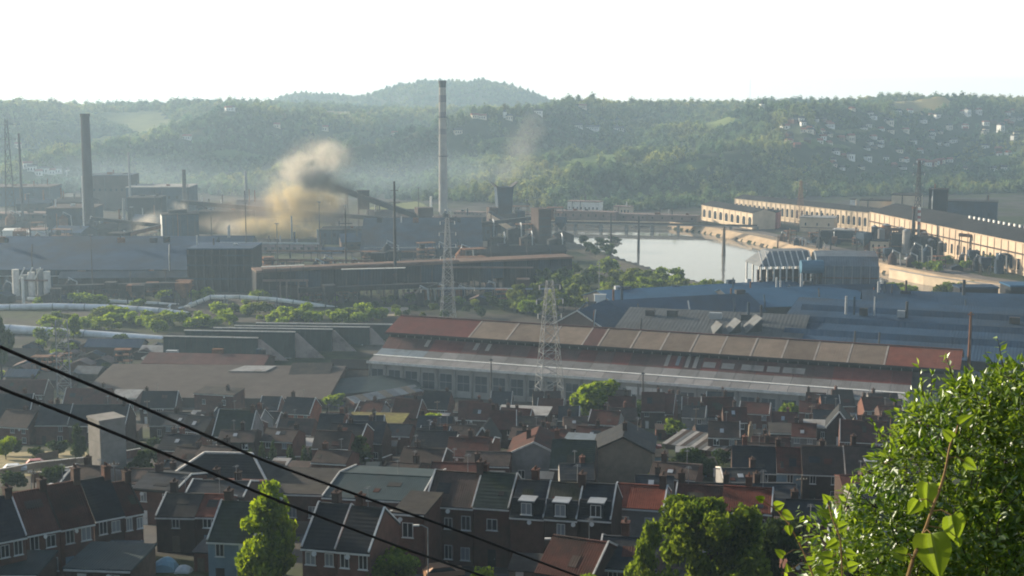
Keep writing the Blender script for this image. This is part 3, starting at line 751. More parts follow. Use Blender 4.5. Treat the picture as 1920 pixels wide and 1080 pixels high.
# framed bunker hall
r_, w, h = block('bunker_hall', 'tall dark open-framed bunker hall in the middle of the dark works', 'building', 352, 472, 468, 742, 30, worksdark, 0.0, blueroof)
for k in range(9):
    x = w * k / 8; MB().box(x - .35, x + .35, -.9, -.01, -1, h).build('frame_column', MT['darksteel'], r_)
for z in (.3, .62, .85): MB().box(-.4, w + .4, -1.15, -.95, h * z, h * z + .8).build('frame_beam', works, r_)
# ore trestle
A0, B0 = W(480, 508, 700), W(1075, 481, 760)
yaw, L = base_yaw(A0, B0); zt = A0.z; zt2 = B0.z
root = thing('ore_trestle', 'long dark elevated ore trestle on many legs across the middle of the works', 'trestle', (A0.x, A0.y, 0), yaw)
dk = lambda x: zt + (zt2 - zt) * x / L
MB().bar((0, 7, zt - .4), (L, 7, zt2 - .4), 15, 1.0).build('deck', M('rusty_deck', (.16, .105, .08), .9, .3, .2, dirt=(.1, .08, .07)), root)
MB().bar((L * .02, -.7, zt + .5), (L * .62, -.7, dk(L * .62) + .5), .3, .9).build('parapet', pinkroof, root)
n = 26
for k in range(n):
    x0, x1 = L * k / n + .25, L * (k + 1) / n - .25; zb = [5.5, 6.2, 5, 7][k % 4] if k < 20 else 0.5
    y0 = [0.2, .9, .4, 1.2][(k * 7) % 4]
    MB().hexa([(x0, y0 + 1.2, zb), (x1, y0 + 1.2, zb), (x1, 13, zb), (x0, 13, zb)], [(x0, y0, dk(x0) - 1.1), (x1, y0, dk(x1) - 1.1), (x1, 14, dk(x1) - 1.1), (x0, 14, dk(x0) - 1.1)]).build('bunker', [worksdark, worksdark, works, worksdark, works][(k * 3) % 5], root)
for k in range(n + 1):
    x = min(max(L * k / n, .5), L - .5)
    for y in (2, 12): MB().box(x - .45, x + .45, y - .45, y + .45, -1, dk(x) - 1.2).build('leg', MT['darksteel'], root)
for k in range(0, n, 2): MB().bar((L * k / n, 1.4, .5), (L * (k + 1) / n, 1.4, 5), .3).build('brace', MT['darksteel'], root)
# lower walkways and lamps along the trestle
for px0, px1, py, D, lb in [(490, 570, 500, 690, 'pale railing walkway above the small white gantry'), (640, 760, 505, 690, 'pale pink ledge along the front of the ore trestle')]:
    a, b_ = W(px0, py, D), W(px1, py - 3, D); root = thing('walkway', lb, 'walkway', (a.x, a.y, 0))
    o = Vector((a.x, a.y, 0)); MB().bar(a - o, b_ - o, 2, .3).build('deck', MT['coping'], root)
    for t in (.02, .35, .68, .98):
        q = (a - o).lerp(b_ - o, t); MB().box(q.x - .12, q.x + .12, -.12, .12, 0, q.z).build('post', MT['darksteel'], root)
# small pink-white gantry portal
root, w, h = None, 0, 0
a, b_ = W(493, 524, 700), W(578, 524, 700); zt_ = a.z
root = thing('gantry', 'small pink and white portal gantry in front of the dark bunkers', 'gantry', (a.x, 700, 0)); w = b_.x - a.x
MB().box(0, w, -1, 1, zt_ - 1.0, zt_).build('beam', pinkroof, root)
for t in (.38, .52, .78, .97): MB().box(w * t - .4, w * t + .4, -.5, .5, 0, zt_ - 1.01).build('leg', pinkroof, root)
MB().box(w * .3, w * .95, 1.5, 4, 0, zt_ * .72).build('back_wall', brickworks, root)
# silos at left
root = thing('silo_battery', 'cluster of four pale upright silos with slanting pipes at left', 'silos', (W(24, 560, 715).x, 715, 0))
zs = W(24, 505, 715).z; wS = 74 * 715 / FPX
for k in range(5):
    x = wS * (k + .5) / 5; MB().cyl(x, [0, 1.5, 0, 1.5, 0][k], 2, zs - [0, 3, 1.5, 0, 1][k], 1.75, 1.75, 14).build('silo', MT['steel'] if k % 2 else MT['coping'], root)
for k in (1, 2, 3): MB().bar((wS * k / 5, -1.2, zs - 5), (wS * (k + .8) / 5, -1.2, zs + 1.2), .6).build('slant_pipe', MT['white'], root)
MB().box(0, wS, -2, 3, 0, 2).build('plinth', MT['concrete'], root)
MB().box(wS * .25, wS * .95, -2.3, -1.9, zs * .62, zs * .68).build('walkway', pinkroof, root)
root = thing('white_pipe_column', 'single thin white upright pipe in front of the silo battery', 'pipe', W(44, 565, 700)); root.location.z = 0
MB().cyl(0, 0, -1, W(44, 520, 700).z, .75, .75, 10).build('pipe_shaft', MT['white'], root)

# ---- gas mains and pipelines
def pipeline(label, pts, r_, mat, posts=(), ring=True):
    P = [W(*p) for p in pts]; o = Vector((P[0].x, P[0].y, 0)); Q = [p - o for p in P]
    root = thing('gas_pipeline', label, 'pipeline', o)
    fine = []
    for a, b_ in zip(Q, Q[1:]): fine += [a.lerp(b_, t / 4) for t in range(4)]
    fine.append(Q[-1]); MB().tube(fine, r_, 14).build('pipe', mat, root)
    if ring:
        key = MB().tube([(-.18, 0, 0), (.18, 0, 0)], r_ + .16, 14).mesh('flange', MT['steel'])
        for i in range(2, len(fine) - 1, 2):
            f = link('flange', key, root, fine[i]); d = fine[i + 1] - fine[i - 1]; f.rotation_euler = d.to_track_quat('X', 'Z').to_euler()
    tot = len(fine) - 1
    for t in posts:
        q = fine[int(t * tot)]; gz = -o.z
        m = MB(); m.box(q.x - .9, q.x - .5, q.y - .3, q.y + .3, -1, q.z - r_ + .2); m.box(q.x + .5, q.x + .9, q.y - .3, q.y + .3, -1, q.z - r_ + .2); m.box(q.x - 1.3, q.x + 1.3, q.y - .4, q.y + .4, q.z - r_ - .5, q.z - r_ + .05)
        m.build('support', MT['steel'], root)
    return root
pipe_m = M('silver_pipe', (.66, .68, .72), .45, .12, .2, metal=.2, dirt=(.3, .29, .29))
pipe_w = M('white_pipe', (.78, .77, .73), .5, .1, .2, dirt=(.42, .38, .34))
pipeline('largest silver gas main, straight and low in front of the green scrub at left', [(-60, 613, 612), (20, 617, 610), (160, 627, 604), (306, 638, 598)], 2.0, pipe_m, (.1, .35, .6, .85))
pipeline('white gas main arching over the scrub on tall supports left of centre', [(345, 578, 690), (370, 567, 690), (395, 557, 690), (450, 557, 690), (520, 562, 690), (580, 570, 690), (640, 580, 690)], 1.1, pipe_w, (.42, .68))
pipeline('long white pipe running level along the foot of the silos', [(52, 560, 705), (150, 562, 704), (260, 567, 700), (335, 572, 698)], .9, pipe_w, (.1, .35, .6, .9))
pipeline('wide grey-blue pipe behind the green scrub at left, below the white one', [(-60, 578, 680), (100, 574, 680), (220, 577, 678), (300, 583, 672), (352, 590, 668)], 1.5, pipe_m, (.2, .5, .8))
pipeline('end elbow of the arching gas main dropping to the ground', [(640, 582, 688), (655, 588, 684), (668, 596, 680), (672, 602, 678)], 1.4, pipe_m, (), False)
pipeline('short white pipe meeting the arched main at its left foot', [(285, 581, 676), (320, 584, 676), (352, 592, 674)], .8, pipe_w, (.5,))
# valve clutter at the junction
for k, (px, py) in enumerate([(318, 574), (330, 583), (338, 579), (346, 588), (358, 584), (352, 573)]):
    p = W(px, py, 682); root = thing('pipe_valve', 'pale valve and pipe stub in the tangle at the left foot of the arched main', 'valve', (p.x, 682 + k, 0), rnd.uniform(0, 3), 'valves in the tangle at the pipe junction')
    MB().cyl(0, 0, 0, p.z, .5, .5, 8).build('stub', pipe_w, root); MB().tube([(-1.4, 0, p.z), (1.4, 0, p.z + .6)], .5, 8).build('valve_body', pipe_m, root)

# ---- lattice pylons
def pylon(label, px, base, top, D, bw, arms, mat=None, bar=.115, nseg=9, topw=.22, line=False, cat='pylon', yaw=.25, name='lattice_pylon', z0=None):
    mat = mat or MT['steel']; P = W(px, base, D); z0 = terr(P.x, D) if z0 is None else z0; zt = W(px, top, D).z - z0
    root = thing(name, label, cat, (P.x, D, z0 - .3), yaw)
    def half(t): return (bw / 2) * (1 - t) ** 1.0 + topw * bw / 2 * t
    legs = MB(); br = MB()
    for sx, sy in ((-1, -1), (1, -1), (1, 1), (-1, 1)):
        m = MB(); m.bar((sx * half(0), sy * half(0), 0), (sx * half(1), sy * half(1), zt), bar * 1.4); m.build('leg', mat, root)
    for k in range(nseg):
        t0, t1 = k / nseg, (k + 1) / nseg; a, b_ = half(t0), half(t1)
        for i in range(4):
            c = [(-1, -1), (1, -1), (1, 1), (-1, 1)]; p, q = c[i], c[(i + 1) % 4]
            br.bar((p[0] * a, p[1] * a, zt * t0), (q[0] * b_, q[1] * b_, zt * t1), bar); br.bar((q[0] * a, q[1] * a, zt * t0), (p[0] * b_, p[1] * b_, zt * t1), bar)
            br.bar((p[0] * b_, p[1] * b_, zt * t1), (q[0] * b_, q[1] * b_, zt * t1), bar)
    br.build('bracing', mat, root)
    for t, w in arms:
        m = MB(); z = zt * t; h = half(t)
        for s in (-1, 1):
            m.bar((s * h, -h, z), (s * w / 2, 0, z), bar); m.bar((s * h, h, z), (s * w / 2, 0, z), bar); m.bar((s * h, 0, z + w * .13), (s * w / 2, 0, z), bar)
        m.build('crossarm', mat, root)
        for s in (-1, 1): MB().cyl(s * w / 2, 0, z - 1.6, z, .18, .18, 6).build('insulator', MT['coping'], root)
    return root
pylon('tall slim lattice pylon with several short arms in front of the ore trestle', 840, 592, 408, 655, 6.5, [(.97, 7), (.86, 8), (.74, 8), (.62, 7), (.30, 26)], nseg=12)
pylon('large lattice pylon standing in front of the red-roofed mill', 1030, 775, 525, 452, 9, [(.97, 7), (.86, 9), (.75, 8)], nseg=11)
pylon('pale lattice pylon legs half overgrown with creeper beside the large silver main', 120, 720, 600, 455, 4.6, [(.9, 5)], nseg=7, topw=.8)
pylon('tall lattice mast on the right bank seen against the wooded hill', 1500, 408, 338, 1120, 6, [(.95, 10), (.8, 10)], MT['rust'], nseg=8)
pylon('lattice mast rising above the buff mill far right', 1716, 500, 300, 985, 5, [(.96, 9), (.85, 9), (.72, 7)], MT['darksteel'], nseg=11, bar=.2)
pylon('faint lattice pylon at the far left edge against the hill', 22, 442, 222, 1080, 8, [(.95, 12), (.82, 14)], MT['darksteel'], nseg=10, bar=.2)
def pole(label, px, base, top, D, r0, arms=(), mat=None, name='mast_pole', cat='mast', zt=None):
    P = W(px, base, D); z0 = terr(P.x, P.y); z1 = W(px, top, D).z - z0
    root = thing(name, label, cat, (P.x, D, z0), .1); MB().cyl(0, 0, -1, z1, r0, r0 * .5, 8).build('shaft', mat or MT['darksteel'], root)
    for z, w in arms: MB().box(-w / 2, w / 2, -.15, .15, z1 * z, z1 * z + .35).build('crossarm', mat or MT['darksteel'], root)
    return root
pole('tall dark power mast with short crossarms left of the tallest chimney', 742, 590, 340, 720, 1.0, [(.92, 4), (.82, 6), (.2, 3)])
pole('thin dark mast beside the dark bunkers, left of the taller one', 650, 560, 396, 730, .6, [(.85, 7), (.78, 5)])
pole('thin mast in the trees before the river, the left one', 1145, 470, 400, 980, .9, [(.9, 5)])
pole('dark dolphin mast at the river bank, right of the thin one', 1197, 474, 405, 960, 1.1, [(.88, 4)])
pole('dark timber dolphin pile standing in the river', 1357, 470, 425, 930, 1.5, [(.9, 4), (.6, 4)], MT['wood'])
pole('dark mooring pile on the far bank above the gutted shed', 1480, 478, 428, 960, .9, [(.9, 4)], MT['wood'])
pole('bent mooring pile beside the first one above the gutted shed', 1458, 470, 440, 965, .7, [(.8, 6)], MT['wood'])
pole('thin pole at the right end of the sloping bank', 1535, 480, 430, 930, .6, [(.9, 5)])
pole('slim brown brick stack at the right end of the red-roofed mill', 1816, 690, 585, 455, .85, [(.97, 2.0)], MT['rust'], 'brick_stack', 'stack')
pole('dark thin pole before the middle windows of the red-roofed mill', 921, 765, 672, 450, .35, [(.96, 1.2)])
pole('dark thin pole right of the bright tree before the mill', 1205, 770, 698, 440, .35, [(.96, 1.2)])
pole('thin pale pole among the trees right of the ore trestle', 1123, 580, 490, 700, .3, [(.95, 2)], MT['steel'])
# ---- red-roofed rolling mill in the middle
E0, E1 = Zp(692, 676, 11), Zp(1702, 751, 11)
yaw, L = base_yaw(E0, E1)
root = thing('rolling_mill', 'long rolling mill with striped brown and red roof and pale lean-to roof', 'mill', (E0.x, E0.y, 0), yaw)
def at_x(px, y, z):
    """local x on the mill where a picture column meets the line (y, z)"""
    lo, hi = -60.0, L + 80
    c, s = math.cos(yaw), math.sin(yaw)
    for _ in range(40):
        m = (lo + hi) / 2; P = (E0.x + c * m - s * y, E0.y + s * m + c * y, z)
        if proj(P)[0] < px: lo = m
        else: hi = m
    return m
def mslab(y0, z0, y1, z1, x0, x1, mat, nm, t=.25):
    d = Vector((y1 - y0, z1 - z0)).normalized(); q = Vector((-d.y, d.x)); q = q if q.y > 0 else -q
    return MB().extrx([(y0, z0), (y1, z1), (y1 + q.x * t, z1 + q.y * t), (y0 + q.x * t, z0 + q.y * t)], x0, x1).build(nm, mat, root)
mill_wall = M('mill_wall', (.50, .48, .46), .9, .15, .3, dirt=(.36, .33, .3))
mill_grey = M('mill_grey_sheet', (.25, .245, .245), .7, .15, .3, dirt=(.17, .16, .155), objvar=.22, stripe=('X', .9, .05))
mill_grey2 = M('mill_grey_eave_sheet', (.33, .315, .31), .7, .15, .3, dirt=(.24, .225, .22), objvar=.22, stripe=('X', .9, .05))
mill_red = M('mill_red_sheet', (.19, .062, .05), .7, .25, .3, dirt=(.13, .06, .05), objvar=.22, stripe=('X', .9, .05))
mill_red2 = M('mill_dull_red_sheet', (.15, .075, .065), .75, .25, .3, dirt=(.1, .075, .065), objvar=.22, stripe=('X', .9, .05))
mill_tan = M('mill_tan_sheet', (.245, .19, .145), .75, .18, .3, dirt=(.18, .13, .10), objvar=.22, stripe=('X', .9, .05))
mill_light = M('mill_rooflight', (.46, .40, .35), .5, .12, .4, dirt=(.33, .27, .23))
UL = L + 13.5          # the raised part runs on past the lean-to
MB().box(0, L, 0, 17, -2, 10.6).build('wall', mill_wall, root)
MB().box(0, UL, 17.02, 42, -2, 10.6).build('wall', mill_wall, root)
gm = M('mill_gable', (.16, .14, .13), .9, .2, .3, dirt=(.12, .1, .09))
MB().extrx([(.6, 10.62), (10.5, 13.3), (17, 16.7), (17, 10.62)], .15, L - .15).build('gable_wall', gm, root)
MB().extrx([(17.02, 10.62), (17.02, 18.5), (29, 22.3), (42, 17.9), (42, 10.62)], .15, UL - .15).build('gable_wall', gm, root)
n = 30
for k in range(n):
    x0, x1 = L * k / n, L * (k + 1) / n
    mslab(4.9, 12.05, 10.5, 13.55, x0 + .06, x1 - .06, mill_grey if k > 2 else MT['paleblue'], 'roof_panel')
    mslab(-.8, 10.75, 4.7, 11.98, x0 + .06, x1 - .06, mill_grey2, 'roof_panel')
mslab(4.3, 12.2, 5.0, 12.35, -.4, L + .4, MT['white'], 'flashing', .15)
mslab(-1.0, 10.2, -.85, 11.1, -.5, L + .5, MT['coping'], 'gutter', .25)
for k in range(n):
    x0, x1 = L * k / n, L * (k + 1) / n
    m_ = [mill_red2, mill_red2, mill_red2, mill_red, mill_red2, mill_red][(k * 7 + k // 4) % 6]
    if k > 25: m_ = mill_red
    mslab(10.6, 13.62, 17, 17.0, x0 + .05, x1 - .05, m_, 'roof_panel')
def rl(pxs, t0, t1, wpx, mat):
    for px in pxs:
        y0, y1 = 10.6 + 6.4 * t0, 10.6 + 6.4 * t1; z0, z1 = 13.62 + 3.38 * t0, 13.62 + 3.38 * t1
        x = at_x(px, (y0 + y1) / 2, (z0 + z1) / 2); w = wpx
        mslab(y0, z0 + .32, y1, z1 + .32, x - w / 2, x + w / 2, mat, 'rooflight', .12)
rl([802, 893, 916], .3, .85, 1.5, mill_light)
rl([1252, 1290, 1305], .1, .95, 1.3, mill_light)
rl([1330, 1365, 1402, 1420, 1450, 1480, 1497], .2, .6, 4.2, mill_light)
rl([1272], .2, .9, 1.2, MT['steel'])
clr = MB().box(0.3, UL - .3, 16.6, 17.4, 16.9, 18.7).build('clerestory', MT['darkwood'], root)
kp = MB().box(-.07, .07, 16.42, 16.58, 17.1, 18.6).mesh('clerestory_post', MT['steel'])
for k in range(61): link('clerestory_post', kp, root, (.5 + (UL - 1) * k / 60, 0, 0))
edges = [741, 890, 960, 1040, 1100, 1130, 1190, 1245, 1300, 1355, 1412, 1470, 1530, 1592, 1660, 1800]
xs = [at_x(px, 22, 21) for px in edges]; xs[0], xs[-1] = -1.0, UL + 1.0
cols = [mill_red, mill_tan, mill_tan, mill_tan, mill_red2, mill_tan, mill_tan, mill_tan, mill_tan, mill_tan, mill_tan, mill_tan, mill_tan, mill_tan, M('mill_orange_red', (.22, .075, .05), .75, .25, .3, dirt=(.2, .09, .06), stripe=('X', .9, .05))]
for k, m_ in enumerate(cols):
    mslab(15.3, 18.55, 29, 22.7, xs[k] + .6 * (k > 0), xs[k + 1] - .06, m_, 'roof_panel')
    if k: mslab(15.3, 18.57, 29, 22.72, xs[k], xs[k] + .55, mill_light, 'roof_batten', .3)
mslab(42.8, 18.0, 29, 22.7, -1, UL + 1, mill_red2, 'rear_roof')
MB().box(-1.0, UL + 1.0, 28.7, 29.3, 22.8, 23.3).build('ridge_cap', mill_red2, root)
mslab(15.0, 18.2, 15.2, 18.9, -1.2, UL + 1.2, MT['darkwood'], 'gutter', .2)
# front bays: dark glazing between pale piers
nb_ = 28; w = L / nb_
kg = MB().box(-w * .33, w * .33, -.08, .05, 2.6, 8.2).mesh('window', glassy('mill_glass', (.05, .065, .08), .3))
kp = MB().box(-.32, .32, -.55, -.01, -1.5, 10.2).mesh('pier', MT['concrete'])
kb = MB().box(-w * .33, w * .33, -.14, -.09, 5.2, 5.5).box(-.09, .09, -.14, -.09, 2.6, 8.2).mesh('window_bar', MT['steel'])
for k in range(nb_):
    if k not in (15, 16, 19): link('window_bar', kb, link('window', kg, root, (w * (k + .5), 0, 0)))
for k in range(nb_ + 1): link('pier', kp, root, (min(max(w * k, .35), L - .35), 0, 0))
for px in (1190, 1225): 
    x = at_x(px, 0, 8); MB().box(x - 3, x + 3, -.25, -.15, 6.2, 8.8).build('white_panel', MT['white'], root)
x = at_x(1302, 0, 4); MB().box(x - 3, x + 3, -.3, -.16, 0, 5.5).build('door', MT['white'], root)
# lower end building to the right of the mill with a pale blue door
A = E1 + Vector((math.cos(yaw) * 15 - math.sin(yaw) * 22, math.sin(yaw) * 15 + math.cos(yaw) * 22, 0))
B = A + Vector((12, -3, 0))
r2, l2 = shed('end_building', 'grey end building with pale blue door at the right end of the mill', flat(A), flat(B), 22, 12.5, 2.5, mill_wall, mill_grey)
MB().box(2.5, 7, -.2, .04, -1, 8).build('door', MT['paleblue'], r2)

# ---- north-light sheds left of the mill
gl_dark = M('sawtooth_glazing', (.035, .055, .052), .5, .3, .3, dirt=(.05, .055, .045)); sw_w = M('sawtooth_gable', (.36, .30, .28), .9, .15, .4, dirt=(.13, .115, .105))
teeth = [(305, 482, 632, 672, 'first and nearest'), (345, 552, 621, 668, 'second'), (400, 622, 616, 664, 'third'), (440, 692, 612, 662, 'fourth'), (480, 735, 607, 655, 'fifth and farthest')]
for k, (x0, x1, top, bot, nm) in enumerate(teeth):
    D = 540 + k * 15; A, B = W(x0, top, D), W(x1, top + 3, D - 4); zt = A.z; zb = W(x0, bot, D).z
    yaw_, l_ = base_yaw(A, B)
    root = thing('sawtooth_bay', f'north-light bay with dark glazed front and pale triangular end, {nm} of five', 'shed', (A.x, A.y, 0), yaw_, 'north-light bays left of the red-roofed mill')
    MB().box(.1, l_ - .1, .3, 13.4, -1, zb).build('wall', sw_w, root)
    MB().hexa([(0, 0, zb + .01), (l_, 0, zb + .01), (l_, .5, zb + .01), (0, .5, zb + .01)], [(0, 1.0, zt), (l_, 1.0, zt), (l_, 1.5, zt), (0, 1.5, zt)]).build('glazing', gl_dark, root)
    ng = max(4, int(l_ / 2.2)); kb = MB().bar((0, -.12, zb + .1), (0, .9, zt), .12).mesh('glazing_bar', MT['darksteel'])
    for j in range(ng + 1): link('glazing_bar', kb, root, (l_ * j / ng, 0, 0))
    MB().extrx([(1.52, zt - .1), (13.4, zb + .05), (13.4, zb - .3), (.52, zb - .3)], l_ - .45, l_).build('gable_end', sw_w, root)
    MB().extrx([(1.0, zt + .06), (14, zb + .2), (14, zb + .45), (1.0, zt + .3)], -.3, l_ + .1).build('roof', darkroof, root)
    MB().box(-.3, l_ + .15, .75, 1.35, zt + .02, zt + .4).build('ridge_flashing', MT['coping'], root)
    MB().extr([(l_ + .02, zb - .2), (l_ + 12, zb - .2), (l_ + 1.0, zt - .4), (l_ + .02, zt - .4)], 1.2, 1.6).build('end_wing', sw_w, root)
# red strip roof and the broad brown roof in front of them
shed('brick_shed', 'low shed with old red sheet roof in front of the north-light bays', flat(W(268, 672, 505)), flat(W(492, 676, 500)), 16, W(268, 681, 505).z, 2.4, brickworks, mill_red2)
A, B = solve(150, 738, 4.5), solve(612, 742, 4.5)
r2, l2 = shed('broad_shed', 'broad brown felt-roofed shed with triangular dark end between houses and north-light bays', flat(A), flat(B), 44, 4.5, 4.2, brickworks, M('brown_felt', (.135, .112, .10), .9, .18, .25, dirt=(.10, .085, .075)), frac=.8)
c, s_ = math.cos(r2.rotation_euler[2]), math.sin(r2.rotation_euler[2])
MB().hexa([(l2 * .52, 27, 8.2), (l2 * .68, 27, 8.2), (l2 * .71, 33.5, 8.95), (l2 * .575, 33.5, 8.95)], [(l2 * .52, 27, 8.4), (l2 * .68, 27, 8.4), (l2 * .71, 33.5, 9.15), (l2 * .575, 33.5, 9.15)]).build('white_roof_patch', MT['pale'], r2)
A, B = solve(585, 738, 4), solve(790, 726, 4)
shed('low_blue_shed', 'low shed with blue-grey sheet roof left of the mill windows', flat(A), flat(B), 18, 4, 1.8, brickworks, MT['teal'], frac=.9)
r2, l2 = shed('low_blue_shed', 'brown roofed small shed with dark triangular gable behind the blue-grey one', flat(solve(540, 716, 6)), flat(solve(612, 716, 6)), 16, 6, 4, brickworks, MT['felt'], frac=.9)
# lit long wall and broken sheets
A, B = solve(664, 756, 2.0), solve(792, 738, 2.0)
r2, l2 = shed('long_lean_to', 'long narrow lean-to with sunlit buff sheets and broken pieces before the mill', flat(A, A.z - 2), flat(B, A.z - 2), 5, 2.0, 1.2, MT['brick'], MT['brickpale'], frac=.9, panels=[(k / 9, (k + 1) / 9, [MT['pale'], MT['brickpale'], MT['render']][k % 3]) for k in range(9)])

# ---- blue sheds right of centre
def gable_shed(label, P, yaw, width, length, h, rise, wm, rm, rm2=None, name='blue_shed', verge=True):
    """gable end faces the viewer's side; ridge runs away along local y"""
    root = thing(name, label, 'shed', P, yaw)
    MB().extr([(0, -2), (width, -2), (width, h), (width / 2, h + rise), (0, h)], 0, length).build('wall', wm, root)
    for s, m_ in ((0, rm), (1, rm2 or rm)):
        a = (-.5, h - .5 * rise / (width / 2) + .1) if s == 0 else (width + .5, h - .5 * rise / (width / 2) + .1); b_ = (width / 2, h + rise + .1)
        MB().extr([a, b_, (b_[0], b_[1] + .25), (a[0], a[1] + .25)], -.6, length + .6).build('roof', m_, root)
        if verge: MB().bar((a[0], -.7, a[1] + .15), (b_[0], -.7, b_[1] + .15), .35, .5).build('verge', MT['coping'], root)
    return root
# shed with red-brown gable: front hip shown as dark slope
A, B = Zp(1112, 603, 8), Zp(1180, 610, 8)
def roof_plane_shed(label, f0, f1, hf, depth, hr, wm, rm, frac=1.0, hb=None, name='blue_shed', ext=0):
    A, B = Zp(*f0, hf), Zp(*f1, hf)
    return shed(name, label, flat(A), flat(B), depth, hf, hr - hf, wm, rm, frac=frac)
roof_plane_shed('long blue-roofed shed behind the others, right of the river trees', (1165, 578), (1540, 556), 8, 44, 12.5, worksdark, brightblue, .62)
roof_plane_shed('dark black-roofed shed in front of the long blue roof', (1130, 602), (1435, 584), 7, 28, 13, worksdark, blueroof, .62)
roof_plane_shed('blue-roofed shed right of the first, under the gutted shed', (1390, 578), (1640, 570), 8, 46, 13, worksdark, brightblue, .6)
roof_plane_shed('dark flat shed below the gutted shed at its right end', (1500, 562), (1700, 560), 9, 30, 13.5, worksdark, blueroof, .6)
r2 = gable_shed('shed with rusty brown gable end and pale verge left of the blue sheds', flat(Zp(1030, 612, 7)), R(-24), 26, 34, 7, 7.5, M('rusty_gable', (.15, .10, .085), .9, .2, .2), blueroof)
r_g, l_g = roof_plane_shed('broad grey-roofed shed just behind the red mill roof', (1150, 622), (1500, 640), 12, 36, 17, works, M('grey_felt', (.115, .125, .135), .75, .2, .15, dirt=(.09, .09, .09), stripe=('X', 1.5, .1)), .9)
for k, (px, w_) in enumerate([(1340, 6), (1370, 8), (1405, 10)]):
    P = W(px, 622, 535); root = thing('roof_monitor', ['small', 'middle-sized', 'largest'][k] + ' of three dark triangular north-light gables on the grey roof', 'roof light', (P.x, 535, 0), .1)
    z0 = 12.5; MB().extr([(-w_ / 2, z0 - 3), (w_ / 2, z0 - 3), (w_ / 2, z0 + w_ * .62)], 0, 9).build('north_light', worksdark, root)
    MB().extr([(-w_ / 2 - .3, z0 - 3), (w_ / 2, z0 + w_ * .62 + .05), (w_ / 2, z0 + w_ * .62 + .35), (-w_ / 2 - .3, z0 - 2.7)], -.3, 9.3).build('roof', MT['grey'], root)
RB_ = roof_plane_shed('largest dark blue-roofed shed filling the right side behind the mill', (1430, 652), (2080, 694), 11, 92, 18.5, worksdark, blueroof, .92)
for f in (.28, .52, .76):
    y_ = 92 * .92 * f; z_ = 11 + 7.5 * f
    MB().extrx([(y_ - 3, z_ - .4), (y_, z_ + 2.2), (y_ + 3.4, z_ + .6)], 4, RB_[1] - 4).build('roof_monitor', blueroof, RB_[0])
roof_plane_shed('dark blue shed with low roof behind the largest one at right', (1620, 585), (2080, 600), 10, 40, 16, worksdark, blueroof, .7)
r2, w_, h_ = block('roof_house', 'raised dark roof house at the back of the largest blue roof', 'roof house', 1800, 1872, 541, 640, 10, worksdark, 0., blueroof, base=14)
r2, w_, h_ = block('roof_house', 'dark blue roof house at the right edge beyond the blue roofs', 'roof house', 1895, 1990, 538, 640, 14, worksdark, 0., brightblue, base=14)
for px, py, lb in [(1556, 566, 'small white roof ventilator strip on the blue sheds below the gutted hall'), (1125, 552, 'small white ridge strip at the left end of the long blue roof')]:
    P = W(px, py, 615); root = thing('roof_ventilator', lb, 'ventilator', (P.x, 615, P.z - .6)); MB().box(-2.5, 2.5, -.6, .6, -6, .5).build('ventilator_body', MT['white'], root); MB().box(-2.8, 2.8, -.8, .8, .5, .7).build('ventilator_lid', MT['white'], root)

# ---- gutted hall beside the river
A, B = W(1424, 540, 690), W(1528, 540, 690); zt = W(1424, 500, 690).z; w_ = B.x - A.x
root = thing('gutted_hall', 'gutted steel-framed hall with grey hipped roof and open sides by the river', 'hall', (A.x, 690, 0), R(8))
MB().hexa([(-.5, -.5, zt), (w_, -.5, zt), (w_, 24, zt), (-.5, 24, zt)], [(7, 7, zt + 7), (w_, 7, zt + 7), (w_, 18, zt + 7), (7, 18, zt + 7)]).build('roof', M('hall_grey_roof', (.15, .16, .17), .6, .2, .15, dirt=(.13, .13, .14), stripe=('X', 1.5, .1)), root)
kr = MB().bar((0, -.6, zt - .1), (0, 6.4, zt + 6.9), .55, .3).mesh('roof_rib', MT['coping'])
for k in range(9): link('roof_rib', kr, root, (1.5 + (w_ - 2) * k / 8, 0, 0))
kc = MB().box(-.35, .35, -.35, .35, -1, zt).mesh('column', MT['coping'])
for k in range(9):
    for y in (0, 23): link('column', kc, root, (.5 + (w_ - 1) * k / 8, y, 0))
MB().box(0, w_, 4, 5, 0, zt - 2).build('back_wall', brickworks, root)
for z in (.35, .7): MB().box(0, w_, -.25, .25, zt * z, zt * z + .5).build('beam', MT['rust'], root)
A, B = W(1528, 540, 686), W(1652, 545, 676); zt = W(1540, 492, 684).z; w_ = B.x - A.x
root = thing('clad_hall', 'blue-grey clad hall with rounded roof joined to the gutted hall', 'hall', (A.x + .6, 686, 0), R(-5))
prof = [(0, -1), (24, -1), (24, zt - 2), (20, zt + 2.5), (12, zt + 4.5), (4, zt + 2.5), (0, zt - 2)]
MB().extrx(prof, 0, w_).build('wall', M('hall_cladding', (.15, .175, .20), .7, .25, .2, dirt=(.12, .1, .1), stripe=('X', 1.2, .1)), root)
for k in range(8): MB().box(w_ * k / 7 - .25, w_ * k / 7 + .25, -.4, -.02, -1, zt - 2).build('column', MT['steel'], root)
for z in (.3, .65): MB().box(0, w_, -.35, -.05, zt * z, zt * z + .4).build('rail', MT['rust'], root)
root = thing('blue_tank', 'bright blue rounded tank between the gutted and the clad hall', 'tank', (W(1520, 500, 682).x, 682, 0))
z0 = W(1520, 513, 682).z; MB().tube([(-5, 0, z0 + 3.4), (6, 0, z0 + 3.4)], 3.4, 16).build('tank_shell', M('blue_paint', (.08, .17, .25), .5, .15, .2), root)
MB().box(-4.5, -3.5, -2, 2, 0, z0 + 1.0).build('stand', MT['darksteel'], root); MB().box(4.5, 5.5, -2, 2, 0, z0 + 1.0).build('stand', MT['darksteel'], root); MB().cyl(-1, 0, z0 + 6.2, z0 + 8, .8, .8, 10).build('hatch', MT['white'], root)

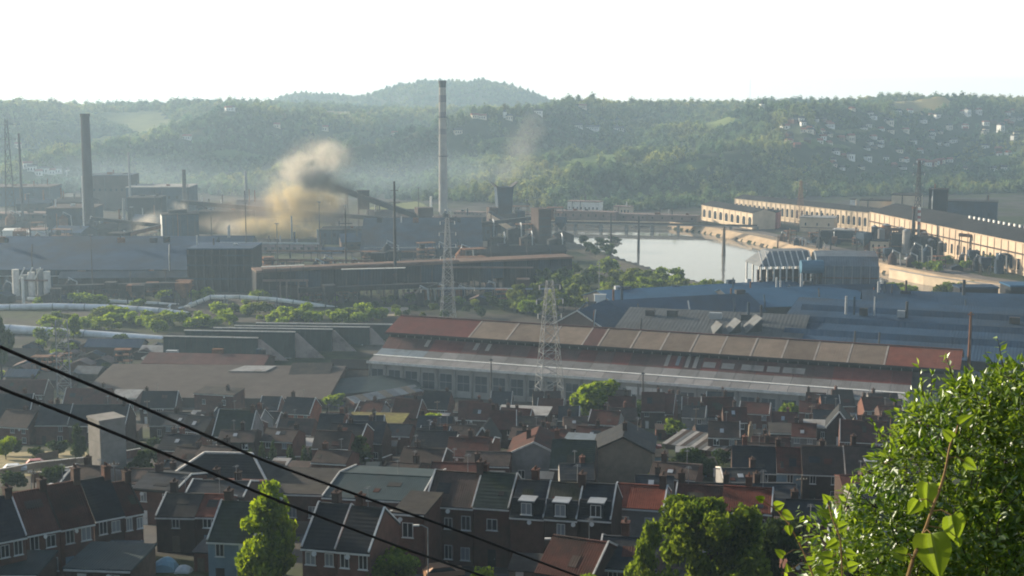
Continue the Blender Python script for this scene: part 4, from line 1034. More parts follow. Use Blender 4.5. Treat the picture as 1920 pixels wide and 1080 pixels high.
# ---- right bank
def facade(label, p0, p1, h, depth, wm, rm, bays, name='mill_building', rise=4, cornice=True, frac=.5):
    A, B = Zp(*p0, h), Zp(*p1, h)
    r_, L = shed(name, label, flat(A), flat(B), depth, h, rise, wm, rm, cat='mill', frac=frac)
    n, z0, z1, fw = bays; w = L / n
    kw = MB().hexa([(-w * fw / 2, -.12, z0), (w * fw / 2, -.12, z0), (w * fw / 2, .03, z0), (-w * fw / 2, .03, z0)], [(-w * fw / 2, -.12, z1), (w * fw / 2, -.12, z1), (w * fw / 2, .03, z1), (-w * fw / 2, .03, z1)])
    kw.extr([(-w * fw / 2, z1 + .01), (w * fw / 2, z1 + .01), (w * fw * .3, z1 + w * fw * .3), (-w * fw * .3, z1 + w * fw * .3)], -.12, .03)
    kw = kw.mesh('arched_window', MT['glass'])
    for k in range(n): link('arched_window', kw, r_, (w * (k + .5), 0, 0))
    kp_ = MB().box(-.22, .22, -.4, -.13, -1, h * .96).mesh('pilaster', wm)
    for k in range(n + 1): link('pilaster', kp_, r_, (min(max(w * k, .3), L - .3), 0, 0))
    if cornice:
        for z in (h * .97, z0 - 1.2): MB().box(-.3, L + .3, -.5, -.02, z, z + .45).build('string_course', wm, r_)
    return r_, L
r_, L_ = facade('very long buff mill wall in full sun at the right edge of the river plain', (1632, 397), (2040, 479), 19.5, 40, tan, darkroof, (34, 3, 8.5, .34), rise=6)
MB().box(-.2, L_ + .2, -.8, -.02, 12.2, 12.9).build('string_course', brickworks, r_)
kd = MB().box(-.9, .9, -.5, .5, 0, 1.6).mesh('roof_ventilator', MT['white'])
for k in range(26): link('roof_ventilator', kd, r_, (L_ * (.42 + .56 * k / 25), 17, 19.5 + 5.4))
facade('long arched buff facade receding behind the right bank yards', (1378, 372), (1660, 402), 15, 20, tan2, darkroof, (30, 4, 10, .45), rise=3)
facade('short buff facade with arched openings left of the long one', (1316, 384), (1412, 400), 13, 20, tan2, darkroof, (9, 3, 8, .5), rise=3)
facade('buff facade running on behind the long mill wall', (1500, 398), (1690, 420), 8, 20, tan2, stackgrey, (14, 1.5, 4.5, .4), rise=2)
def rb(label, x0, x1, top, D, dep, mat, yaw=.6, rm=None, name='works_building', wins=3):
    r_, w, h = block(name, label, 'building', x0, x1, top, D, dep, mat, yaw * .0 - .35, rm or darkroof)
    n = max(1, min(wins, int(w / 2.5))); kw = MB().box(-.6, .6, -.08, .04, 0, min(2.2, h * .3)).mesh('window', MT['glass'])
    for k in range(n): link('window', kw, r_, (w * (k + .5) / n, 0, h * .45))
    return r_
redpaint = M('red_cladding', (.33, .11, .10), .7, .2, .2); orange = M('orange_brick', (.36, .15, .085), .85, .2, .2, dirt=(.2, .1, .07))
rb('red-clad shed on the right bank beside the arched facades', 1420, 1456, 397, 1110, 16, redpaint, rm=darkroof)
rb('dark tower block with pale left edge above the long mill', 1742, 1773, 356, 1010, 14, worksdark, name='tower_block')
rb('buff flat block left of the dark tower block', 1672, 1722, 366, 1120, 20, tan2)
rb('lower buff flat block left of the other one', 1612, 1668, 376, 1140, 18, tan2)
rb('small white block at the left end of the buff flat blocks', 1594, 1603, 374, 1140, 8, MT['white'])
rb('grey roof building behind the dark tower block', 1775, 1860, 378, 1130, 20, works)
rb('orange brick pump building among the yards at right', 1790, 1842, 462, 900, 14, orange)
rb('pale two-storey house beside the orange building', 1828, 1872, 484, 860, 10, tan2, name='works_house')
rb('dark shed with pale roof below the arched facade', 1560, 1602, 432, 1000, 14, worksdark, rm=MT['pale'])
rb('pale roofed depot among the yards right of the red shed', 1500, 1560, 408, 1080, 18, tan2, rm=MT['pale'])
rb('dark steel plant with many pipes left of the striped mast', 1672, 1708, 440, 940, 14, worksdark)
rb('dark plant block right of the striped mast', 1712, 1752, 446, 925, 16, worksdark)
rb('buff yard building under the pipes left of the striped mast', 1632, 1662, 452, 930, 10, tan2)
rb('small pale shed by the quay road above the quay wall', 1668, 1700, 497, 850, 7, tan2)
rb('grey yard shed with dark roof above the gutted hall', 1600, 1640, 440, 985, 12, stackgrey)
for k, (px, top, D) in enumerate([(1640, 425, 945), (1652, 430, 948), (1662, 422, 950), (1690, 428, 955), (1700, 432, 930), (1735, 436, 940), (1765, 455, 915), (1775, 450, 918), (1628, 440, 940), (1745, 450, 920)]):
    P = W(px, top, D); root = thing('process_tank', 'dark upright process tank in the pipe yard right of the river', 'tank', (P.x, D, 0), 0, 'process tanks in the right bank yard')
    MB().cyl(0, 0, -1, P.z, 2.2 + k % 3 * .5, None, 14).build('tank_shell', [worksdark, stackgrey, MT['rust']][k % 3], root); MB().cyl(0, 0, P.z + .01, P.z + 1.2, 2.2 + k % 3 * .5, .4, 14).build('tank_top', MT['steel'], root)
P = W(1720, 490, 930); root = thing('striped_mast', 'white mast with red bands on a grey shaft in the pipe yard', 'mast', (P.x, 930, 0)); zt = W(1720, 388, 930).z
MB().cyl(0, 0, -1, zt * .62, 1.1, .95, 12).build('shaft', MT['steel'], root)
for k in range(6): MB().cyl(0, 0, zt * (.62 + k * .063), zt * (.62 + (k + 1) * .063) - .02, 1.0, .95, 12).build('band', [redpaint, MT['white']][k % 2], root)
root = thing('twin_stack', 'dark steel stack standing beside the striped mast', 'stack', (P.x - 3.4, 931, 0)); MB().cyl(0, 0, -1, zt * .96, 1.3, 1.0, 12).build('shaft', MT['darksteel'], root); MB().cyl(0, 0, zt * .96, zt, 1.3, 1.3, 12).build('rim', MT['rust'], root)
# conveyor bridge in the yard
for px0, px1, py, D, lb in [(1640, 1745, 428, 950, 'pipe bridge crossing the yard left of the striped mast'), (1798, 1862, 440, 880, 'steel gantry against the long buff mill wall')]:
    a, b_ = W(px0, py, D), W(px1, py + 6, D - 10); o = Vector((a.x, a.y, 0)); root = thing('pipe_bridge', lb, 'bridge', o)
    MB().bar(a - o, b_ - o, 2.5, 2).build('bridge_deck', MT['rust'], root)
    for t in (.02, .34, .66, .98):
        q = (a - o).lerp(b_ - o, t); MB().bar((q.x - 1, q.y, 0), (q.x, q.y, q.z - 1), .4).bar((q.x + 1, q.y, 0), (q.x, q.y, q.z - 1), .4).build('trestle', MT['darksteel'], root)
for k, (px, top, D, c) in enumerate([(1740, 480, 840, 0), (1858, 482, 830, 0), (1900, 470, 850, 0), (1560, 470, 930, 0), (1625, 455, 960, 0), (1860, 440, 870, 0)]):
    pole('thin lamp pole standing on the right bank quay and yards', px, top + 20, top, D, .3, [(.96, 2.2)], MT['steel'], 'lamp_pole', 'lamp pole')['group'] = 'lamp poles on the right bank'
# low bridge across the head of the river + piers
a, b_ = Zp(1030, 417, 4), Zp(1420, 424, 4); o = Vector((a.x, a.y, 0)); q = b_ - a
root = thing('river_bridge', 'low flat bridge with thin deck crossing the head of the river', 'bridge', (a.x, a.y, 0), math.atan2(q.y, q.x)); Lb = math.hypot(q.x, q.y)
MB().box(0, Lb, 0, 9, 3, 4).build('deck', stackgrey, root); MB().box(0, Lb, -.3, 0, 4.0, 5.1).build('parapet', brickworks, root)
for k in range(9): MB().box(Lb * k / 8 - 1, Lb * k / 8 + 1, 1, 8, -6, 3).build('pier', MT['concrete'], root)
for x0, x1, top, D, m_, lb in [(1064, 1122, 378, 1230, MT['white'], 'white works building at the river bend left of the wooded nose'), (1150, 1180, 388, 1215, tan2, 'small orange-lit building on the far quay'), (1040, 1150, 396, 1190, pinkroof, 'long low pinkish building on the far quay left of the bridge'), (1160, 1300, 402, 1180, pinkroof, 'long low pinkish building on the far quay behind the bridge'), (960, 1005, 402, 1170, tan2, 'pale low building with bright roof behind the flared tower'), (850, 905, 398, 1230, pinkroof, 'low dusty building right of the tallest chimney')]:
    rb(lb, x0, x1, top, D, 12, m_, rm=pinkroof, name='quay_building', wins=8)
root = thing('quay_wall', 'tall sunlit buff quay wall above the gutted hall roofs at right', 'wall', (0, 0, 0))
qp = [Zp(a, b_, -1.0) for a, b_ in [(1668, 519), (1733, 532), (1830, 546), (1930, 560), (2200, 596)]]
for i, (p, q) in enumerate(zip(qp, qp[1:])): 
    MB().bar((p.x, p.y, 0), (q.x, q.y, 0), 1.2, 7.5).build('wall_section', tan2, root); MB().bar((p.x, p.y, 3.85), (q.x, q.y, 3.85), 1.8, .3).build('coping', stackgrey, root)
# parked vehicles
def car(label, P, yaw, col, L=4.4, h=1.45, van=False, group=None):
    root = thing('parked_van' if van else 'parked_car', label, 'van' if van else 'car', P, yaw, group)
    pr = [(-L / 2, .3), (L / 2, .3), (L / 2, .8), (L * .28, .9), (L * .14, h), (-L * .32, h), (-L * .46, .9), (-L / 2, .85)] if not van else [(-L / 2, .3), (L / 2, .3), (L / 2, 1.0), (L * .36, 1.2), (L * .26, h), (-L / 2, h)]
    MB().extr(pr, -.85, .85).build('body', M('car_paint', col, .35, .05, 1.0, spec=.5), root)
    wr = [(L * .26, .92), (L * .13, h - .08), (-L * .30, h - .08), (-L * .43, .92)] if not van else [(L * .36, 1.22), (L * .27, h - .15), (L * .1, h - .15), (L * .1, 1.22)]
    MB().extr(wr, -.87, .87).build('window_band', MT['glass'], root)
    for x in (-L * .31, L * .31):
        for y in (-.72, .72): MB().tube([(x, y - .1, .32), (x, y + .1, .32)], .32, 12).build('wheel', MT['darkwood'], root)
    return root
for px, py, col, van, lb in [(1888, 507, (.75, .75, .74), True, 'white van parked at the foot of the long buff mill'), (1908, 503, (.7, .68, .66), False, 'pale car parked right of the white van'), (1872, 512, (.08, .09, .11), False, 'dark car parked left of the white van'), (1700, 487, (.6, .6, .6), False, 'pale car parked on the quay near the striped mast'), (1440, 428, (.6, .6, .6), True, 'pale van on the quay below the red-clad shed')]:
    P = Zp(px, py, 0); car(lb, (P.x, P.y, .02), .8, col, 5.4 if van else 4.3, 2.3 if van else 1.45, van)
# ================================================================ WORKS CLUTTER
cr_ = random.Random(404)
# roof ventilators, ducts and pipes on the big halls (parts of each hall)
for o in [q for q in list(COL.objects) if q.parent is None and q.get('category') in ('shed', 'building') and q.location.y > 480]:
    ch = [c_ for c_ in o.children if c_.name.startswith('roof')]
    wl_ = [c_ for c_ in o.children if c_.name.startswith('wall')]
    if not ch or not wl_: continue
    bb = [Vector(v) for v in wl_[0].bound_box]; Lx = max(b.x for b in bb); Dy = max(b.y for b in bb); Hz = max(b.z for b in bb)
    if Lx < 12 or Dy < 8: continue
    blk = not o.name.startswith(('shed', 'stock', 'work', 'roll', 'blue', 'brick', 'broad', 'low', 'long', 'end', 'saw'))
    n_ = int(min(9, Lx / 12)) + 1
    for k in range(n_):
        x = Lx * cr_.uniform(.05, .95); kind_ = cr_.random()
        y = Dy * cr_.uniform(.25, .75) if blk else Dy * .62
        z = Hz + (.7 if blk else -.2)
        m_ = cr_.choice([MT['darksteel'], MT['darksteel'], works, MT['rust'], MT['zinc']])
        if kind_ < .45: MB().box(x - 1, x + cr_.uniform(1, 4), y - 1, y + 1, z - 1.5, z + cr_.uniform(.8, 2.4)).build('roof_ventilator', m_, o)
        elif kind_ < .75: MB().cyl(x, y, z - 1.5, z + cr_.uniform(2.5, 7), cr_.uniform(.3, .7), None, 8).build('vent_pipe', m_, o)
        else: MB().tube([(x, -.9, 0), (x, -.9, Hz * .8), (x, .5, Hz + 1)], .35, 7).build('downpipe', m_, o)
    if not blk:
        MB().bar((Lx * .03, -.5, Hz * .32), (Lx * .97, -.5, Hz * .32), .5, .5).build('service_pipe', cr_.choice([MT['rust'], MT['zinc'], pinkroof]), o)
def zone(px, row):
    z = ['near the left edge', 'beside the tall brick chimney', 'around the small cabin block', 'about the smoke foot', 'between the smoke and the tallest chimney', 'around the slim pylon', 'by the square tower block'][sum(px > q for q in (110, 240, 400, 600, 760, 900))]
    return ['amid the long sheds ', 'at the works back ', 'at the works front '][row] + z
def plant_unit(P, s, kind, label, group):
    root = thing('plant_unit', label, 'plant unit', P, cr_.uniform(-.3, .5), group); m_ = cr_.choice([worksdark, worksdark, works, brickworks, MT['rust']])
    if kind == 0:      # hopper on legs
        for a in (-1, 1):
            for b_ in (-1, 1): MB().box(a * s * .45 - .25, a * s * .45 + .25, b_ * s * .45 - .25, b_ * s * .45 + .25, -1, s * 1.3).build('leg', MT['darksteel'], root)
        MB().hexa([(-.6, -.6, s * .6), (.6, -.6, s * .6), (.6, .6, s * .6), (-.6, .6, s * .6)], [(-s * .5, -s * .5, s * 1.3), (s * .5, -s * .5, s * 1.3), (s * .5, s * .5, s * 1.3), (-s * .5, s * .5, s * 1.3)]).build('hopper', m_, root)
        MB().box(-s * .55, s * .55, -s * .55, s * .55, s * 1.31, s * 1.9).build('head_house', m_, root)
    elif kind == 1:    # upright vessel with cone and pipe
        MB().cyl(0, 0, -1, s * 1.2, s * .4, None, 14).build('vessel', m_, root); MB().cyl(0, 0, s * 1.2, s * 1.6, s * .4, .4, 14).build('cone_top', m_, root)
        MB().tube([(0, 0, s * 1.6), (0, 0, s * 1.8), (s * .7, 0, s * 1.5), (s * .8, 0, 0)], .45, 8).build('pipe', MT['zinc'], root)
    elif kind == 2:    # small pitched shed
        MB().extr([(0, -1), (s * 1.6, -1), (s * 1.6, s * .5), (s * .8, s * .8), (0, s * .5)], 0, s).build('wall', m_, root)
        for a, b_ in (((-.3, s * .5 - .05), (s * .8, s * .82)), ((s * 1.6 + .3, s * .5 - .05), (s * .8, s * .82))): MB().extr([a, b_, (b_[0], b_[1] + .25), (a[0], a[1] + .25)], -.3, s + .3).build('roof', cr_.choice([pinkroof, darkroof, works]), root)
        MB().box(s * .6, s * 1.0, -.1, .05, 0, s * .35).build('door', MT['darkwood'], root)
    else:              # open steel frame with platforms
        for a in (-1, 0, 1):
            for b_ in (-1, 1): MB().box(a * s * .6 - .2, a * s * .6 + .2, b_ * s * .35 - .2, b_ * s * .35 + .2, -1, s * 1.5).build('column', MT['darksteel'], root)
        for z in (.5, 1.0, 1.45): MB().box(-s * .65, s * .65, -s * .4, s * .4, s * z, s * z + .35).build('platform', MT['rust'], root)
        MB().cyl(-s * .3, 0, s * .5, s * 1.35, s * .2, None, 10).build('vessel', m_, root); MB().bar((0, -s * .36, 0), (s * .6, -s * .36, s * .5), .25).build('stair', MT['steel'], root)
NM = ['dark legged hopper', 'cone-topped dark vessel', 'small pitched-roof shed', 'open steel frame']
for k in range(150):
    px = cr_.uniform(-20, 1060); row = cr_.choice([0, 0, 1, 1, 2, 2])
    D = [cr_.uniform(770, 900), cr_.uniform(940, 1150), cr_.uniform(690, 730)][row]
    if row == 0 and px < 380: D = cr_.uniform(850, 960)
    if row == 2 and not (-20 < px < 350 or 560 < px < 1000): continue
    if 395 < px < 690 and row < 2: D = cr_.uniform(770, 830)
    P = Vector(((px - 960) / FPX * D * 1.01, D, 0)); kd = cr_.randrange(4); s = cr_.uniform(5, 11) * (.6 if row == 2 or 395 < px < 690 else 1)
    plant_unit(P, s, kd, NM[kd] + ' ' + zone(px, row), ['hoppers', 'vessels', 'small sheds', 'steel frames'][kd] + ' in the steelworks clutter')
for k in range(50):
    px = cr_.uniform(1460, 1900); D = cr_.uniform(870, 1000) - (px - 1480) * .15
    P = Vector(((px - 960) / FPX * D, D, 0)); kd = cr_.randrange(4)
    if inpoly(P.x, P.y, RIVER) : continue
    plant_unit(P, cr_.uniform(4, 7.5), kd, NM[kd] + (' on the right bank below the arched facades' if px < 1600 else ' on the right bank near the striped mast' if px < 1760 else ' on the right bank below the very long mill'), ['hoppers', 'vessels', 'small sheds', 'steel frames'][kd] + ' in the right bank yards')
for k, (x0, x1, py, D, r_) in enumerate([(0, 340, 470, 860, .8), (120, 470, 486, 820, .6), (480, 700, 487, 800, .7), (500, 820, 470, 880, .6), (-20, 230, 449, 940, .7), (700, 1000, 500, 735, .5), (380, 600, 455, 900, .6), (600, 1040, 540, 705, .5)]):
    a, b_ = W(x0, py, D), W(x1, py + 2, D); o = Vector((a.x, a.y, 0)); root = thing('pipe_run', ['pipe along the foot of the workshops at far left', 'pipe above the long blue hall roof', 'pipe over the scrub behind the framed hall', 'pipe before the long stock shed', 'highest pipe at the left edge', 'pipe at the left end of the trestle deck', 'pipe left of the smoke foot', 'lowest pipe under the ore trestle'][k], 'pipe', o, 0, 'service pipes across the works')
    MB().tube([a - o, (a - o).lerp(b_ - o, .5), b_ - o], r_, 8).build('pipe', cr_.choice([MT['zinc'], MT['rust'], pinkroof]), root)
    for t in range(9):
        q = (a - o).lerp(b_ - o, .02 + t * .12); MB().box(q.x - .25, q.x + .25, q.y - .25, q.y + .25, -1, q.z).build('post', MT['darksteel'], root)
# junk heaps and low sheds on the waste ground at left
heap_m = M('scrap_heap', (.10, .075, .062), .95, .5, .5, dirt=(.16, .14, .12))
for k, (px, py, w, h) in enumerate([(150, 668, 9, 2.4), (190, 662, 8, 2.0), (225, 655, 8, 2.2), (255, 668, 7, 1.8), (210, 676, 9, 2.0), (170, 684, 7, 1.6), (60, 676, 8, 2.0)]):
    P = solve(px, py); mb = MB(); r_ = random.Random(k); N = 9
    g = [[(-w / 2 + w * i / N, -w * .3 + w * .6 * j / N, h * max(0, (1 - (2 * i / N - 1) ** 2) * (1 - (2 * j / N - 1) ** 2)) ** .6 * r_.uniform(.45, 1.15) - .2) for i in range(N + 1)] for j in range(N + 1)]
    for j in range(N):
        for i in range(N): mb.quad(g[j][i], g[j][i + 1], g[j + 1][i + 1], g[j + 1][i])
    o = mb.build('scrap_heap', heap_m); o.location = P; tag(o, 'rough heap of rubble and scrap on the waste ground left of the north-light bays', 'heap', 'rubble heaps on the waste ground')
for k, (px, py, x1, lb, rm_) in enumerate([(10, 706, 62, 'low blue-black roofed store by the left edge below the silver main', blueroof), (70, 712, 128, 'low dark store behind the pale pylon foot', darkroof), (262, 660, 306, 'pale low store at the left end of the north-light bays', MT['pale']), (140, 700, 182, 'small grey store by the broad brown roof', MT['grey'])]):
    A, B = solve(px, py, 3), solve(x1, py + 1, 3); shed('low_store', lb, flat(A, A.z - 3), flat(B, A.z - 3), 9, 3, 1.8, MT['brickdark'], rm_)
# tan ground below the trestle, its sunlight put into the colour, and yard slabs
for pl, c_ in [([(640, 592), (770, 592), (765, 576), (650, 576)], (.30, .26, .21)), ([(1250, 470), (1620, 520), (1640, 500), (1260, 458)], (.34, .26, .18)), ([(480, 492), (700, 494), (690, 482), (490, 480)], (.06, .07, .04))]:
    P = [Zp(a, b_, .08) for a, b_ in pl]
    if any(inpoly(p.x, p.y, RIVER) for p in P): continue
    tag(MB().quad(*P).build('yard_ground', M('yard_tint', c_, .95, .25, .1)), kind='structure')

# closely packed dark halls between the blast furnace group and the long sheds
for k, (x0, x1, top, D, m_, rm_) in enumerate([(392, 470, 450, 960, worksdark, blueroof), (474, 560, 463, 935, works, darkroof), (562, 640, 466, 930, worksdark, blueroof), (640, 735, 446, 950, brickworks, blueroof), (180, 246, 422, 1020, worksdark, darkroof), (90, 150, 428, 1000, works, blueroof), (-20, 40, 418, 1060, brickworks, darkroof), (245, 300, 408, 1090, worksdark, blueroof), (370, 430, 384, 1180, works, darkroof), (440, 540, 380, 1200, worksdark, works), (545, 640, 390, 1160, works, darkroof), (100, 160, 372, 1190, brickworks, darkroof), (30, 95, 376, 1210, worksdark, works), (690, 790, 400, 1190, works, brickworks)]):
    A, B = W(x0, top, D), W(x1, top + cr_.uniform(-2, 3), D + cr_.uniform(-8, 8)); r_, L_2 = shed('dark_hall', ordinal(k) + ' dark hall in the packed middle of the steelworks, counted from the nearest row' if False else ['dark hall just right of the small cabin block', 'blue-grey hall below the yellow smoke', 'dark hall behind the yellow smoke foot', 'brown-walled hall before the long conveyor', 'dark hall right of the tall brick chimney', 'blue-grey hall before the large blue-black hall', 'brown hall at the left edge behind the white roofs', 'dark hall behind the small pale smoke cloud', 'blue-grey hall behind the wisp of smoke', 'far dark hall left of the dark smoke knot', 'far blue-grey hall under the pale smoke', 'far brown hall left of the tall brick chimney', 'far dark hall at the left under the hill', 'far hall left of the tallest chimney'][k], flat(A), flat(B), cr_.uniform(16, 26), A.z - 3, cr_.uniform(3, 5), m_, rm_)
    for q in range(cr_.randrange(2, 5)):
        x = L_2 * cr_.uniform(.1, .9); MB().cyl(x, 8, A.z - 2, A.z + cr_.uniform(3, 12), cr_.uniform(.4, .8), None, 8).build('vent_pipe', cr_.choice([MT['darksteel'], MT['rust'], MT['zinc']]), r_)
    for q in range(int(L_2 / 5)): MB().box(q * 5 + 1, q * 5 + 3.2, -.1, .04, (A.z - 3) * .45, (A.z - 3) * .7).build('window', MT['glass'], r_)
for lb, p0, p1, D0, D1, w, legs, m_ in [('rusty conveyor rising over the long blue hall at left', (180, 455), (300, 425), 900, 930, 2.6, (.2, .6), MT['rust']), ('dark gallery linking the cabin block and the halls at left', (172, 410), (304, 424), 1030, 1000, 2.2, (.4,), worksdark), ('thin dark gallery above the stock shed at right of the works', (860, 425), (1010, 408), 1000, 1035, 2.4, (.3, .7), worksdark), ('low dark conveyor along the foot of the ore trestle', (560, 545), (820, 535), 690, 705, 2, (.1, .4, .7, .95), worksdark), ('dark pipe gallery before the long blue hall at left', (100, 540), (352, 534), 705, 712, 2, (.1, .35, .6, .9), worksdark)]:
    conveyor(lb, p0, p1, D0, D1, w, legs, m_, hh=2.2)
for k in range(16):
    px = 40 + 62 * k + cr_.uniform(-20, 20); D = cr_.uniform(720, 1100); zt = cr_.uniform(22, 46)
    P = Vector(((px - 960) / FPX * D, D, 0)); root = thing('light_mast', ordinal(k) + ' thin dark light mast from the left in the steelworks', 'mast', P, 0, 'light masts in the steelworks')
    MB().cyl(0, 0, -1, zt, .4, .2, 6).build('shaft', MT['darksteel'], root); MB().box(-1.2, 1.2, -.2, .2, zt, zt + .5).build('lamp_bar', MT['steel'], root)
# low dark stores, sheds and bushes on the waste ground left of the north-light bays
for k in range(26):
    px = cr_.uniform(-30, 300); py = cr_.uniform(655, 712); P = solve(px, py, 0)
    kd = [2, 2, 2, 3][k % 4]; plant_unit(P, cr_.uniform(3.2, 5.5), kd, NM[kd] + (' at the left edge' if px < 60 else ' behind the rubble heaps' if py < 672 else ' before the broad brown roof') + ' on the waste ground', 'small sheds on the waste ground')
for k, (px, py, x1, lb, rm_) in enumerate([(620, 690, 700, 'low dark shed between the north-light bays and the mill', darkroof), (640, 712, 740, 'low brown shed before the left end of the mill', MT['felt']), (-20, 668, 60, 'low dark shed at the left edge beside the silver main', darkroof), (160, 650, 262, 'long low dark shed right behind the rubble heaps', blueroof)]):
    A, B = solve(px, py, 4), solve(x1, py + 1, 4); shed('low_store', lb, flat(A, A.z - 4), flat(B, B.z - 4), 10, 4, 2.2, MT['brickdark'], rm_)

for k, (px, top, D, w_, m_, lb) in enumerate([(915, 425, 1010, 14, works, 'dark bunker house left of the flared tower foot'), (968, 432, 985, 12, worksdark, 'dark machine house between the flared tower and the tower block'), (1045, 452, 960, 12, worksdark, 'low dark machine house right of the tower block'), (990, 448, 960, 10, brickworks, 'brown machine house before the tower block'), (935, 450, 950, 14, worksdark, 'dark machine house before the flared tower')]):
    P = W(px, top, D); s = P.z; root = thing('machine_house', lb, 'building', (P.x - w_ / 2, D, 0), .1)
    MB().box(0, w_, 0, 10, -1, s).build('wall', m_, root); MB().extr([(-.4, s + .01), (w_ + .4, s + .01), (w_ * .5, s + 2)], -.3, 10.3).build('roof', darkroof, root)
    for q in range(3): MB().box(w_ * (q + .3) / 3, w_ * (q + .7) / 3, -.1, .04, s * .5, s * .75).build('window', MT['glass'], root)
    MB().tube([(w_ * .8, -.6, 0), (w_ * .8, -.6, s + 3), (w_ * .8, 4, s + 5)], .5, 8).build('duct', MT['zinc'], root)
# ================================================================ VILLAGE
MESHES = {}
def cached(key, fn):
    if key not in MESHES: MESHES[key] = fn()
    return MESHES[key]
def win_meshes(w, h):
    w, h = round(w, 2), round(h, 2)
    def fr():
        t = .07; m = MB()
        m.box(-w / 2 - t, w / 2 + t, -.06, .03, -t, 0).box(-w / 2 - t, w / 2 + t, -.06, .03, h, h + t).box(-w / 2 - t, -w / 2, -.06, .03, 0, h).box(w / 2, w / 2 + t, -.06, .03, 0, h)
        m.box(-.035, .035, -.045, .03, 0, h); m.box(-w / 2 - .16, w / 2 + .16, -.14, .03, -t - .08, -t - .002)
        return m
    return (cached(('f', w, h), lambda: fr().mesh('window_frame', MT['white'])), cached(('p', w, h), lambda: MB().box(-w / 2, w / 2, -.02, .02, 0, h).mesh('pane', MT['glass'])),
            cached(('c', w, h), lambda: MB().box(-w / 2, w / 2, -.02, .02, 0, h).mesh('pane', MT['curtain'])))
def add_window(root, x, z, w=.95, h=1.35, y=0.0, curtain=False, rot=0.0):
    f, p, c = win_meshes(w, h); o = link('window', f, root, (x, y, z), rot); link('pane', c if curtain else p, o); return o
HOUSES = []
def short(lb):
    for w in (' in the ', ' at the ', ' left of', ' right of', ' behind', ' beside', ' next to', ' just ', ' before', ' between', ' of the', ' near', ' below', ' lit by', ' beyond', ', ', ' half ', ' tucked', ' midway', ' fourth', ' third', ' second', ' along', ' by the', ' with '): lb = lb.split(w)[0]
    return lb
def beside(x, y):
    c = [q for q in HOUSES if q[8]]; q = min(c, key=lambda q: (q[0] - x) ** 2 + (q[1] - y) ** 2); dx, dy = x - q[0], y - q[1]
    d = ('right of' if dx > 0 else 'left of') if abs(dx) > abs(dy) * .8 else ('behind' if dy > 0 else 'in front of')
    return d + ' the ' + q[8]
hr_ = random.Random(77)
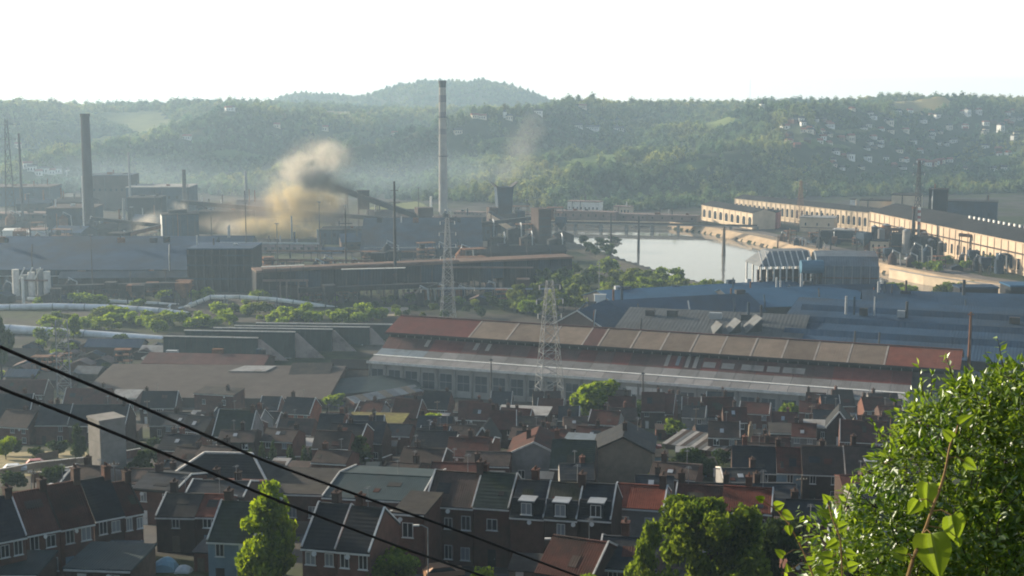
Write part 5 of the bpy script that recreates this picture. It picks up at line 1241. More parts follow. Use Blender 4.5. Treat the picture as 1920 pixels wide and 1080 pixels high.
def house(label, ex, ey, ex1, ry, yaw=0.0, h=6.0, roof='slate', wall='brick', d=None, verge='LR', vm='coping', chim=(.5,), wins=True, dorm=(), gable=False, floors=2, gutter='coping', flat_r=False, sky=0, nw=None, mansard=False, cat='house', name='row_house', group=None, P0=None, door=True, backh=0):
    """house with its front eave from picture column ex (height ey) to column ex1 and ridge at row ry"""
    P = P0 or solve(ex, ey, h); yaw = R(yaw); c, s_ = math.cos(yaw), math.sin(yaw)
    lo, hi = .5, 60.0
    for _ in range(40):
        m = (lo + hi) / 2
        if proj((P.x + c * m, P.y + s_ * m, P.z))[0] < ex1: lo = m
        else: hi = m
    w = lo; sc_ = FPX / P.y; slope = (EYE - P.z) / P.y
    d = d or 8.5
    run = d if flat_r else d / 2
    r = (ey - ry) / sc_ - (0 if gable else run * slope * math.cos(yaw))
    r = max(.35 if flat_r else 1.0, min(r, 5.4))
    root = thing(name, label, cat, (P.x, P.y, P.z - h), yaw, group); HOUSES.append((P.x + c * w / 2 - s_ * d / 2, P.y + s_ * w / 2 + c * d / 2, max(w, d) / 2, root, w, d, h, r, None if group else short(label)))
    e = .03; wm, rm = MT[wall], MT[roof]
    mb = MB(); dn = -4.0
    if gable:
        mb.extr([(e, dn), (w - e, dn), (w - e, h), (w / 2, h + r), (e, h)], 0, d)
    elif flat_r:
        mb.extrx([(0, dn), (d, dn), (d, h + r), (0, h)], e, w - e)
    else:
        mb.extrx([(0, dn), (d, dn), (d, h), (d / 2, h + r), (0, h)], e, w - e)
    mb.build('wall', wm, root)
    def slope_slab(a, b_, lo_, hi_, nm, mat, parent, t=.16, off=.05, axis='x'):
        dv = Vector((b_[0] - a[0], b_[1] - a[1])).normalized(); q = Vector((-dv.y, dv.x)); q = q if q.y > 0 else -q
        pl = [(a[0] + q.x * off, a[1] + q.y * off), (b_[0] + q.x * off, b_[1] + q.y * off), (b_[0] + q.x * (off + t), b_[1] + q.y * (off + t)), (a[0] + q.x * (off + t), a[1] + q.y * (off + t))]
        m = MB(); (m.extrx if axis == 'x' else m.extr)(pl, lo_, hi_); return m.build(nm, mat, parent)
    k = r / (w / 2 if gable else run)
    o = .3
    if gable:
        r1 = slope_slab((-o, h - o * k), (w / 2, h + r), -.25, d + .25, 'roof', rm, root, axis='y')
        slope_slab((w + o, h - o * k), (w / 2, h + r), -.25, d + .25, 'roof', rm, root, axis='y')
        if verge:
            for a in ((-o, h - o * k), (w + o, h - o * k)):
                MB().bar((a[0], -.3, a[1] + .18), (w / 2, -.3, h + r + .18), .14, .3).build('verge_board', MT[vm], r1)
    elif flat_r:
        r1 = slope_slab((-o, h - o * k), (d + .2, h + r + .2 * k), -.15, w + .15, 'roof', rm, root)
    else:
        r1 = slope_slab((-o, h - o * k), (d / 2, h + r), .01, w - .01, 'roof', rm, root)
        slope_slab((d + o, h - o * k), (d / 2, h + r), .01, w - .01, 'roof', rm, root)
        MB().box(.02, w - .02, d / 2 - .16, d / 2 + .16, h + r + .16, h + r + .3).build('ridge_tiles', rm, r1)
        for ch, x in (('L', 0.1), ('R', w - .1)):
            if ch in verge:
                m = MB(); m.bar((x, -o - .05, h - o * k + .3), (x, d / 2, h + r + .34), .16, .22); m.bar((x, d + o, h - o * k + .3), (x, d / 2 + .01, h + r + .34), .16, .22); m.build('verge_coping', MT[vm], r1)
    if gutter and not gable: MB().box(.0, w, -o - .14, -o + .02, h - o * k - .12, h - o * k + .06).build('gutter', MT[gutter], r1)
    for q in chim or ():
        cx = w * q; cyy, cz = (d * .45, h + r) if gable else (d / 2 + (.5 if cx < w * .9 else 0), h + r)
        hh = hr_.uniform(.9, 1.7)
        co = MB().box(cx - .38, cx + .38, cyy - .5, cyy + .5, cz - 1.2, cz + hh).box(cx - .45, cx + .45, cyy - .57, cyy + .57, cz + hh, cz + hh + .14).cyl(cx, cyy - .25, cz + hh + .14, cz + hh + .5, .13, .1, 8).cyl(cx, cyy + .25, cz + hh + .14, cz + hh + .5, .13, .1, 8)
        co.build('chimney', MT['brickdark' if hr_.random() < .75 else 'brick'], r1)
    if hr_.random() < .45 and not flat_r:   # roof aerial
        ax, ay, az = (w * hr_.uniform(.2, .8), d / 2, h + r + .2)
        m = MB().cyl(ax, ay, az - .3, az + 2.2, .035, .035, 6); 
        for q in range(4): m.bar((ax - .45 + q * .06, ay + .3 * q - .4, az + 2.1), (ax + .45 - q * .06, ay + .3 * q - .4, az + 2.1), .03)
        m.bar((ax, ay - .5, az + 2.1), (ax, ay + .6, az + 2.1), .03); m.build('aerial', MT['steel'], r1)
    if hr_.random() < .5 and not gable:   # satellite dish below the eaves
        x = w * hr_.uniform(.12, .88); c_ = Vector((x, -.32, h - .6)); m = MB()
        m.tube([c_, c_ + Vector((.06, -.1, .05)), c_ + Vector((.08, -.14, .06))], .06, 10, .27); m.bar(c_, (c_.x, c_.y + .4, c_.z - .15), .04); m.build('satellite_dish', MT['white'], r1)
    if not flat_r and not gable:          # odd replaced patches of tiling
        for q in range(hr_.choice([0, 1, 1, 2])):
            a = hr_.uniform(.08, .7) * w; b_ = a + hr_.uniform(.5, 2.2); t0 = hr_.uniform(.05, .55); t1 = t0 + hr_.uniform(.12, .35); y0, y1 = run * t0, run * min(t1, .95); zz = lambda y: h + k * y + .235 * (1 + k * k) ** .5
            if b_ < w - .3: MB().hexa([(a, y0, zz(y0) - .05), (b_, y0, zz(y0) - .05), (b_, y1, zz(y1) - .05), (a, y1, zz(y1) - .05)], [(a, y0, zz(y0) + .03), (b_, y0, zz(y0) + .03), (b_, y1, zz(y1) + .03), (a, y1, zz(y1) + .03)]).build('roof_patch', MT[hr_.choice(['slate', 'brown', 'darkred', 'olive', 'felt'])], r1)
    if wins:
        n = nw or max(1, int(w // 2.7)); fh = h / floors
        for fl in range(floors):
            for q in range(n):
                x = w * (q + .5) / n; z = fl * fh + (.9 if floors > 1 or h > 3.2 else .7)
                if fl == 0 and door and q == 0 and floors > 0:
                    dr = MB().box(x - .48, x + .48, -.05, .03, .05, 2.15).build('door', MT[hr_.choice(['darkwood', 'wood', 'white', 'blueren'])], root); MB().box(x + .3, x + .38, -.12, -.055, 1.0, 1.12).build('handle', MT['steel'], dr); continue
                if not (nw or hr_.random() < .62): continue
                add_window(root, x + hr_.uniform(-.15, .15), z, min(hr_.choice([.8, .95, 1.1]), w / n * .5), min(hr_.choice([1.2, 1.4, 1.55]), fh * .52), 0, hr_.random() < .3)
        if w > 9 or 'R' in verge:     # gable-side windows
            pass
    if mansard:
        MB().extrx([(-.35, h - .25), (.55, h + 1.9), (.9, h + 1.9), (.9, h - .25)], .12, w - .12).build('mansard_slope', MT['slate'], root)
    for q in dorm:
        x = w * q; z0 = h + (.15 if mansard else .25); y0 = -.42 if mansard else .5
        dm = MB().box(x - .78, x + .78, y0, y0 + 2.0, z0, z0 + 1.7).build('dormer', MT['slate'], root); MB().box(x - .95, x + .95, y0 - .2, y0 + 2.0, z0 + 1.702, z0 + 1.84).build('dormer_roof', MT['zinc'], dm)
        f, p, c2 = win_meshes(1.05, 1.2); fo = link('window_frame', f, dm, (x, y0 - .03, z0 + .26)); link('pane', c2 if hr_.random() < .5 else p, dm, (x, y0 - .05, z0 + .26))
    for q in range(sky):
        x = w * (q + .6) / (sky + .4); t = hr_.uniform(.3, .6); y = run * t; z = h + r * t + .26
        MB().hexa([(x - .4, y - .5, z - .5 * k), (x + .4, y - .5, z - .5 * k), (x + .4, y + .5, z + .5 * k), (x - .4, y + .5, z + .5 * k)], [(x - .4, y - .5, z + .07 - .5 * k), (x + .4, y - .5, z + .07 - .5 * k), (x + .4, y + .5, z + .07 + .5 * k), (x - .4, y + .5, z + .07 + .5 * k)]).build('skylight', MT['zinc'], r1)
    return root

H = house
# -- front row with dormers (faces the viewer, centre)
Y1 = -13
H('brown-tiled brick house at the left end of the dormered front row, white shutters upstairs', 796, 945, 888, 880, Y1, 7.2, 'brown', 'brick', 8.5, 'LR', nw=3, chim=(.96,))
H('dark slate-roofed red brick house second from the left in the dormered front row', 888, 948, 956, 883, Y1, 7.2, 'green', 'brick', 8.5, 'R', chim=(.04,))
H('slate mansard house with one white dormer, third in the front row', 956, 966, 1021, 897, Y1, 6.4, 'slate', 'brick', 8, 'R', mansard=True, dorm=(.5,), chim=(.5,))
H('olive-roofed mansard house with one white dormer and pale gutter, fourth in the front row', 1021, 969, 1083, 901, Y1, 6.4, 'olive', 'brickdark', 8, 'R', mansard=True, dorm=(.5,), chim=(.95,))
H('dark-roofed house with a single dormer between the mansards and the red-tiled end house', 1083, 970, 1147, 903, Y1, 6.4, 'slate', 'brickdark', 8, 'R', dorm=(.55,), mansard=True, chim=())
H('red-tiled house with broad white eaves board at the right of the dormered row', 1147, 949, 1246, 906, Y1, 6.6, 'red', 'render', 7, 'LR', 'white', gutter='white', chim=(.9,))
H('long red-tiled house behind the big dark tree, right of the white-eaved one', 1262, 952, 1352, 906, Y1, 6, 'darkred', 'brick', 7, 'L', chim=(.1,))
H('orange-red tiled house with pale right verge behind the big dark tree', 1352, 956, 1448, 910, Y1, 6, 'red', 'brick', 7, 'R', chim=(.5,))
H('red brick house with tall blank gable at the left end of the dormered row', 737, 962, 796, 948, Y1, 7.0, 'felt', 'brick', 7, '', flat_r=True, chim=(), nw=1)
# -- left-front row along its street
YL = 38
for lb, a, b_, c_, d_, rf_, wl_, ve in [
    ('dark-roofed brick house at the left edge, first of the street row', -90, 1030, -35, 948, 'darkred', 'brickdark', ''),
    ('old red-roofed house with pale gutter at the left edge of the street row', -35, 1019, 49, 938, 'slate', 'brick', 'R'),
    ('dark slate house third along the street row at left', 49, 1001, 112, 922, 'darkred', 'brick', 'R'),
    ('old red-tiled house with bright gutter midway along the street row at left', 112, 990, 176, 908, 'darkred', 'brick', ''),
    ('blue-black roofed house beyond the bright gutter in the street row at left', 176, 974, 232, 899, 'slate', 'brickdark', ''),
    ('brick house at the far end of the street row at left', 232, 966, 268, 905, 'darkred', 'brick', 'R')]:
    H(lb, a, b_, c_, d_, YL, 5.6, rf_, wl_, 8, ve, vm='darkwood' if 'old' not in lb else 'coping', nw=3 if 'edge' in lb else 2, chim=(.9,), gutter='white')
# -- houses left of the tall bright tree
H('dark brown roofed low house left of the orange roof strip', 292, 968, 366, 924, -4, 4.5, 'felt', 'brickdark', 8, 'L', chim=(.2,))
H('narrow house with orange-red tiles between a brown and a slate roof', 366, 968, 412, 926, -4, 4.5, 'red', 'brickdark', 8, 'R', chim=())
H('teal-grey slate house with white gutter left of the tall bright tree', 389, 1012, 478, 936, -8, 5.2, 'green', 'blueren', 8.5, 'LR', chim=(.15,), gutter='white', nw=2)
# -- slate row right of the tall bright tree
H('slate house with pale left verge just right of the tall bright tree', 566, 1024, 632, 938, -14, 5.4, 'slate', 'brick', 9, 'LR', chim=(.5,), gutter='white', nw=2)
H('slate house with pale verges at the right end of the row by the bright tree', 632, 1030, 695, 945, -14, 5.4, 'slate', 'brick', 9, 'R', vm='white', chim=(.2,), gutter='white', nw=2)
# -- second line: big roofs
root = None
P = solve(292, 914, 4.5); Q = solve(505, 916, 4.5)
yw, Lh = base_yaw(P, Q); root = thing('hip_roof_hall', 'large blue-grey hipped roof hall with bright left hip, left of centre', 'hall', (P.x, P.y, P.z - 4.5), yw)
MB().box(0.2, Lh - .2, .2, 11.8, -4, 4.4).build('wall', MT['brickdark'], root)
rr = MB().hexa([(-.4, -.4, 4.45), (Lh + .4, -.4, 4.45), (Lh + .4, 12.4, 4.45), (-.4, 12.4, 4.45)], [(5.5, 5.9, 8.2), (Lh - 4, 5.9, 8.2), (Lh - 4, 6.1, 8.2), (5.5, 6.1, 8.2)]).build('roof', MT['slate'], root)
for a, b_ in [((-.4, -.4, 4.6), (5.5, 5.9, 8.3)), ((Lh + .4, -.4, 4.6), (Lh - 4, 5.9, 8.3)), ((5.5, 6, 8.3), (Lh - 4, 6, 8.3)), ((-.4, -.5, 4.5), (Lh + .4, -.5, 4.5))]: MB().bar(a, b_, .3, .25).build('hip_capping', MT['coping'], rr)
H('long flat brown felt roof behind the tall bright tree', 492, 925, 640, 876, -6, 4.2, 'felt', 'brick', 12, 'L', flat_r=True, chim=(), name='flat_roof_house', wins=True, floors=1)
H('broad teal-grey low-pitched roof with pale edge left of the brown-tiled end house', 604, 932, 788, 884, -10, 4.2, 'teal', 'brick', 16, 'LR', chim=(), name='workshop', floors=1, cat='workshop')
# -- back rows, left
H('slate house with bright right verge at the left edge of the back row', -40, 786, 55, 722, 0, 5, 'slate', 'brickdark', 9, 'R', chim=(.8,), gutter='white', vm='white')
H('slate house left of the second bright verge in the back row', 66, 796, 128, 757, 0, 5, 'slate', 'brick', 9, 'R', chim=(.5,), gutter='white')
H('slate house behind the concrete tower in the back row', 128, 797, 236, 758, 0, 5, 'slate', 'brickdark', 9, 'R', chim=(.9,), gutter='white', nw=4)
H('dull red-tiled house at the left edge behind the slate back row', -20, 739, 84, 712, 0, 5, 'darkred', 'brickdark', 9, 'R', chim=(.7,))
H('dull red-tiled house behind the back row left of the pale flat roof', 116, 760, 204, 728, 0, 5, 'darkred', 'brick', 9, 'L', chim=(.2, .8))
H('small house with pale flat roof behind the back row', 206, 746, 256, 730, -5, 4.5, 'pale', 'brick', 6, '', flat_r=True, chim=(), floors=1)
H('dark slate house with bright right verge beyond the concrete tower', 262, 764, 330, 733, 0, 5, 'slate', 'brickdark', 8, 'R', vm='white', chim=(.1,), gutter='white')
H('low house with white windows and pale gutter below the dark slate one', 280, 797, 350, 772, -3, 3.6, 'felt', 'brickdark', 7, '', chim=(), floors=1, gutter='white', door=False, nw=2)
H('tall brown brick house with one white window, flat topped, left of centre', 364, 738, 438, 724, -14, 8, 'felt', 'brick', 8, '', flat_r=True, chim=(.7,), nw=2, floors=2)
H('mossy green-grey roofed house with pale verges left of centre', 398, 816, 470, 767, -8, 4.5, 'green', 'render', 9, 'LR', vm='white', chim=(.9,))
H('narrow dark house with two bright verges behind the mossy roofed one', 484, 768, 522, 743, -6, 5, 'slate', 'brick', 8, 'LR', vm='white', chim=())
H('orange brick house with dark gable and bright verge left of centre', 527, 774, 582, 744, -12, 5.2, 'slate', 'brickorange', 9, 'R', vm='white', gutter='white', chim=(.2,), nw=3)
H('low red brick annexe in front of the orange brick house', 508, 806, 642, 798, -10, 2.6, 'felt', 'brickorange', 4, '', flat_r=True, chim=(), floors=1, nw=4, name='annexe')
H('low flat pale-topped building by the row of small conifers', 548, 836, 646, 826, -10, 2.6, 'pale', 'render', 5, '', flat_r=True, chim=(), floors=1, nw=3, name='annexe')
H('flat mossy yellow-green roof lit by the sun left of centre', 646, 792, 754, 774, -6, 3.4, 'mossfelt', 'brick', 10, '', flat_r=True, chim=(), floors=1, nw=3, name='flat_roof_house')
H('dark roofed house right of the small conifers', 640, 828, 716, 788, -8, 4.2, 'slate', 'brickdark', 9, 'L', chim=(.6,), floors=1)
H('small dark house with white left verge and white eaves right of the conifers', 718, 816, 768, 795, -8, 4.2, 'slate', 'brick', 7, 'L', vm='white', gutter='white', chim=(), floors=1)
H('dark brown roofed house behind the dark bushes at centre left', 745, 872, 828, 838, -10, 4.5, 'brown', 'brickdark', 9, 'R', chim=(.3,), floors=1)
H('slate house tucked behind the brown-tiled end house', 770, 836, 850, 806, -10, 4.5, 'slate', 'brickdark', 8, '', chim=(.7,), floors=1)
# -- centre and right
H('grey rendered house with large plain gable in the middle of the village', 952, 852, 1050, 828, -6, 5.2, 'darkred', 'render', 12, 'LR', gable=True, chim=(.35,), wins=True, nw=2, floors=1, door=False, name='gable_house')
H('low brown-roofed annexe left of the grey gable', 868, 872, 955, 846, -6, 3.6, 'brown', 'brick', 7, '', chim=(), floors=1, name='annexe')
H('small steep gabled house with two bright white verges left of centre right', 884, 832, 926, 800, -8, 3.8, 'slate', 'brickdark', 9, 'LR', vm='white', gable=True, chim=(), nw=1, floors=1, name='gable_house')
H('dark mossy roof between the grey gable and the pale brick gable', 1030, 876, 1114, 822, -8, 4.2, 'green', 'brickdark', 9, '', chim=(.1,), floors=1)
H('pale brick house with broad blank gable in the middle of the village', 1112, 846, 1224, 818, -8, 6, 'slate', 'brickpale', 12, 'LR', vm='darkwood', gable=True, chim=(.5,), wins=False, name='gable_house')
H('workshop with pale blue sheet roof behind the pale brick gable', 1046, 842, 1148, 810, -16, 4.5, 'paleblue', 'brick', 9, '', flat_r=True, chim=(), floors=1, name='workshop', cat='workshop')
H('red brick house with sunlit flat top and red chimney before the mill', 930, 776, 1026, 764, -10, 5, 'pale', 'brick', 9, '', flat_r=True, chim=(.35,), nw=3)
H('orange-red brick house between the bright tree and the mill wall', 1214, 748, 1266, 736, -20, 5.5, 'red', 'brickorange', 8, '', chim=(.8,), nw=2)
H('dark house with small flat roof left of the red brick one before the mill', 850, 772, 925, 756, -10, 4.2, 'felt', 'brickdark', 8, '', flat_r=True, chim=(.6,), nw=2)
H('slate-roofed house at the left end of the right-hand back row', 1372, 883, 1456, 834, -8, 5, 'slate', 'brickdark', 9, '', chim=(.3,), gutter='coping')
H('narrow rust-tiled house with pale blue front in the right-hand back row', 1456, 885, 1504, 837, -8, 5, 'darkred', 'blueren', 9, '', chim=(.1,), nw=1)
H('brown slate house with white window and pale right verge in the right-hand back row', 1504, 887, 1586, 834, -8, 5, 'brown', 'brickdark', 9, 'R', chim=(.5,), nw=2)
H('brown-tiled house with a white dormer next to the foreground bush', 1586, 889, 1680, 834, -8, 5, 'brown', 'brickdark', 9, '', chim=(.2,), dorm=(.5,), nw=3)
H('dark red house half behind the foreground bush', 1574, 826, 1665, 786, -12, 4.5, 'darkred', 'brick', 9, 'L', chim=(.5,))
H('house with white-edged flat roof and small arch right of the striped canopy', 1444, 812, 1526, 802, -8, 4.2, 'felt', 'brickdark', 8, '', flat_r=True, chim=(), gutter='white', nw=3, floors=1)
H('dark gabled house with thin white verges near the mill at right', 1550, 800, 1596, 770, -14, 4.5, 'slate', 'brickdark', 9, 'LR', vm='white', gable=True, chim=(), nw=1, floors=1, name='gable_house')
H('low building with pale flat roof beside the white-verged gable', 1508, 800, 1556, 790, -10, 3.5, 'pale', 'brickdark', 6, '', flat_r=True, chim=(), nw=2, floors=1, name='annexe')
H('red-brown brick house near the mill left of the pale flat roof', 1498, 772, 1530, 752, -12, 6, 'darkred', 'brick', 7, '', chim=(.6,), nw=1)
H('brick-red roofed house with white coping right of the big dark tree', 1476, 1050, 1562, 982, -6, 5, 'darkred', 'brick', 8, 'R', chim=(), gutter='white')
H('dark slate house with white balcony rail behind the bush', 1478, 978, 1568, 936, -6, 5, 'slate', 'brickdark', 8, 'R', vm='white', chim=(.2,))
# -- front bottom
H('dark red roof in front of the dormered row, its ridge facing the viewer', 1004, 1072, 1112, 1000, -24, 4.0, 'darkred', 'brickdark', 9, 'R', chim=(), gutter='darkwood')
H('dark slate roof with pale gutter in front of the red-tiled end house', 1118, 1064, 1232, 1002, -10, 4.2, 'slate', 'brickdark', 9, 'L', chim=(.4,), gutter='white')
H('low teal sheet-roofed garage at the bottom left', 122, 1066, 246, 1036, -6, 2.6, 'teal', 'brickdark', 7, '', flat_r=True, chim=(), floors=1, nw=2, name='garage', cat='garage')
H('low teal sheet-roofed shed at the bottom left corner', -20, 1078, 70, 1060, 0, 2.4, 'teal', 'brickdark', 6, '', flat_r=True, chim=(), floors=1, nw=2, name='garage', cat='garage')
# -- fill the gaps between the streets with small dark houses
fr = random.Random(9); made = 0; tries = 0
while made < 105 and tries < 9000:
    tries += 1
    px = fr.uniform(-30, 1700); D = fr.uniform(175, 445); x = (px - 960) / FPX * D; z = terr(x, D); h = fr.choice([3.4, 4.2, 4.6, 5.2])
    w = fr.uniform(5.5, 9)
    if any((x + w / 2 - q[0]) ** 2 + (D + 4 - q[1]) ** 2 < (q[2] * .9 + 3.6) ** 2 for q in HOUSES): continue
    P = Vector((x, D, z + h)); p0 = proj(P); p1 = proj((x + w, D, z + h))
    if p0[1] < 758 + 26 * (px < 640) or (px < 250 and 800 < p0[1] < 905): continue
    H(['slate', 'brown', 'dull red'][made % 3] + '-roofed small house ' + beside(x, D), p0[0], p0[1], p1[0], p0[1] - fr.uniform(20, 36), fr.choice([-12, -8, -5, 0, 70 if False else -15]), h, ['slate', 'brown', 'darkred'][made % 3], fr.choice(['brick', 'brickdark', 'brickdark', 'render']), fr.uniform(7, 9), fr.choice(['', 'L', 'R', 'LR']), fr.choice(['coping', 'white', 'darkwood']), chim=(fr.uniform(.1, .9),), floors=1 if h < 4.4 else 2, gutter=fr.choice(['white', 'coping', 'darkwood']), group='small houses crowded between the mill and the front rows', P0=P, sky=fr.choice([0, 0, 1]))
    made += 1

# small outbuildings, lean-tos and fences packed into the yards
OUT = []
made = tries = 0
while made < 120 and tries < 9000:
    tries += 1
    px = fr.uniform(-30, 1690); D = fr.uniform(132, 430); x = (px - 960) / FPX * D
    w, d, hh = fr.uniform(2.2, 4.6), fr.uniform(2, 4), fr.uniform(2.0, 3.0); cx_, cy_ = x + w / 2, D + d / 2
    if any((cx_ - q[0]) ** 2 + (cy_ - q[1]) ** 2 < (q[2] * .82 + 2.2) ** 2 for q in HOUSES) or any((cx_ - a) ** 2 + (cy_ - b_) ** 2 < 16 for a, b_ in OUT): continue
    if px < 250 and 840 < proj((x, D, terr(x, D)))[1] < 905: continue
    OUT.append((cx_, cy_)); kd = ['brick', 'brickdark', 'render', 'wood', 'blueren'][made % 5]; rk = ['felt', 'grey', 'teal', 'brown', 'pale', 'felt', 'slate'][made % 7]
    root = thing('outbuilding', {'brick': 'brick', 'brickdark': 'dark brick', 'render': 'grey rendered', 'wood': 'wooden', 'blueren': 'blue-painted'}[kd] + ' outbuilding with ' + {'felt': 'felt', 'grey': 'grey sheet', 'teal': 'teal sheet', 'brown': 'brown tiled', 'pale': 'pale sheet', 'slate': 'slate'}[rk] + ' roof ' + beside(cx_, cy_), 'outbuilding', (x, D, terr(cx_, cy_)), R(fr.uniform(-16, 4)), 'small outbuildings in the yards')
    MB().extrx([(0, -2), (d, -2), (d, hh + .5), (0, hh)], 0, w).build('wall', MT[kd], root)
    MB().extrx([(-.25, hh - .03), (d + .2, hh + .57), (d + .2, hh + .69), (-.25, hh + .09)], -.15, w + .15).build('roof', MT[rk], root)
    MB().box(w * .2, w * .2 + .85, -.05, .03, 0, 1.95).build('door', MT[fr.choice(['wood', 'darkwood', 'white', 'blueren'])], root)
    made += 1
made = tries = 0
while made < 60 and tries < 5000:
    tries += 1
    px = fr.uniform(-30, 1690); D = fr.uniform(135, 430); x = (px - 960) / FPX * D; Lf = fr.uniform(5, 14); an = R(fr.choice([-12, -8, 78, 82, 75]) + fr.uniform(-4, 4)); ex_, ey_ = x + math.cos(an) * Lf, D + math.sin(an) * Lf
    if any(min((x + (ex_ - x) * t - q[0]) ** 2 + (D + (ey_ - D) * t - q[1]) ** 2 for t in (0, .5, 1)) < (q[2] * .75 + .6) ** 2 for q in HOUSES): continue
    br = made % 3; root = thing('garden_wall' if br else 'garden_fence', ('brick garden wall with pale coping ' if br else 'plain board garden fence ') + beside(x, D), 'wall' if br else 'fence', (x, D, 0), 0, 'garden walls and fences between the houses')
    n_ = 5
    for i in range(n_):
        a, b_ = [Vector((math.cos(an) * Lf * t, math.sin(an) * Lf * t, 0)) for t in (i / n_, (i + 1) / n_)]
        za, zb = terr(x + a.x, D + a.y), terr(x + b_.x, D + b_.y); a.z, b_.z = za + .5, zb + .5
        MB().bar(a, b_, .22 if br else .08, 2.4).build('wall_section' if br else 'fence_panel', MT['brick' if br == 1 else 'brickdark'] if br else MT['wood'], root)
        if br: MB().bar(a + Vector((0, 0, 1.26)), b_ + Vector((0, 0, 1.26)), .32, .1).build('coping', MT['coping'], root)
        else: MB().bar((b_.x, b_.y, zb - .6), (b_.x, b_.y, zb + 1.8), .12).build('post', MT['wood'], root)
    made += 1
# -- striped canopy on posts
A, B = solve(1243, 830, 3.6), solve(1360, 836, 3.6); yw, Lc = base_yaw(A, B)
root = thing('striped_canopy', 'open canopy roof of alternating pale and rusty sheets on thin posts', 'canopy', (A.x, A.y, A.z - 3.6), yw)
n = 14
for k in range(n):
    MB().hexa([(Lc * k / n + .03, -.4, 3.5), (Lc * (k + 1) / n - .03, -.4, 3.5), (Lc * (k + 1) / n - .03, 9, 4.7), (Lc * k / n + .03, 9, 4.7)], [(Lc * k / n + .03, -.4, 3.58), (Lc * (k + 1) / n - .03, -.4, 3.58), (Lc * (k + 1) / n - .03, 9, 4.78), (Lc * k / n + .03, 9, 4.78)]).build('roof_sheet', [MT['pale'], MT['brown'], MT['grey']][k % 3], root)
for k in range(4):
    for y in (.1, 8.6): MB().box(Lc * k / 3 * .98 + .05, Lc * k / 3 * .98 + .19, y, y + .14, -2, 3.45 + y * .13).build('post', MT['wood'], root)
MB().box(0, Lc, 6, 6.2, -2, 3.6).build('back_wall', MT['brickdark'], root)
P = solve(1407, 830, 4); root = thing('pale_chimney', 'pale tapering chimney stack standing beside the striped canopy', 'chimney', (P.x, P.y, P.z - 4)); zt = W(1407, 797, P.y).z - P.z + 4
MB().hexa([(-.9, -.9, -3), (.9, -.9, -3), (.9, .9, -3), (-.9, .9, -3)], [(-.4, -.4, zt), (.4, -.4, zt), (.4, .4, zt), (-.4, .4, zt)]).build('shaft', MT['brickpale'], root); MB().cyl(0, 0, zt, zt + .7, .28, .22, 10).build('pot', MT['brickpale'], root)
# -- concrete tower
P = solve(191, 908, 0); D = P.y; s = D / FPX; wT = 50 * s; zt = W(190, 782, D).z - P.z
zt -= 1.0; root = thing('concrete_tower', 'square grey concrete tower with sunlit left face among the houses', 'tower', P, R(40))
MB().box(0, wT * 1.05, 0, wT * 1.1, -3, zt).build('shaft', MT['concrete'], root); MB().box(-.15, wT * 1.05 + .15, -.15, wT * 1.1 + .15, zt + .002, zt + .35).build('coping', MT['concrete'], root)
for z in (.33, .66): MB().box(-.03, wT * 1.05 + .03, -.03, wT * 1.1 + .03, zt * z, zt * z + .07).build('joint_band', MT['render'], root)
# -- yard walls and terraces
def wall_line(label, pts, h, mat, cap=MT['coping'], t=.3):
    root = thing('garden_wall', label, 'wall', (0, 0, 0)); P = [solve(a, b_) for a, b_ in pts]
    for p, q in zip(P, P[1:]):
        a, b_ = Vector((p.x, p.y, p.z + h / 2 - .6)), Vector((q.x, q.y, q.z + h / 2 - .6)); MB().bar(a, b_, t, h + 1.2).build('wall_section', mat, root)
        u = Vector((0, 0, h / 2 + .66)); MB().bar(a + u, b_ + u, t + .14, .12).build('coping', cap, root)
wall_line('low sunlit yard wall behind the left street row', [(-40, 900), (70, 878), (165, 868)], 1.2, MT['brickpale'])
wall_line('second yard wall with pale coping below the concrete tower', [(60, 905), (150, 888), (250, 897)], 1.6, MT['brick'])
wall_line('red brick yard wall behind the slate row and brown flat roof', [(500, 948), (640, 950), (790, 955)], 2.2, MT['brick'])
wall_line('garden wall with pale coping running behind the small conifers', [(420, 874), (520, 868), (640, 866)], 1.2, MT['brick'])
for px, py, lb in [(532, 862, 'leftmost of four white gate posts among the small conifers'), (555, 862, 'second white gate post from the left among the small conifers'), (597, 864, 'third white gate post among the small conifers'), (622, 864, 'rightmost white gate post among the small conifers')]:
    P = solve(px, py); root = thing('gate_post', lb, 'post', P); MB().box(-.22, .22, -.22, .22, -1, 3.0).build('post_shaft', MT['white'], root); MB().box(-.3, .3, -.3, .3, 3.0, 3.2).build('post_cap', MT['coping'], root)
# terrace ground with the sunlight put into its pale yellow colour
P = [solve(a, b_) for a, b_ in [(-60, 905), (180, 880), (160, 845), (-60, 850)]]
tag(MB().quad(*[(p.x, p.y, p.z + .06) for p in P]).build('yard_ground', M('yard_sunlit_tint', (.26, .22, .13), .95, .3, .3, dirt=(.16, .15, .08))), kind='structure')
# streets
for pts in [[(40, 1110), (150, 1078), (262, 1010), (300, 985)], [(700, 1090), (860, 1084), (1000, 1088), (1180, 1096)], [(880, 902), (1000, 894), (1130, 890), (1260, 892)], [(260, 905), (420, 880), (660, 872), (850, 884)]]:
    P = [solve(a, b_) for a, b_ in pts]; m = MB()
    for p, q in zip(P, P[1:]):
        n_ = 6
        for i in range(n_):
            a, b_ = p.lerp(q, i / n_), p.lerp(q, (i + 1) / n_); v = (q - p); nr = Vector((-v.y, v.x, 0)).normalized() * 3
            m.quad(*[(c.x, c.y, terr(c.x, c.y) + .09) for c in (a - nr, b_ - nr, b_ + nr, a + nr)])
    tag(m.build('village_street', MT['asphalt']), kind='structure')
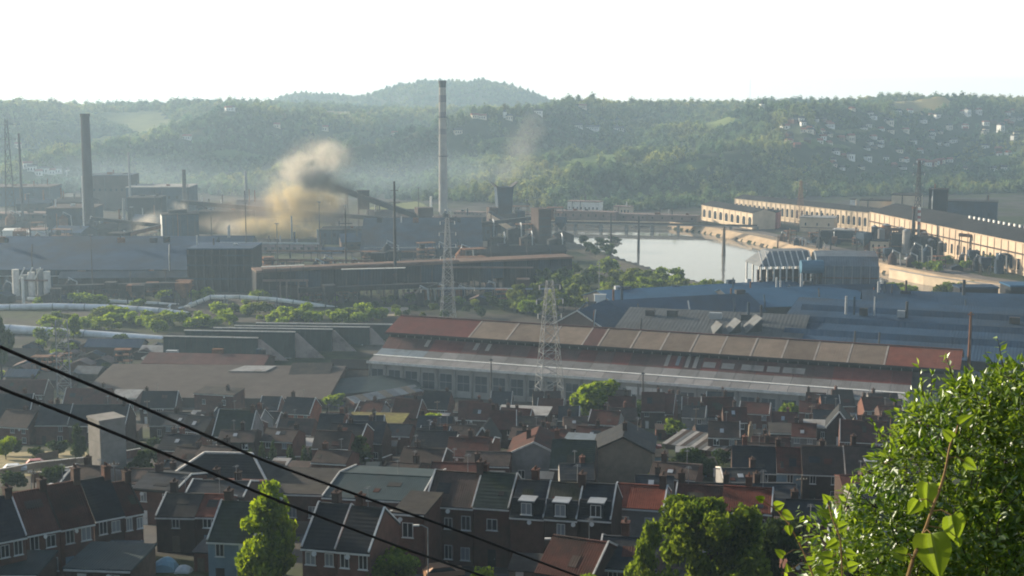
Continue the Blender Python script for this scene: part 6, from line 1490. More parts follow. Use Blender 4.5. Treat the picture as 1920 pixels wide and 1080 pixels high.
# blue tarpaulin heap, small cars in the yards
P = solve(302, 1052, 1.2); root = thing('tarpaulin_heap', 'heap under blue and pale tarpaulins beside the teal garage', 'tarpaulins', (P.x, P.y, P.z - 1.2))
for k, (x, y, w, d, h, m_) in enumerate([(-2.6, 0, 2.6, 3, 1.3, (.03, .06, .28)), (.4, .4, 3.0, 3, 1.6, (.18, .3, .38)), (2.6, -.5, 2.2, 2.6, .9, (.4, .44, .48))]):
    mb = MB(); r_ = random.Random(k); N = 7
    g = [[(x - w / 2 + w * i / N, y - d / 2 + d * j / N, max(-.6, h * (1 - abs(i / N - .5) ** 2 * 4 * .8) * (1 - abs(j / N - .5) ** 2 * 4 * .8) + r_.uniform(-.08, .08)) if 0 < i < N and 0 < j < N else -.6) for i in range(N + 1)] for j in range(N + 1)]
    for j in range(N):
        for i in range(N): mb.quad(g[j][i], g[j][i + 1], g[j + 1][i + 1], g[j + 1][i])
    mb.build('tarpaulin', M('tarpaulin', m_, .45, .1, 1.0), root)
for px, py, col, lb in [(28, 884, (.5, .52, .55), 'silver car parked in the sunlit yard at the left edge'), (70, 874, (.3, .05, .05), 'dark red car parked in the sunlit yard at left'), (832, 1082, (.35, .2, .12), 'brown car at the bottom below the brown-tiled end house')]:
    P = solve(px, py); car(lb, P, .3, col)
# street lamps
def lamp(label, px, base, top, h=None, arm=1.2, double=False):
    P = solve(px, base); zt = W(px, top, P.y).z - P.z; root = thing('street_lamp', label, 'street lamp', P)
    MB().cyl(0, 0, -1, zt, .09, .06, 8).build('pole', MT['steel'], root)
    for s in ((-1, 1) if double else (-1,)):
        MB().tube([(0, 0, zt), (s * arm * .5, 0, zt + .3), (s * arm, 0, zt + .3)], .05, 6).build('arm', MT['steel'], root); MB().box(s * arm - .32, s * arm + .32, -.14, .14, zt + .2, zt + .36).build('lamp_head', MT['white'], root)
lamp('street lamp with bright head behind the teal roof at centre left', 699, 886, 862)
lamp('tall pale lamp post in front of the brown-tiled end house', 803, 1105, 990)
lamp('pale lamp post in front of the dark red roof at bottom centre', 1034, 1105, 1015, arm=.4)
lamp('double-armed street lamp before the red brick blank gable', 752, 1040, 962, arm=1.0, double=True)

# ================================================================ TREES
TREE_MESH = {}
def tree(label, px, base, top, wpx, kind='green', D=None, seed=1, shape='round', group=None, name='leafy_tree', cat='tree', n=5200, leafpx=3.6):
    P = solve(px, base) if D is None else W(px, base, D)
    if D is not None: P = Vector((P.x, D, terr(P.x, D)))
    D = P.y; Ht = W(px, top, D).z - P.z; w = wpx * D / FPX
    root = thing(name, label, cat, P, hr_.uniform(0, 6.28), group)
    key = (kind, shape, seed, n, leafpx)
    if key not in TREE_MESH:
        r = random.Random(seed * 13 + 5); lobes = []
        nl = {'round': 17, 'tall': 26, 'bush': 9, 'cone': 10, 'spread': 30}[shape]
        for k in range(nl):
            a = r.uniform(0, 6.28)
            if shape == 'tall': z = .10 + .83 * (k + .5) / nl; en = min(1, 1.25 * (1 - z) ** .55) * min(1, .55 + z * 1.6); q = .26 * en * r.uniform(.5, 1.1); s = .26 * en * r.uniform(.75, 1.15) + .03; lobes.append((math.cos(a) * q + .08 * z, math.sin(a) * q, z, s, r.uniform(.07, .11)))
            elif shape == 'cone': z = .08 + .85 * k / nl; s = .46 * (1 - z) + .05; lobes.append((r.uniform(-.05, .05), r.uniform(-.05, .05), z, s, .11))
            elif shape == 'bush': q = r.uniform(.05, .3); lobes.append((math.cos(a) * q, math.sin(a) * q, r.uniform(.28, .72), r.uniform(.16, .27), r.uniform(.16, .26)))
            else:
                z = r.uniform(.34, .86); q = r.uniform(.02, .40) * (1.15 - abs(z - .55)); k2 = .72 if shape == 'spread' else 1.0; lobes.append((math.cos(a) * q, math.sin(a) * q, z, r.uniform(.11, .21) * k2, r.uniform(.08, .15) * k2))
        TREE_MESH[key] = (crown_leaves(seed, lobes, n, leafpx / 100., .6).mesh('crown', FOL[kind], fix=False), lobes)
    me, lobes = TREE_MESH[key]
    c = link('crown', me, root); c.scale = (w, w, Ht); c['kind'] = 'stuff'
    t = MB(); tr = max(.12, Ht * .018); t.tube([(0, 0, -1), (.03 * w, 0, Ht * .3), (0, .03 * w, Ht * .62)], tr, 7, tr * .45)
    for x, y, z, rx, rz in lobes[:6]: t.tube([(0, 0, Ht * max(.15, z - .25)), (x * w * .6, y * w * .6, Ht * (z - .06)), (x * w, y * w, Ht * z)], tr * .4, 5, tr * .1)
    if shape != 'bush' or Ht > 5: t.build('trunk', MT['bark'], root)
    return root
tree('tall narrow bright green tree standing in front of the left-centre roofs', 505, 1135, 906, 138, 'bright', D=138, seed=3, shape='tall', n=14000, leafpx=3.4)
tree('big dark green tree before the red-tiled roofs at right of centre', 1335, 1140, 908, 250, 'green', D=118, seed=4, shape='spread', n=22000, leafpx=2.2)
tree('shadowed darker tree crowding against the right of the big green one', 1440, 1140, 955, 150, 'dark', D=122, seed=5, shape='round', n=9000, leafpx=3)
tree('rounded green tree left of the big one, low at the bottom', 1215, 1140, 965, 110, 'green', D=114, seed=6, shape='round', n=8000, leafpx=3)
tree('bright bushy tree in front of the mill wall at centre right', 1122, 806, 708, 125, 'bright', seed=7, shape='round', n=8000, leafpx=4.5)
tree('small bright tree before the mill right of the orange brick house', 1356, 800, 746, 62, 'bright', seed=8, shape='round', n=5000, leafpx=5)
tree('dark bush-like tree beside the orange brick house', 1208, 800, 748, 80, 'dark', seed=9, shape='round', n=5200, leafpx=5)
tree('dark leaning shrub under the striped canopy', 1305, 900, 838, 110, 'dark', seed=10, shape='bush', n=6000, leafpx=4)
tree('bright yellow-green shrub by the left edge below the slate row', 12, 862, 812, 50, 'bright', seed=11, shape='bush', n=4000, leafpx=5)
tree('small bright tree right of the dark gable near the north-light bays', 628, 770, 735, 46, 'bright', seed=12, shape='round', n=3500, leafpx=6)
tree('bright small bush beside the flat mossy roof', 778, 800, 774, 46, 'bright', seed=13, shape='bush', n=3000, leafpx=6)
tree('green bush at the bottom edge left of the lamp post', 742, 1120, 1026, 120, 'green', D=135, seed=14, shape='round', n=7000, leafpx=3.4)
tree('pale green bush at the bottom edge in the middle', 905, 1120, 1050, 80, 'bright', D=132, seed=15, shape='bush', n=5000, leafpx=4)
tree('green bush at the bottom edge under the dark slate roof', 1120, 1125, 1060, 110, 'green', D=120, seed=16, shape='bush', n=5000, leafpx=4)
tree('dark tree at the left edge above the silver main', 2, 680, 588, 46, 'dark', D=500, seed=17, shape='round', n=4000, leafpx=5)
tree('thin pale green tree top at right above the foreground bush', 1868, 740, 664, 50, 'bright', D=150, seed=18, shape='round', n=2600, leafpx=5)
tree('dark bush right of the concrete tower', 258, 905, 838, 60, 'dark', seed=19, shape='round', n=4000, leafpx=5)
tree('yellowish small bush at the foot of the concrete tower', 282, 905, 872, 34, 'bright', seed=20, shape='bush', n=2500, leafpx=6)
tree('dark narrow bush left of the concrete tower', 148, 862, 795, 34, 'dark', seed=21, shape='tall', n=3000, leafpx=6)
tree('dark round tree right of the small conifers', 672, 884, 818, 66, 'dark', seed=22, shape='round', n=5000, leafpx=5)
for k, (px, top) in enumerate([(492, 826), (512, 822), (545, 830), (572, 832), (585, 834), (610, 832), (640, 838), (360, 842), (385, 838), (420, 840), (445, 846), (470, 836)]):
    tree(ordinal([7, 8, 9, 10, 11, 12, 13, 0, 1, 3, 4, 6, 2, 5][k] if k < 12 else k) + ' small dark conifer of the row behind the hipped roof, counted from the left', px, 878, top, 26, 'dark', seed=30 + k % 3, shape='cone', group='small conifers behind the hipped roof', name='conifer', n=1600, leafpx=7)
# creeper on the pylon foot
tree('bright creeper overgrowing the foot of the pale pylon', 138, 642, 588, 34, 'bright', seed=40, shape='round', n=2500, leafpx=7, name='creeper')
tr_ = random.Random(21)
# scrub bands on the railway land
for (x0, x1, y0, y1, n_, kd, lb, g) in [(85, 400, 596, 618, 26, 'bright', 'bright green bush in the scrub strip above the silver gas main', 'bushes in the scrub strip at left'), (400, 690, 588, 612, 22, 'bright', 'bright green bush under the arching gas main', 'bushes under the arching gas main'), (60, 310, 612, 640, 12, 'green', 'dull bush on the bank beside the silver gas main', 'dull bushes beside the silver gas main'), (640, 760, 590, 605, 8, 'green', 'low bush at the feet of the ore trestle', 'bushes at the feet of the ore trestle'), (1660, 1720, 545, 560, 5, 'green', 'green bush at the foot of the quay wall', 'bushes at the foot of the quay wall'), (1760, 1830, 552, 560, 5, 'green', 'green bush at the foot of the quay wall', 'bushes at the foot of the quay wall'), (1690, 1900, 492, 512, 10, 'green', 'green bush along the quay road at right', 'bushes along the quay road'), (40, 640, 560, 580, 14, 'green', 'dull green bush along the white pipes at left', 'bushes along the white pipes')]:
    for k in range(n_):
        px = x0 + (x1 - x0) * (k + tr_.random()) / n_; b_ = tr_.uniform(y0, y1); hpx = tr_.uniform(14, 30)
        tree(lb.replace('bush', ordinal(k) + ' bush from the left', 1), px, b_, b_ - hpx, hpx * tr_.uniform(1.1, 1.9), kd if tr_.random() < .7 else 'mid', seed=50 + k % 4, shape='bush', group=g, name='bush', cat='bush', n=900, leafpx=9)
# riverside thicket
for k in range(115):
    px = 962 + 458 * (k + tr_.random()) / 115; lim = lerp_tab([(962, 540), (1060, 494), (1130, 490), (1200, 502), (1280, 512), (1296, 530), (1420, 556)], px)
    b_ = tr_.uniform(lim + 24, 604 if px < 1130 else 578); D = solve(px, b_).y
    if px > 1290: D = min(D, 735)
    hpx = tr_.uniform(26, 46) * 800 / D * .85
    b2 = proj((solve(px, b_).x, D, 0))[1]
    tree(f"{'tall' if hpx * D > 29500 else 'low' if hpx * D < 22000 else 'middling'} green tree {'by the water edge' if b_ < lim + 45 else 'deep in' if b_ < 560 else 'on the near side'} of the riverside thicket, {'next to the trestle end' if px < 1050 else 'behind the dark blue shed' if px < 1160 else 'below the river bend' if px < 1290 else 'beside the gutted hall'}", px, b2, b2 - hpx, hpx * tr_.uniform(.8, 1.15), tr_.choice(['mid', 'mid', 'green']), D=D, seed=60 + k % 5, shape='round', group='trees of the riverside thicket', n=1100, leafpx=8)
for k in range(9):
    px = 1095 + k * 7 + tr_.uniform(-3, 3); b_ = 462 + (k % 4) * 7; tree(ordinal(k) + ' small dark tree from the left on the near bank at the river bend', px, b_, b_ - tr_.uniform(16, 28), 24, 'dark', seed=66 + k % 3, shape='round', group='small dark trees at the river bend', n=700, leafpx=9)
for k in range(26):
    px = 690 + 310 * (k + tr_.random()) / 26; b_ = tr_.uniform(560, 602); hpx = tr_.uniform(12, 26)
    tree(ordinal(k) + ' dull bush from the left in the waste ground below the ore trestle', px, b_, b_ - hpx, hpx * 1.3, 'dark' if k % 2 else 'mid', seed=50 + k % 4, shape='bush', group='bushes in the waste ground', name='bush', cat='bush', n=900, leafpx=9)
for k in range(34):
    px = tr_.uniform(-20, 700); b_ = tr_.uniform(640, 725) if px < 330 else tr_.uniform(600, 618); hpx = tr_.uniform(12, 26)
    tree('scruffy bush among the sheds on the waste ground left of the mill', px, b_, b_ - hpx, hpx * 1.5, tr_.choice(['dark', 'green', 'bright']), seed=50 + k % 4, shape='bush', group='bushes on the waste ground at left', name='bush', cat='bush', n=900, leafpx=9)
for k in range(22):
    px = tr_.uniform(640, 1680); b_ = tr_.uniform(790, 840); hpx = tr_.uniform(22, 44); D = solve(px, b_).y; xx = (px - 960) / FPX * D
    if any((xx - q[0]) ** 2 + (D - q[1]) ** 2 < (q[2] * .9 + 1) ** 2 for q in HOUSES): continue
    tree('small garden tree ' + beside(xx, D), px, b_, b_ - hpx, hpx * 1.0, tr_.choice(['dark', 'green', 'bright']), seed=60 + k % 5, shape='round', group='small garden trees between the houses', n=1100, leafpx=8)
# telephone poles and parked cars in the streets
for k in range(16):
    px = tr_.uniform(20, 1640); D = tr_.uniform(150, 400); x = (px - 960) / FPX * D
    if any((x - q[0]) ** 2 + (D - q[1]) ** 2 < (q[2] * .9) ** 2 for q in HOUSES): continue
    root = thing('telephone_pole', 'wooden telephone pole ' + beside(x, D), 'pole', (x, D, terr(x, D)), .2, 'telephone poles in the village'); MB().cyl(0, 0, -1, 8, .13, .09, 8).build('pole_shaft', MT['wood'], root)
    MB().box(-.8, .8, -.06, .06, 7.4, 7.52).build('crossarm', MT['wood'], root)
    for q in (-.65, -.25, .25, .65): MB().cyl(q, 0, 7.52, 7.7, .05, .04, 6).build('insulator', MT['coping'], root)
made = tries = 0
while made < 12 and tries < 900:
    tries += 1
    px = tr_.uniform(0, 1640); D = tr_.uniform(140, 330); x = (px - 960) / FPX * D
    if any((x - q[0]) ** 2 + (D - q[1]) ** 2 < (q[2] * .85 + 2.5) ** 2 for q in HOUSES): continue
    nm_, c_ = [('white', (.7, .7, .7)), ('dark blue', (.03, .05, .12)), ('red', (.28, .03, .03)), ('silver', (.4, .41, .42)), ('black', (.02, .02, .022)), ('green', (.04, .1, .05))][made % 6]
    car(nm_ + ' car parked ' + beside(x, D), (x, D, terr(x, D) + .03), R(tr_.uniform(-20, 10)), c_); made += 1
# garden bushes between houses
made = 0; tries = 0
while made < 46 and tries < 3000:
    tries += 1
    px = tr_.uniform(-20, 1680); D = tr_.uniform(180, 430); x = (px - 960) / FPX * D
    if any((x - q[0]) ** 2 + (D - q[1]) ** 2 < (q[2] + 1.5) ** 2 for q in HOUSES): continue
    z = terr(x, D); hh = tr_.uniform(1.6, 4.0); b_ = proj((x, D, z))[1]; t_ = proj((x, D, z + hh))[1]
    tree('dark garden bush ' + beside(x, D), px, b_, t_, (b_ - t_) * 1.4, tr_.choice(['dark', 'dark', 'green']), D=D, seed=50 + made % 4, shape='bush', group='garden bushes between the houses', name='bush', cat='bush', n=900, leafpx=9)
    made += 1
# ================================================================ FOREGROUND
def cable(label, pts, r_):
    P = [W(px, py, D) for px, py, D in pts]; fine = []
    for i in range(len(P) - 1):
        p0, p1, p2, p3 = P[max(i - 1, 0)], P[i], P[i + 1], P[min(i + 2, len(P) - 1)]
        for k in range(8):
            t = k / 8; fine.append(.5 * ((2 * p1) + (p2 - p0) * t + (2 * p0 - 5 * p1 + 4 * p2 - p3) * t * t + (3 * p1 - p0 - 3 * p2 + p3) * t ** 3))
    fine.append(P[-1]); o = fine[0]; m = MB().tube([p - o for p in fine], r_, 8)
    ob = m.build('overhead_cable', M('cable_rubber', (.012, .012, .013), .6)); ob.location = o; return tag(ob, label, 'cable')
cable('upper of the two black overhead cables slanting across the left half', [(-160, 578, 15), (0, 650, 16), (110, 697, 17), (250, 756, 18), (400, 822, 19.5), (500, 865, 20.5), (640, 917, 22), (760, 960, 23), (880, 1003, 24), (1040, 1064, 26), (1300, 1160, 29)], .022)
cable('lower of the two black overhead cables slanting across the left half', [(-160, 655, 15), (0, 727, 16), (100, 766, 17), (200, 806, 18), (300, 847, 19), (400, 888, 20), (520, 938, 21), (640, 984, 22.2), (760, 1029, 23.4), (900, 1078, 25), (1150, 1165, 28)], .022)

# ---- big glossy bush at right
br_ = random.Random(3)
BD = 12.0
blobs = [(1565, 1010, 11.2, 55), (1600, 1075, 11, 80), (1640, 950, 11.6, 60), (1700, 900, 12, 75), (1680, 1010, 11.4, 85), (1745, 800, 12.4, 70), (1770, 900, 12, 100), (1800, 1010, 11.6, 120), (1720, 1080, 11.2, 100), (1830, 770, 12.6, 75), (1900, 760, 12.6, 80), (1880, 860, 12.2, 110), (1910, 980, 11.8, 120), (1960, 800, 12.4, 120), (1850, 1090, 11.4, 130), (1960, 1050, 11.6, 140), (1720, 790, 12.5, 38), (1590, 950, 11.5, 34), (1665, 870, 12.1, 34), (2020, 900, 12, 150), (1620, 1170, 11.2, 120), (1800, 1190, 11.2, 160), (1545, 1090, 11.1, 40), (1800, 735, 12.6, 30), (1690, 830, 12.3, 30), (1900, 710, 12.7, 32)]
P0 = Vector((W(1800, 1080, BD).x, BD, terr(3.5, BD)))
bush = thing('laurel_bush', 'large glossy green bush filling the lower right foreground', 'bush', P0)
lob = []
for px, py, D, rp in blobs:
    c = W(px, py, D) - P0; lob.append((c.x, c.y, c.z, rp * D / FPX))
def bleaf(mb, p, dirv, s, r):
    """pointed leaf folded along its midrib"""
    a = (dirv + Vector((r.gauss(0, .6), r.gauss(0, .6), r.gauss(0, .5) - .25))).normalized(); b_ = a.cross(Vector((r.gauss(0, .5), r.gauss(0, .5), 1))).normalized(); nrm = b_.cross(a)
    i = len(mb.v)
    mb.v += [tuple(p), tuple(p + a * s * .45 + b_ * s * .24 + nrm * s * .08), tuple(p + a * s), tuple(p + a * s * .45 - b_ * s * .24 + nrm * s * .08), tuple(p + a * s * .5)]
    mb.f += [(i, i + 4, i + 1), (i + 1, i + 4, i + 2), (i, i + 3, i + 4), (i + 3, i + 2, i + 4)]
mb = MB(); wts = [l_[3] ** 2 for l_ in lob]
front = []
for k in range(25000):
    x, y, z, rr = br_.choices(lob, wts)[0]
    d = Vector((br_.gauss(0, 1), br_.gauss(0, 1), br_.gauss(0, 1))).normalized(); q = 1 - .5 * br_.random() ** 1.6
    q *= 1 + .48 * mnoise.noise(Vector((d.x * 3 + x * 2, d.y * 3 + y * 2, d.z * 3 + z * 2)))
    p = Vector((x, y, z)) + d * rr * q
    bleaf(mb, p, d, br_.uniform(.04, .105), br_)
    if d.y < -.55 and q > .92 and len(front) < 300 and k % 7 == 0: front.append((p, d))
c = mb.build('foliage', FOL['bush'], bush, fix=False); c['kind'] = 'stuff'
lm = []
for k in range(4):
    m = MB(); bleaf(m, Vector((0, 0, 0)), Vector((1, 0, 0)), 1.0, random.Random(k)); lm.append(m.mesh('leaf', FOL['bush'], fix=False))
for p, d in front:
    o = link('leaf', br_.choice(lm), bush, p + d * .03); s = br_.uniform(.07, .10); o.scale = (s, s, s); o.rotation_euler = (br_.uniform(-.6, .6), br_.uniform(-.4, .9), math.atan2(d.y, d.x) + br_.uniform(-.7, .7))
for k in range(130):      # loose sprigs breaking the outline
    x, y, z, rr = br_.choices(lob, wts)[0]
    d = Vector((br_.gauss(0, 1), br_.gauss(0, .6), abs(br_.gauss(.3, 1)))).normalized(); b0 = Vector((x, y, z)) + d * rr * .9; e = b0 + d * br_.uniform(.12, .32) + Vector((0, 0, .06))
    tw = MB() if k == 0 else tw; tw.tube([b0, e], .006, 4, .002)
    sg = MB() if k == 0 else sg
    for j in range(9): bleaf(sg, b0.lerp(e, .2 + j * .1), (d + Vector((br_.gauss(0, .6), br_.gauss(0, .6), br_.gauss(0, .6)))).normalized(), br_.uniform(.05, .10), br_)
sg.build('sprigs', FOL['bush'], bush, fix=False)['kind'] = 'stuff'; tw.build('twigs', MT['bark'], bush)
t = MB()
for x, y, z, rr in lob:
    b0 = Vector((br_.uniform(-.6, .8), br_.uniform(-.3, .4), -.5)); e = Vector((x, y, z)); t.tube([b0, b0.lerp(e, .5) + Vector((br_.uniform(-.2, .2), br_.uniform(-.2, .2), .2)), e], .03, 6, .006)
    for k in range(5):
        d = Vector((br_.gauss(0, 1), br_.gauss(0, 1), br_.gauss(0, 1))).normalized(); t.tube([e - d * rr * .1, e + d * rr * .9], .006, 4, .002)
t.build('branches', MT['bark'], bush)
# ---- young climbing shoots close to the camera
def vleaf(parent, p, s, rot, mat=None, bend=.25):
    """heart-shaped leaf, gently folded and drooping"""
    n_ = 12; m = MB(); prof = []
    for i in range(n_ + 1):
        t = i / n_; prof.append((t, .46 * math.sin(math.pi * min(1, t ** .62)) ** .8 * (1 - .35 * t)))
    mid = [(x * s, 0, -bend * s * x * x) for x, y in prof]
    for sg in (1, -1):
        for i in range(n_):
            (x0, y0), (x1, y1) = prof[i], prof[i + 1]; l0, l1 = -.16 * (y0 > .1) * (1 - x0) ** 4, -.16 * (y1 > .1) * (1 - x1) ** 4
            q = [(f, ((x0 + l0 * f) * s, sg * y0 * f * s, -bend * s * x0 * x0 + (.16 * f - .10 * f * f + .03 * math.sin(9 * x0)* f) * s * y0 * 2), ((x1 + l1 * f) * s, sg * y1 * f * s, -bend * s * x1 * x1 + (.16 * f - .10 * f * f + .03 * math.sin(9 * x1) * f) * s * y1 * 2)) for f in (0, .5, 1)]
            for (_, a0, a1), (_, b0, b1) in zip(q, q[1:]): m.quad(a0, a1, b1, b0)
    bm = bmesh.new(); me_ = m.mesh('leaf', mat or FOL['vine'], fix=False); bm.from_mesh(me_); bmesh.ops.remove_doubles(bm, verts=bm.verts, dist=s * .004); bm.to_mesh(me_); bm.free()
    o = link('leaf', me_, parent); o.location = p; c_ = rot[2]
    X = Vector((math.cos(c_), .3 * math.sin(5 * c_), math.sin(c_))).normalized(); Z = Vector((-.35 + .5 * math.sin(9 * c_), -1, .35)); Z = (Z - X * Z.dot(X)).normalized(); Y = Z.cross(X); o.rotation_euler = Matrix((X, Y, Z)).transposed().to_euler()
    for f in o.data.polygons: f.use_smooth = True
    return o
stem_m = M('vine_stem', (.20, .13, .06), .7, .2, 20)
def vine(label, pts, r_, leaves, twigs=()):
    P = [W(*p) for p in pts]; o = P[0]; root = thing('climbing_shoot', label, 'climber', o)
    Q = [p - o for p in P]; fine = []
    for a, b_ in zip(Q, Q[1:]): fine += [a.lerp(b_, k / 5) for k in range(5)]
    fine = [f + Vector((mnoise.noise(f * 5), mnoise.noise(f * 5 + Vector((9, 9, 9))), 0)) * .012 for f in fine] + [Q[-1]]
    MB().tube(fine, r_, 7, r_ * .45).build('stem', stem_m, root)
    for px, py, D, s, rot in leaves:
        p = W(px, py, D) - o; vleaf(root, p, s, rot)
        q = min(fine, key=lambda f: (f - p).length); MB().tube([q, q.lerp(p, .5) + Vector((0, 0, .012)), p], r_ * .35, 5, r_ * .25).build('petiole', stem_m, root)
    return root
vine('longest climbing shoot rising across the bush with two big backlit leaves', [(1690, 1120, 4.6), (1712, 1050, 4.6), (1738, 985, 4.65), (1760, 920, 4.7), (1778, 860, 4.75), (1792, 812, 4.8)], .0075,
     [(1745, 1000, 4.6, .16, (.2, .95, -1.45)), (1784, 966, 4.62, .105, (.3, 1.0, -1.3)), (1800, 796, 4.8, .06, (.6, -.2, .7)), (1786, 822, 4.78, .05, (.4, .5, 2.4)), (1808, 865, 4.75, .055, (.4, .5, -.5)), (1740, 905, 4.7, .09, (.5, 1.0, -1.7)), (1722, 938, 4.7, .07, (.3, 1.1, -2.0)), (1700, 1040, 4.6, .06, (.3, .8, 3.0)), (1796, 1008, 4.62, .035, (.2, 1.1, -1.4))])
vine('yellowish young shoot leaning left from the bush with a lit tip leaf', [(1560, 1130, 5.2), (1525, 1080, 5.2), (1500, 1020, 5.25), (1484, 985, 5.25), (1462, 958, 5.3), (1432, 938, 5.3)], .0045,
     [(1432, 938, 5.3, 0.036, (.3, .2, 2.8)), (1452, 950, 5.3, 0.050, (.4, .6, .2)), (1466, 962, 5.3, 0.054, (.2, .9, -.4)), (1478, 985, 5.25, 0.043, (.3, .8, -1.4)), (1494, 1012, 5.25, 0.029, (.3, .6, .3)), (1470, 1042, 5.2, 0.043, (.3, .5, 2.6)), (1512, 1052, 5.2, 0.043, (.3, .5, .1)), (1545, 1060, 5.2, 0.050, (.2, .4, .2)), (1480, 1072, 5.2, 0.036, (.4, .4, 2.0))])
vine('short bright shoot at the left foot of the bush', [(1575, 1140, 5.6), (1580, 1080, 5.6), (1575, 1010, 5.6), (1560, 970, 5.65), (1553, 940, 5.7)], .0045,
     [(1553, 940, 5.7, 0.043, (.3, .3, 2.2)), (1560, 966, 5.68, 0.058, (.3, .7, 2.9)), (1572, 990, 5.65, 0.058, (.3, .8, .3)), (1570, 1015, 5.6, 0.058, (.3, .9, -2.6)), (1584, 1035, 5.6, 0.050, (.3, .7, -.2)), (1560, 1046, 5.6, 0.065, (.3, .9, 3.0)), (1590, 1064, 5.6, 0.058, (.3, .9, .2)), (1550, 1075, 5.6, 0.058, (.3, .7, 2.7))])

# ================================================================ SMOKE
def smoke_mat(name, col, dens, absorb=(0, 0, 0), nscale=.05, aniso=.1, seed=0.0, thr=.42, str_z=1.0):
    m = bpy.data.materials.new(name); n, l = nt(m); out = n['Material Output']; n.remove(n['Principled BSDF'])
    v = n.new('ShaderNodeVolumePrincipled'); v.inputs['Color'].default_value = (*col, 1); v.inputs['Absorption Color'].default_value = (*absorb, 1); v.inputs['Anisotropy'].default_value = aniso
    tc = n.new('ShaderNodeTexCoord'); ln = n.new('ShaderNodeVectorMath'); ln.operation = 'LENGTH'; l.new(tc.outputs['Object'], ln.inputs[0])
    fall = n.new('ShaderNodeMapRange'); fall.inputs[1].default_value = .15; fall.inputs[2].default_value = 1.0; fall.inputs[3].default_value = 1; fall.inputs[4].default_value = 0; fall.interpolation_type = 'SMOOTHSTEP'; l.new(ln.outputs['Value'], fall.inputs[0])
    geo = n.new('ShaderNodeNewGeometry'); mp = n.new('ShaderNodeMapping'); mp.inputs['Location'].default_value = (seed, seed, seed); mp.inputs['Scale'].default_value = (1, 1, str_z); l.new(geo.outputs['Position'], mp.inputs[0])
    ns = n.new('ShaderNodeTexNoise'); ns.inputs['Scale'].default_value = nscale; ns.inputs['Detail'].default_value = 5; ns.inputs['Roughness'].default_value = .6; ns.inputs['Distortion'].default_value = .8; l.new(mp.outputs[0], ns.inputs['Vector'])
    mr = n.new('ShaderNodeMapRange'); mr.inputs[1].default_value = thr - .12; mr.inputs[2].default_value = thr + .25; l.new(ns.outputs['Fac'], mr.inputs[0])
    mu = n.new('ShaderNodeMath'); mu.operation = 'MULTIPLY'; l.new(fall.outputs[0], mu.inputs[0]); l.new(mr.outputs[0], mu.inputs[1])
    m2 = n.new('ShaderNodeMath'); m2.operation = 'MULTIPLY'; m2.inputs[1].default_value = dens; l.new(mu.outputs[0], m2.inputs[0]); l.new(m2.outputs[0], v.inputs['Density'])
    l.new(v.outputs[0], out.inputs['Volume'])
    return m
SM_TAN = smoke_mat('tan_smoke', (.97, .80, .46), .30, nscale=.085, thr=.49)
SM_PALE = smoke_mat('pale_smoke', (.95, .88, .76), .16, nscale=.08, seed=31, thr=.48)
SM_DARK = smoke_mat('dark_smoke', (.06, .06, .07), .30, nscale=.07, seed=77, thr=.4)
SM_BROWN = smoke_mat('brown_smoke', (.55, .45, .36), .06, nscale=.05, seed=19, thr=.44)
SM_THIN2 = smoke_mat('drifting_smoke', (.85, .74, .58), .03, nscale=.05, seed=53, thr=.42)
SM_THIN = smoke_mat('thin_smoke', (.9, .87, .8), .012, nscale=.03, seed=13)
def puff(parent, px, py, D, rx, rz, mat, ry=None, tilt=0.0):
    P = W(px, py, D); s = D / FPX; i2 = MB(); i2.v = [tuple(q) for q in ICO2[0]]; i2.f = ICO2[1]
    o = i2.build('puff', mat, parent); o.location = P - Vector(parent.location); o.scale = (rx * s, (ry or rx) * s, rz * s); o.rotation_euler = (0, tilt, 0); o['kind'] = 'stuff'
def plume(label, P, puffs, nm='smoke_plume'):
    root = thing(nm, label, 'smoke', P); root['kind'] = 'stuff'
    for a in puffs: puff(root, *a)
    return root
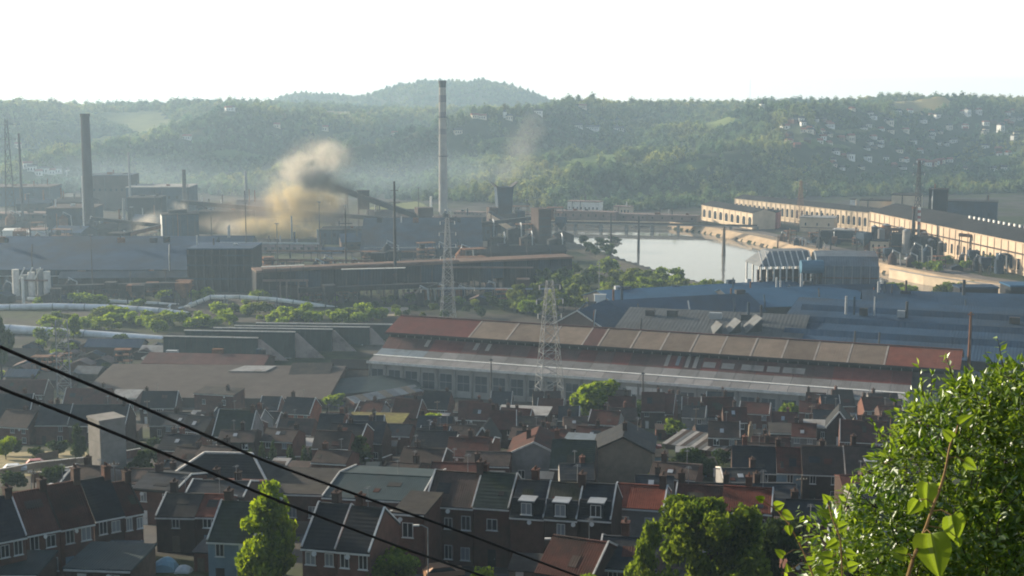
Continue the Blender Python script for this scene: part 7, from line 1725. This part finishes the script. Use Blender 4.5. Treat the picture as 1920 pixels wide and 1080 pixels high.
plume('large tan and dark smoke cloud rising over the steelworks left of the tallest chimney', W(560, 440, 1030), [
    (545, 432, 1030, 75, 42, SM_TAN, 40), (480, 425, 1030, 62, 24, SM_TAN, 30), (585, 440, 1030, 50, 40, SM_TAN, 30), (556, 378, 1040, 78, 50, SM_TAN, 36), (612, 372, 1038, 46, 44, SM_TAN, 30),
    (596, 340, 1015, 58, 32, SM_DARK, 24), (612, 292, 1050, 52, 38, SM_PALE, 30), (560, 315, 1050, 56, 42, SM_PALE, 30), (640, 352, 1025, 44, 20, SM_DARK, 20), (500, 395, 1040, 140, 50, SM_BROWN, 30), (610, 400, 1035, 120, 66, SM_BROWN, 30), (690, 430, 1020, 80, 30, SM_THIN2, 24), (420, 420, 1035, 90, 26, SM_THIN2, 24), (640, 410, 1020, 70, 34, SM_BROWN, 28), (450, 430, 1030, 74, 24, SM_PALE, 24), (600, 296, 1052, 84, 54, SM_THIN2, 34), (545, 345, 1050, 80, 60, SM_THIN2, 34), (520, 395, 1045, 70, 44, SM_THIN, 40)])
plume('small pale smoke cloud left of the blue-grey square block', W(268, 430, 1010), [(272, 424, 1010, 40, 24, SM_PALE, 22), (250, 438, 1010, 26, 12, SM_PALE, 16), (290, 412, 1012, 28, 24, SM_PALE, 18)])
plume('wisp of smoke rising behind the blue-grey square block', W(335, 392, 1015), [(335, 390, 1015, 22, 20, SM_PALE, 16), (345, 372, 1018, 18, 16, SM_THIN, 14)])
plume('faint thin smoke drifting up behind the flared tower', W(975, 300, 1180), [(975, 280, 1190, 46, 60, SM_THIN, 40, .3), (1000, 235, 1200, 36, 40, SM_THIN, 30), (950, 320, 1180, 36, 34, SM_THIN, 30)])

SM_VEIL = smoke_mat('works_veil', (.70, .86, 1.0), .0032, nscale=.008, seed=5, thr=.4)
plume('broad thin bluish veil of works smoke lying at the hill foot behind the big smoke cloud', W(560, 360, 1400), [(560, 350, 1400, 330, 60, SM_VEIL, 120), (820, 330, 1420, 300, 60, SM_VEIL, 120), (240, 330, 1480, 260, 56, SM_VEIL, 120)], 'smoke_veil')
# ================================================================ HAZE
hz = MB().box(-10500, 10500, -460, 5900, -6.6, 172)
hm = bpy.data.materials.new('haze_air'); n, l = nt(hm); out = n['Material Output']; n.remove(n['Principled BSDF'])
v = n.new('ShaderNodeVolumePrincipled'); v.inputs['Color'].default_value = (.57, .79, 1.0, 1); v.inputs['Density'].default_value = HAZE_DENSITY; v.inputs['Anisotropy'].default_value = .3
l.new(v.outputs[0], out.inputs['Volume'])
tag(hz.build('haze', hm), kind='stuff')
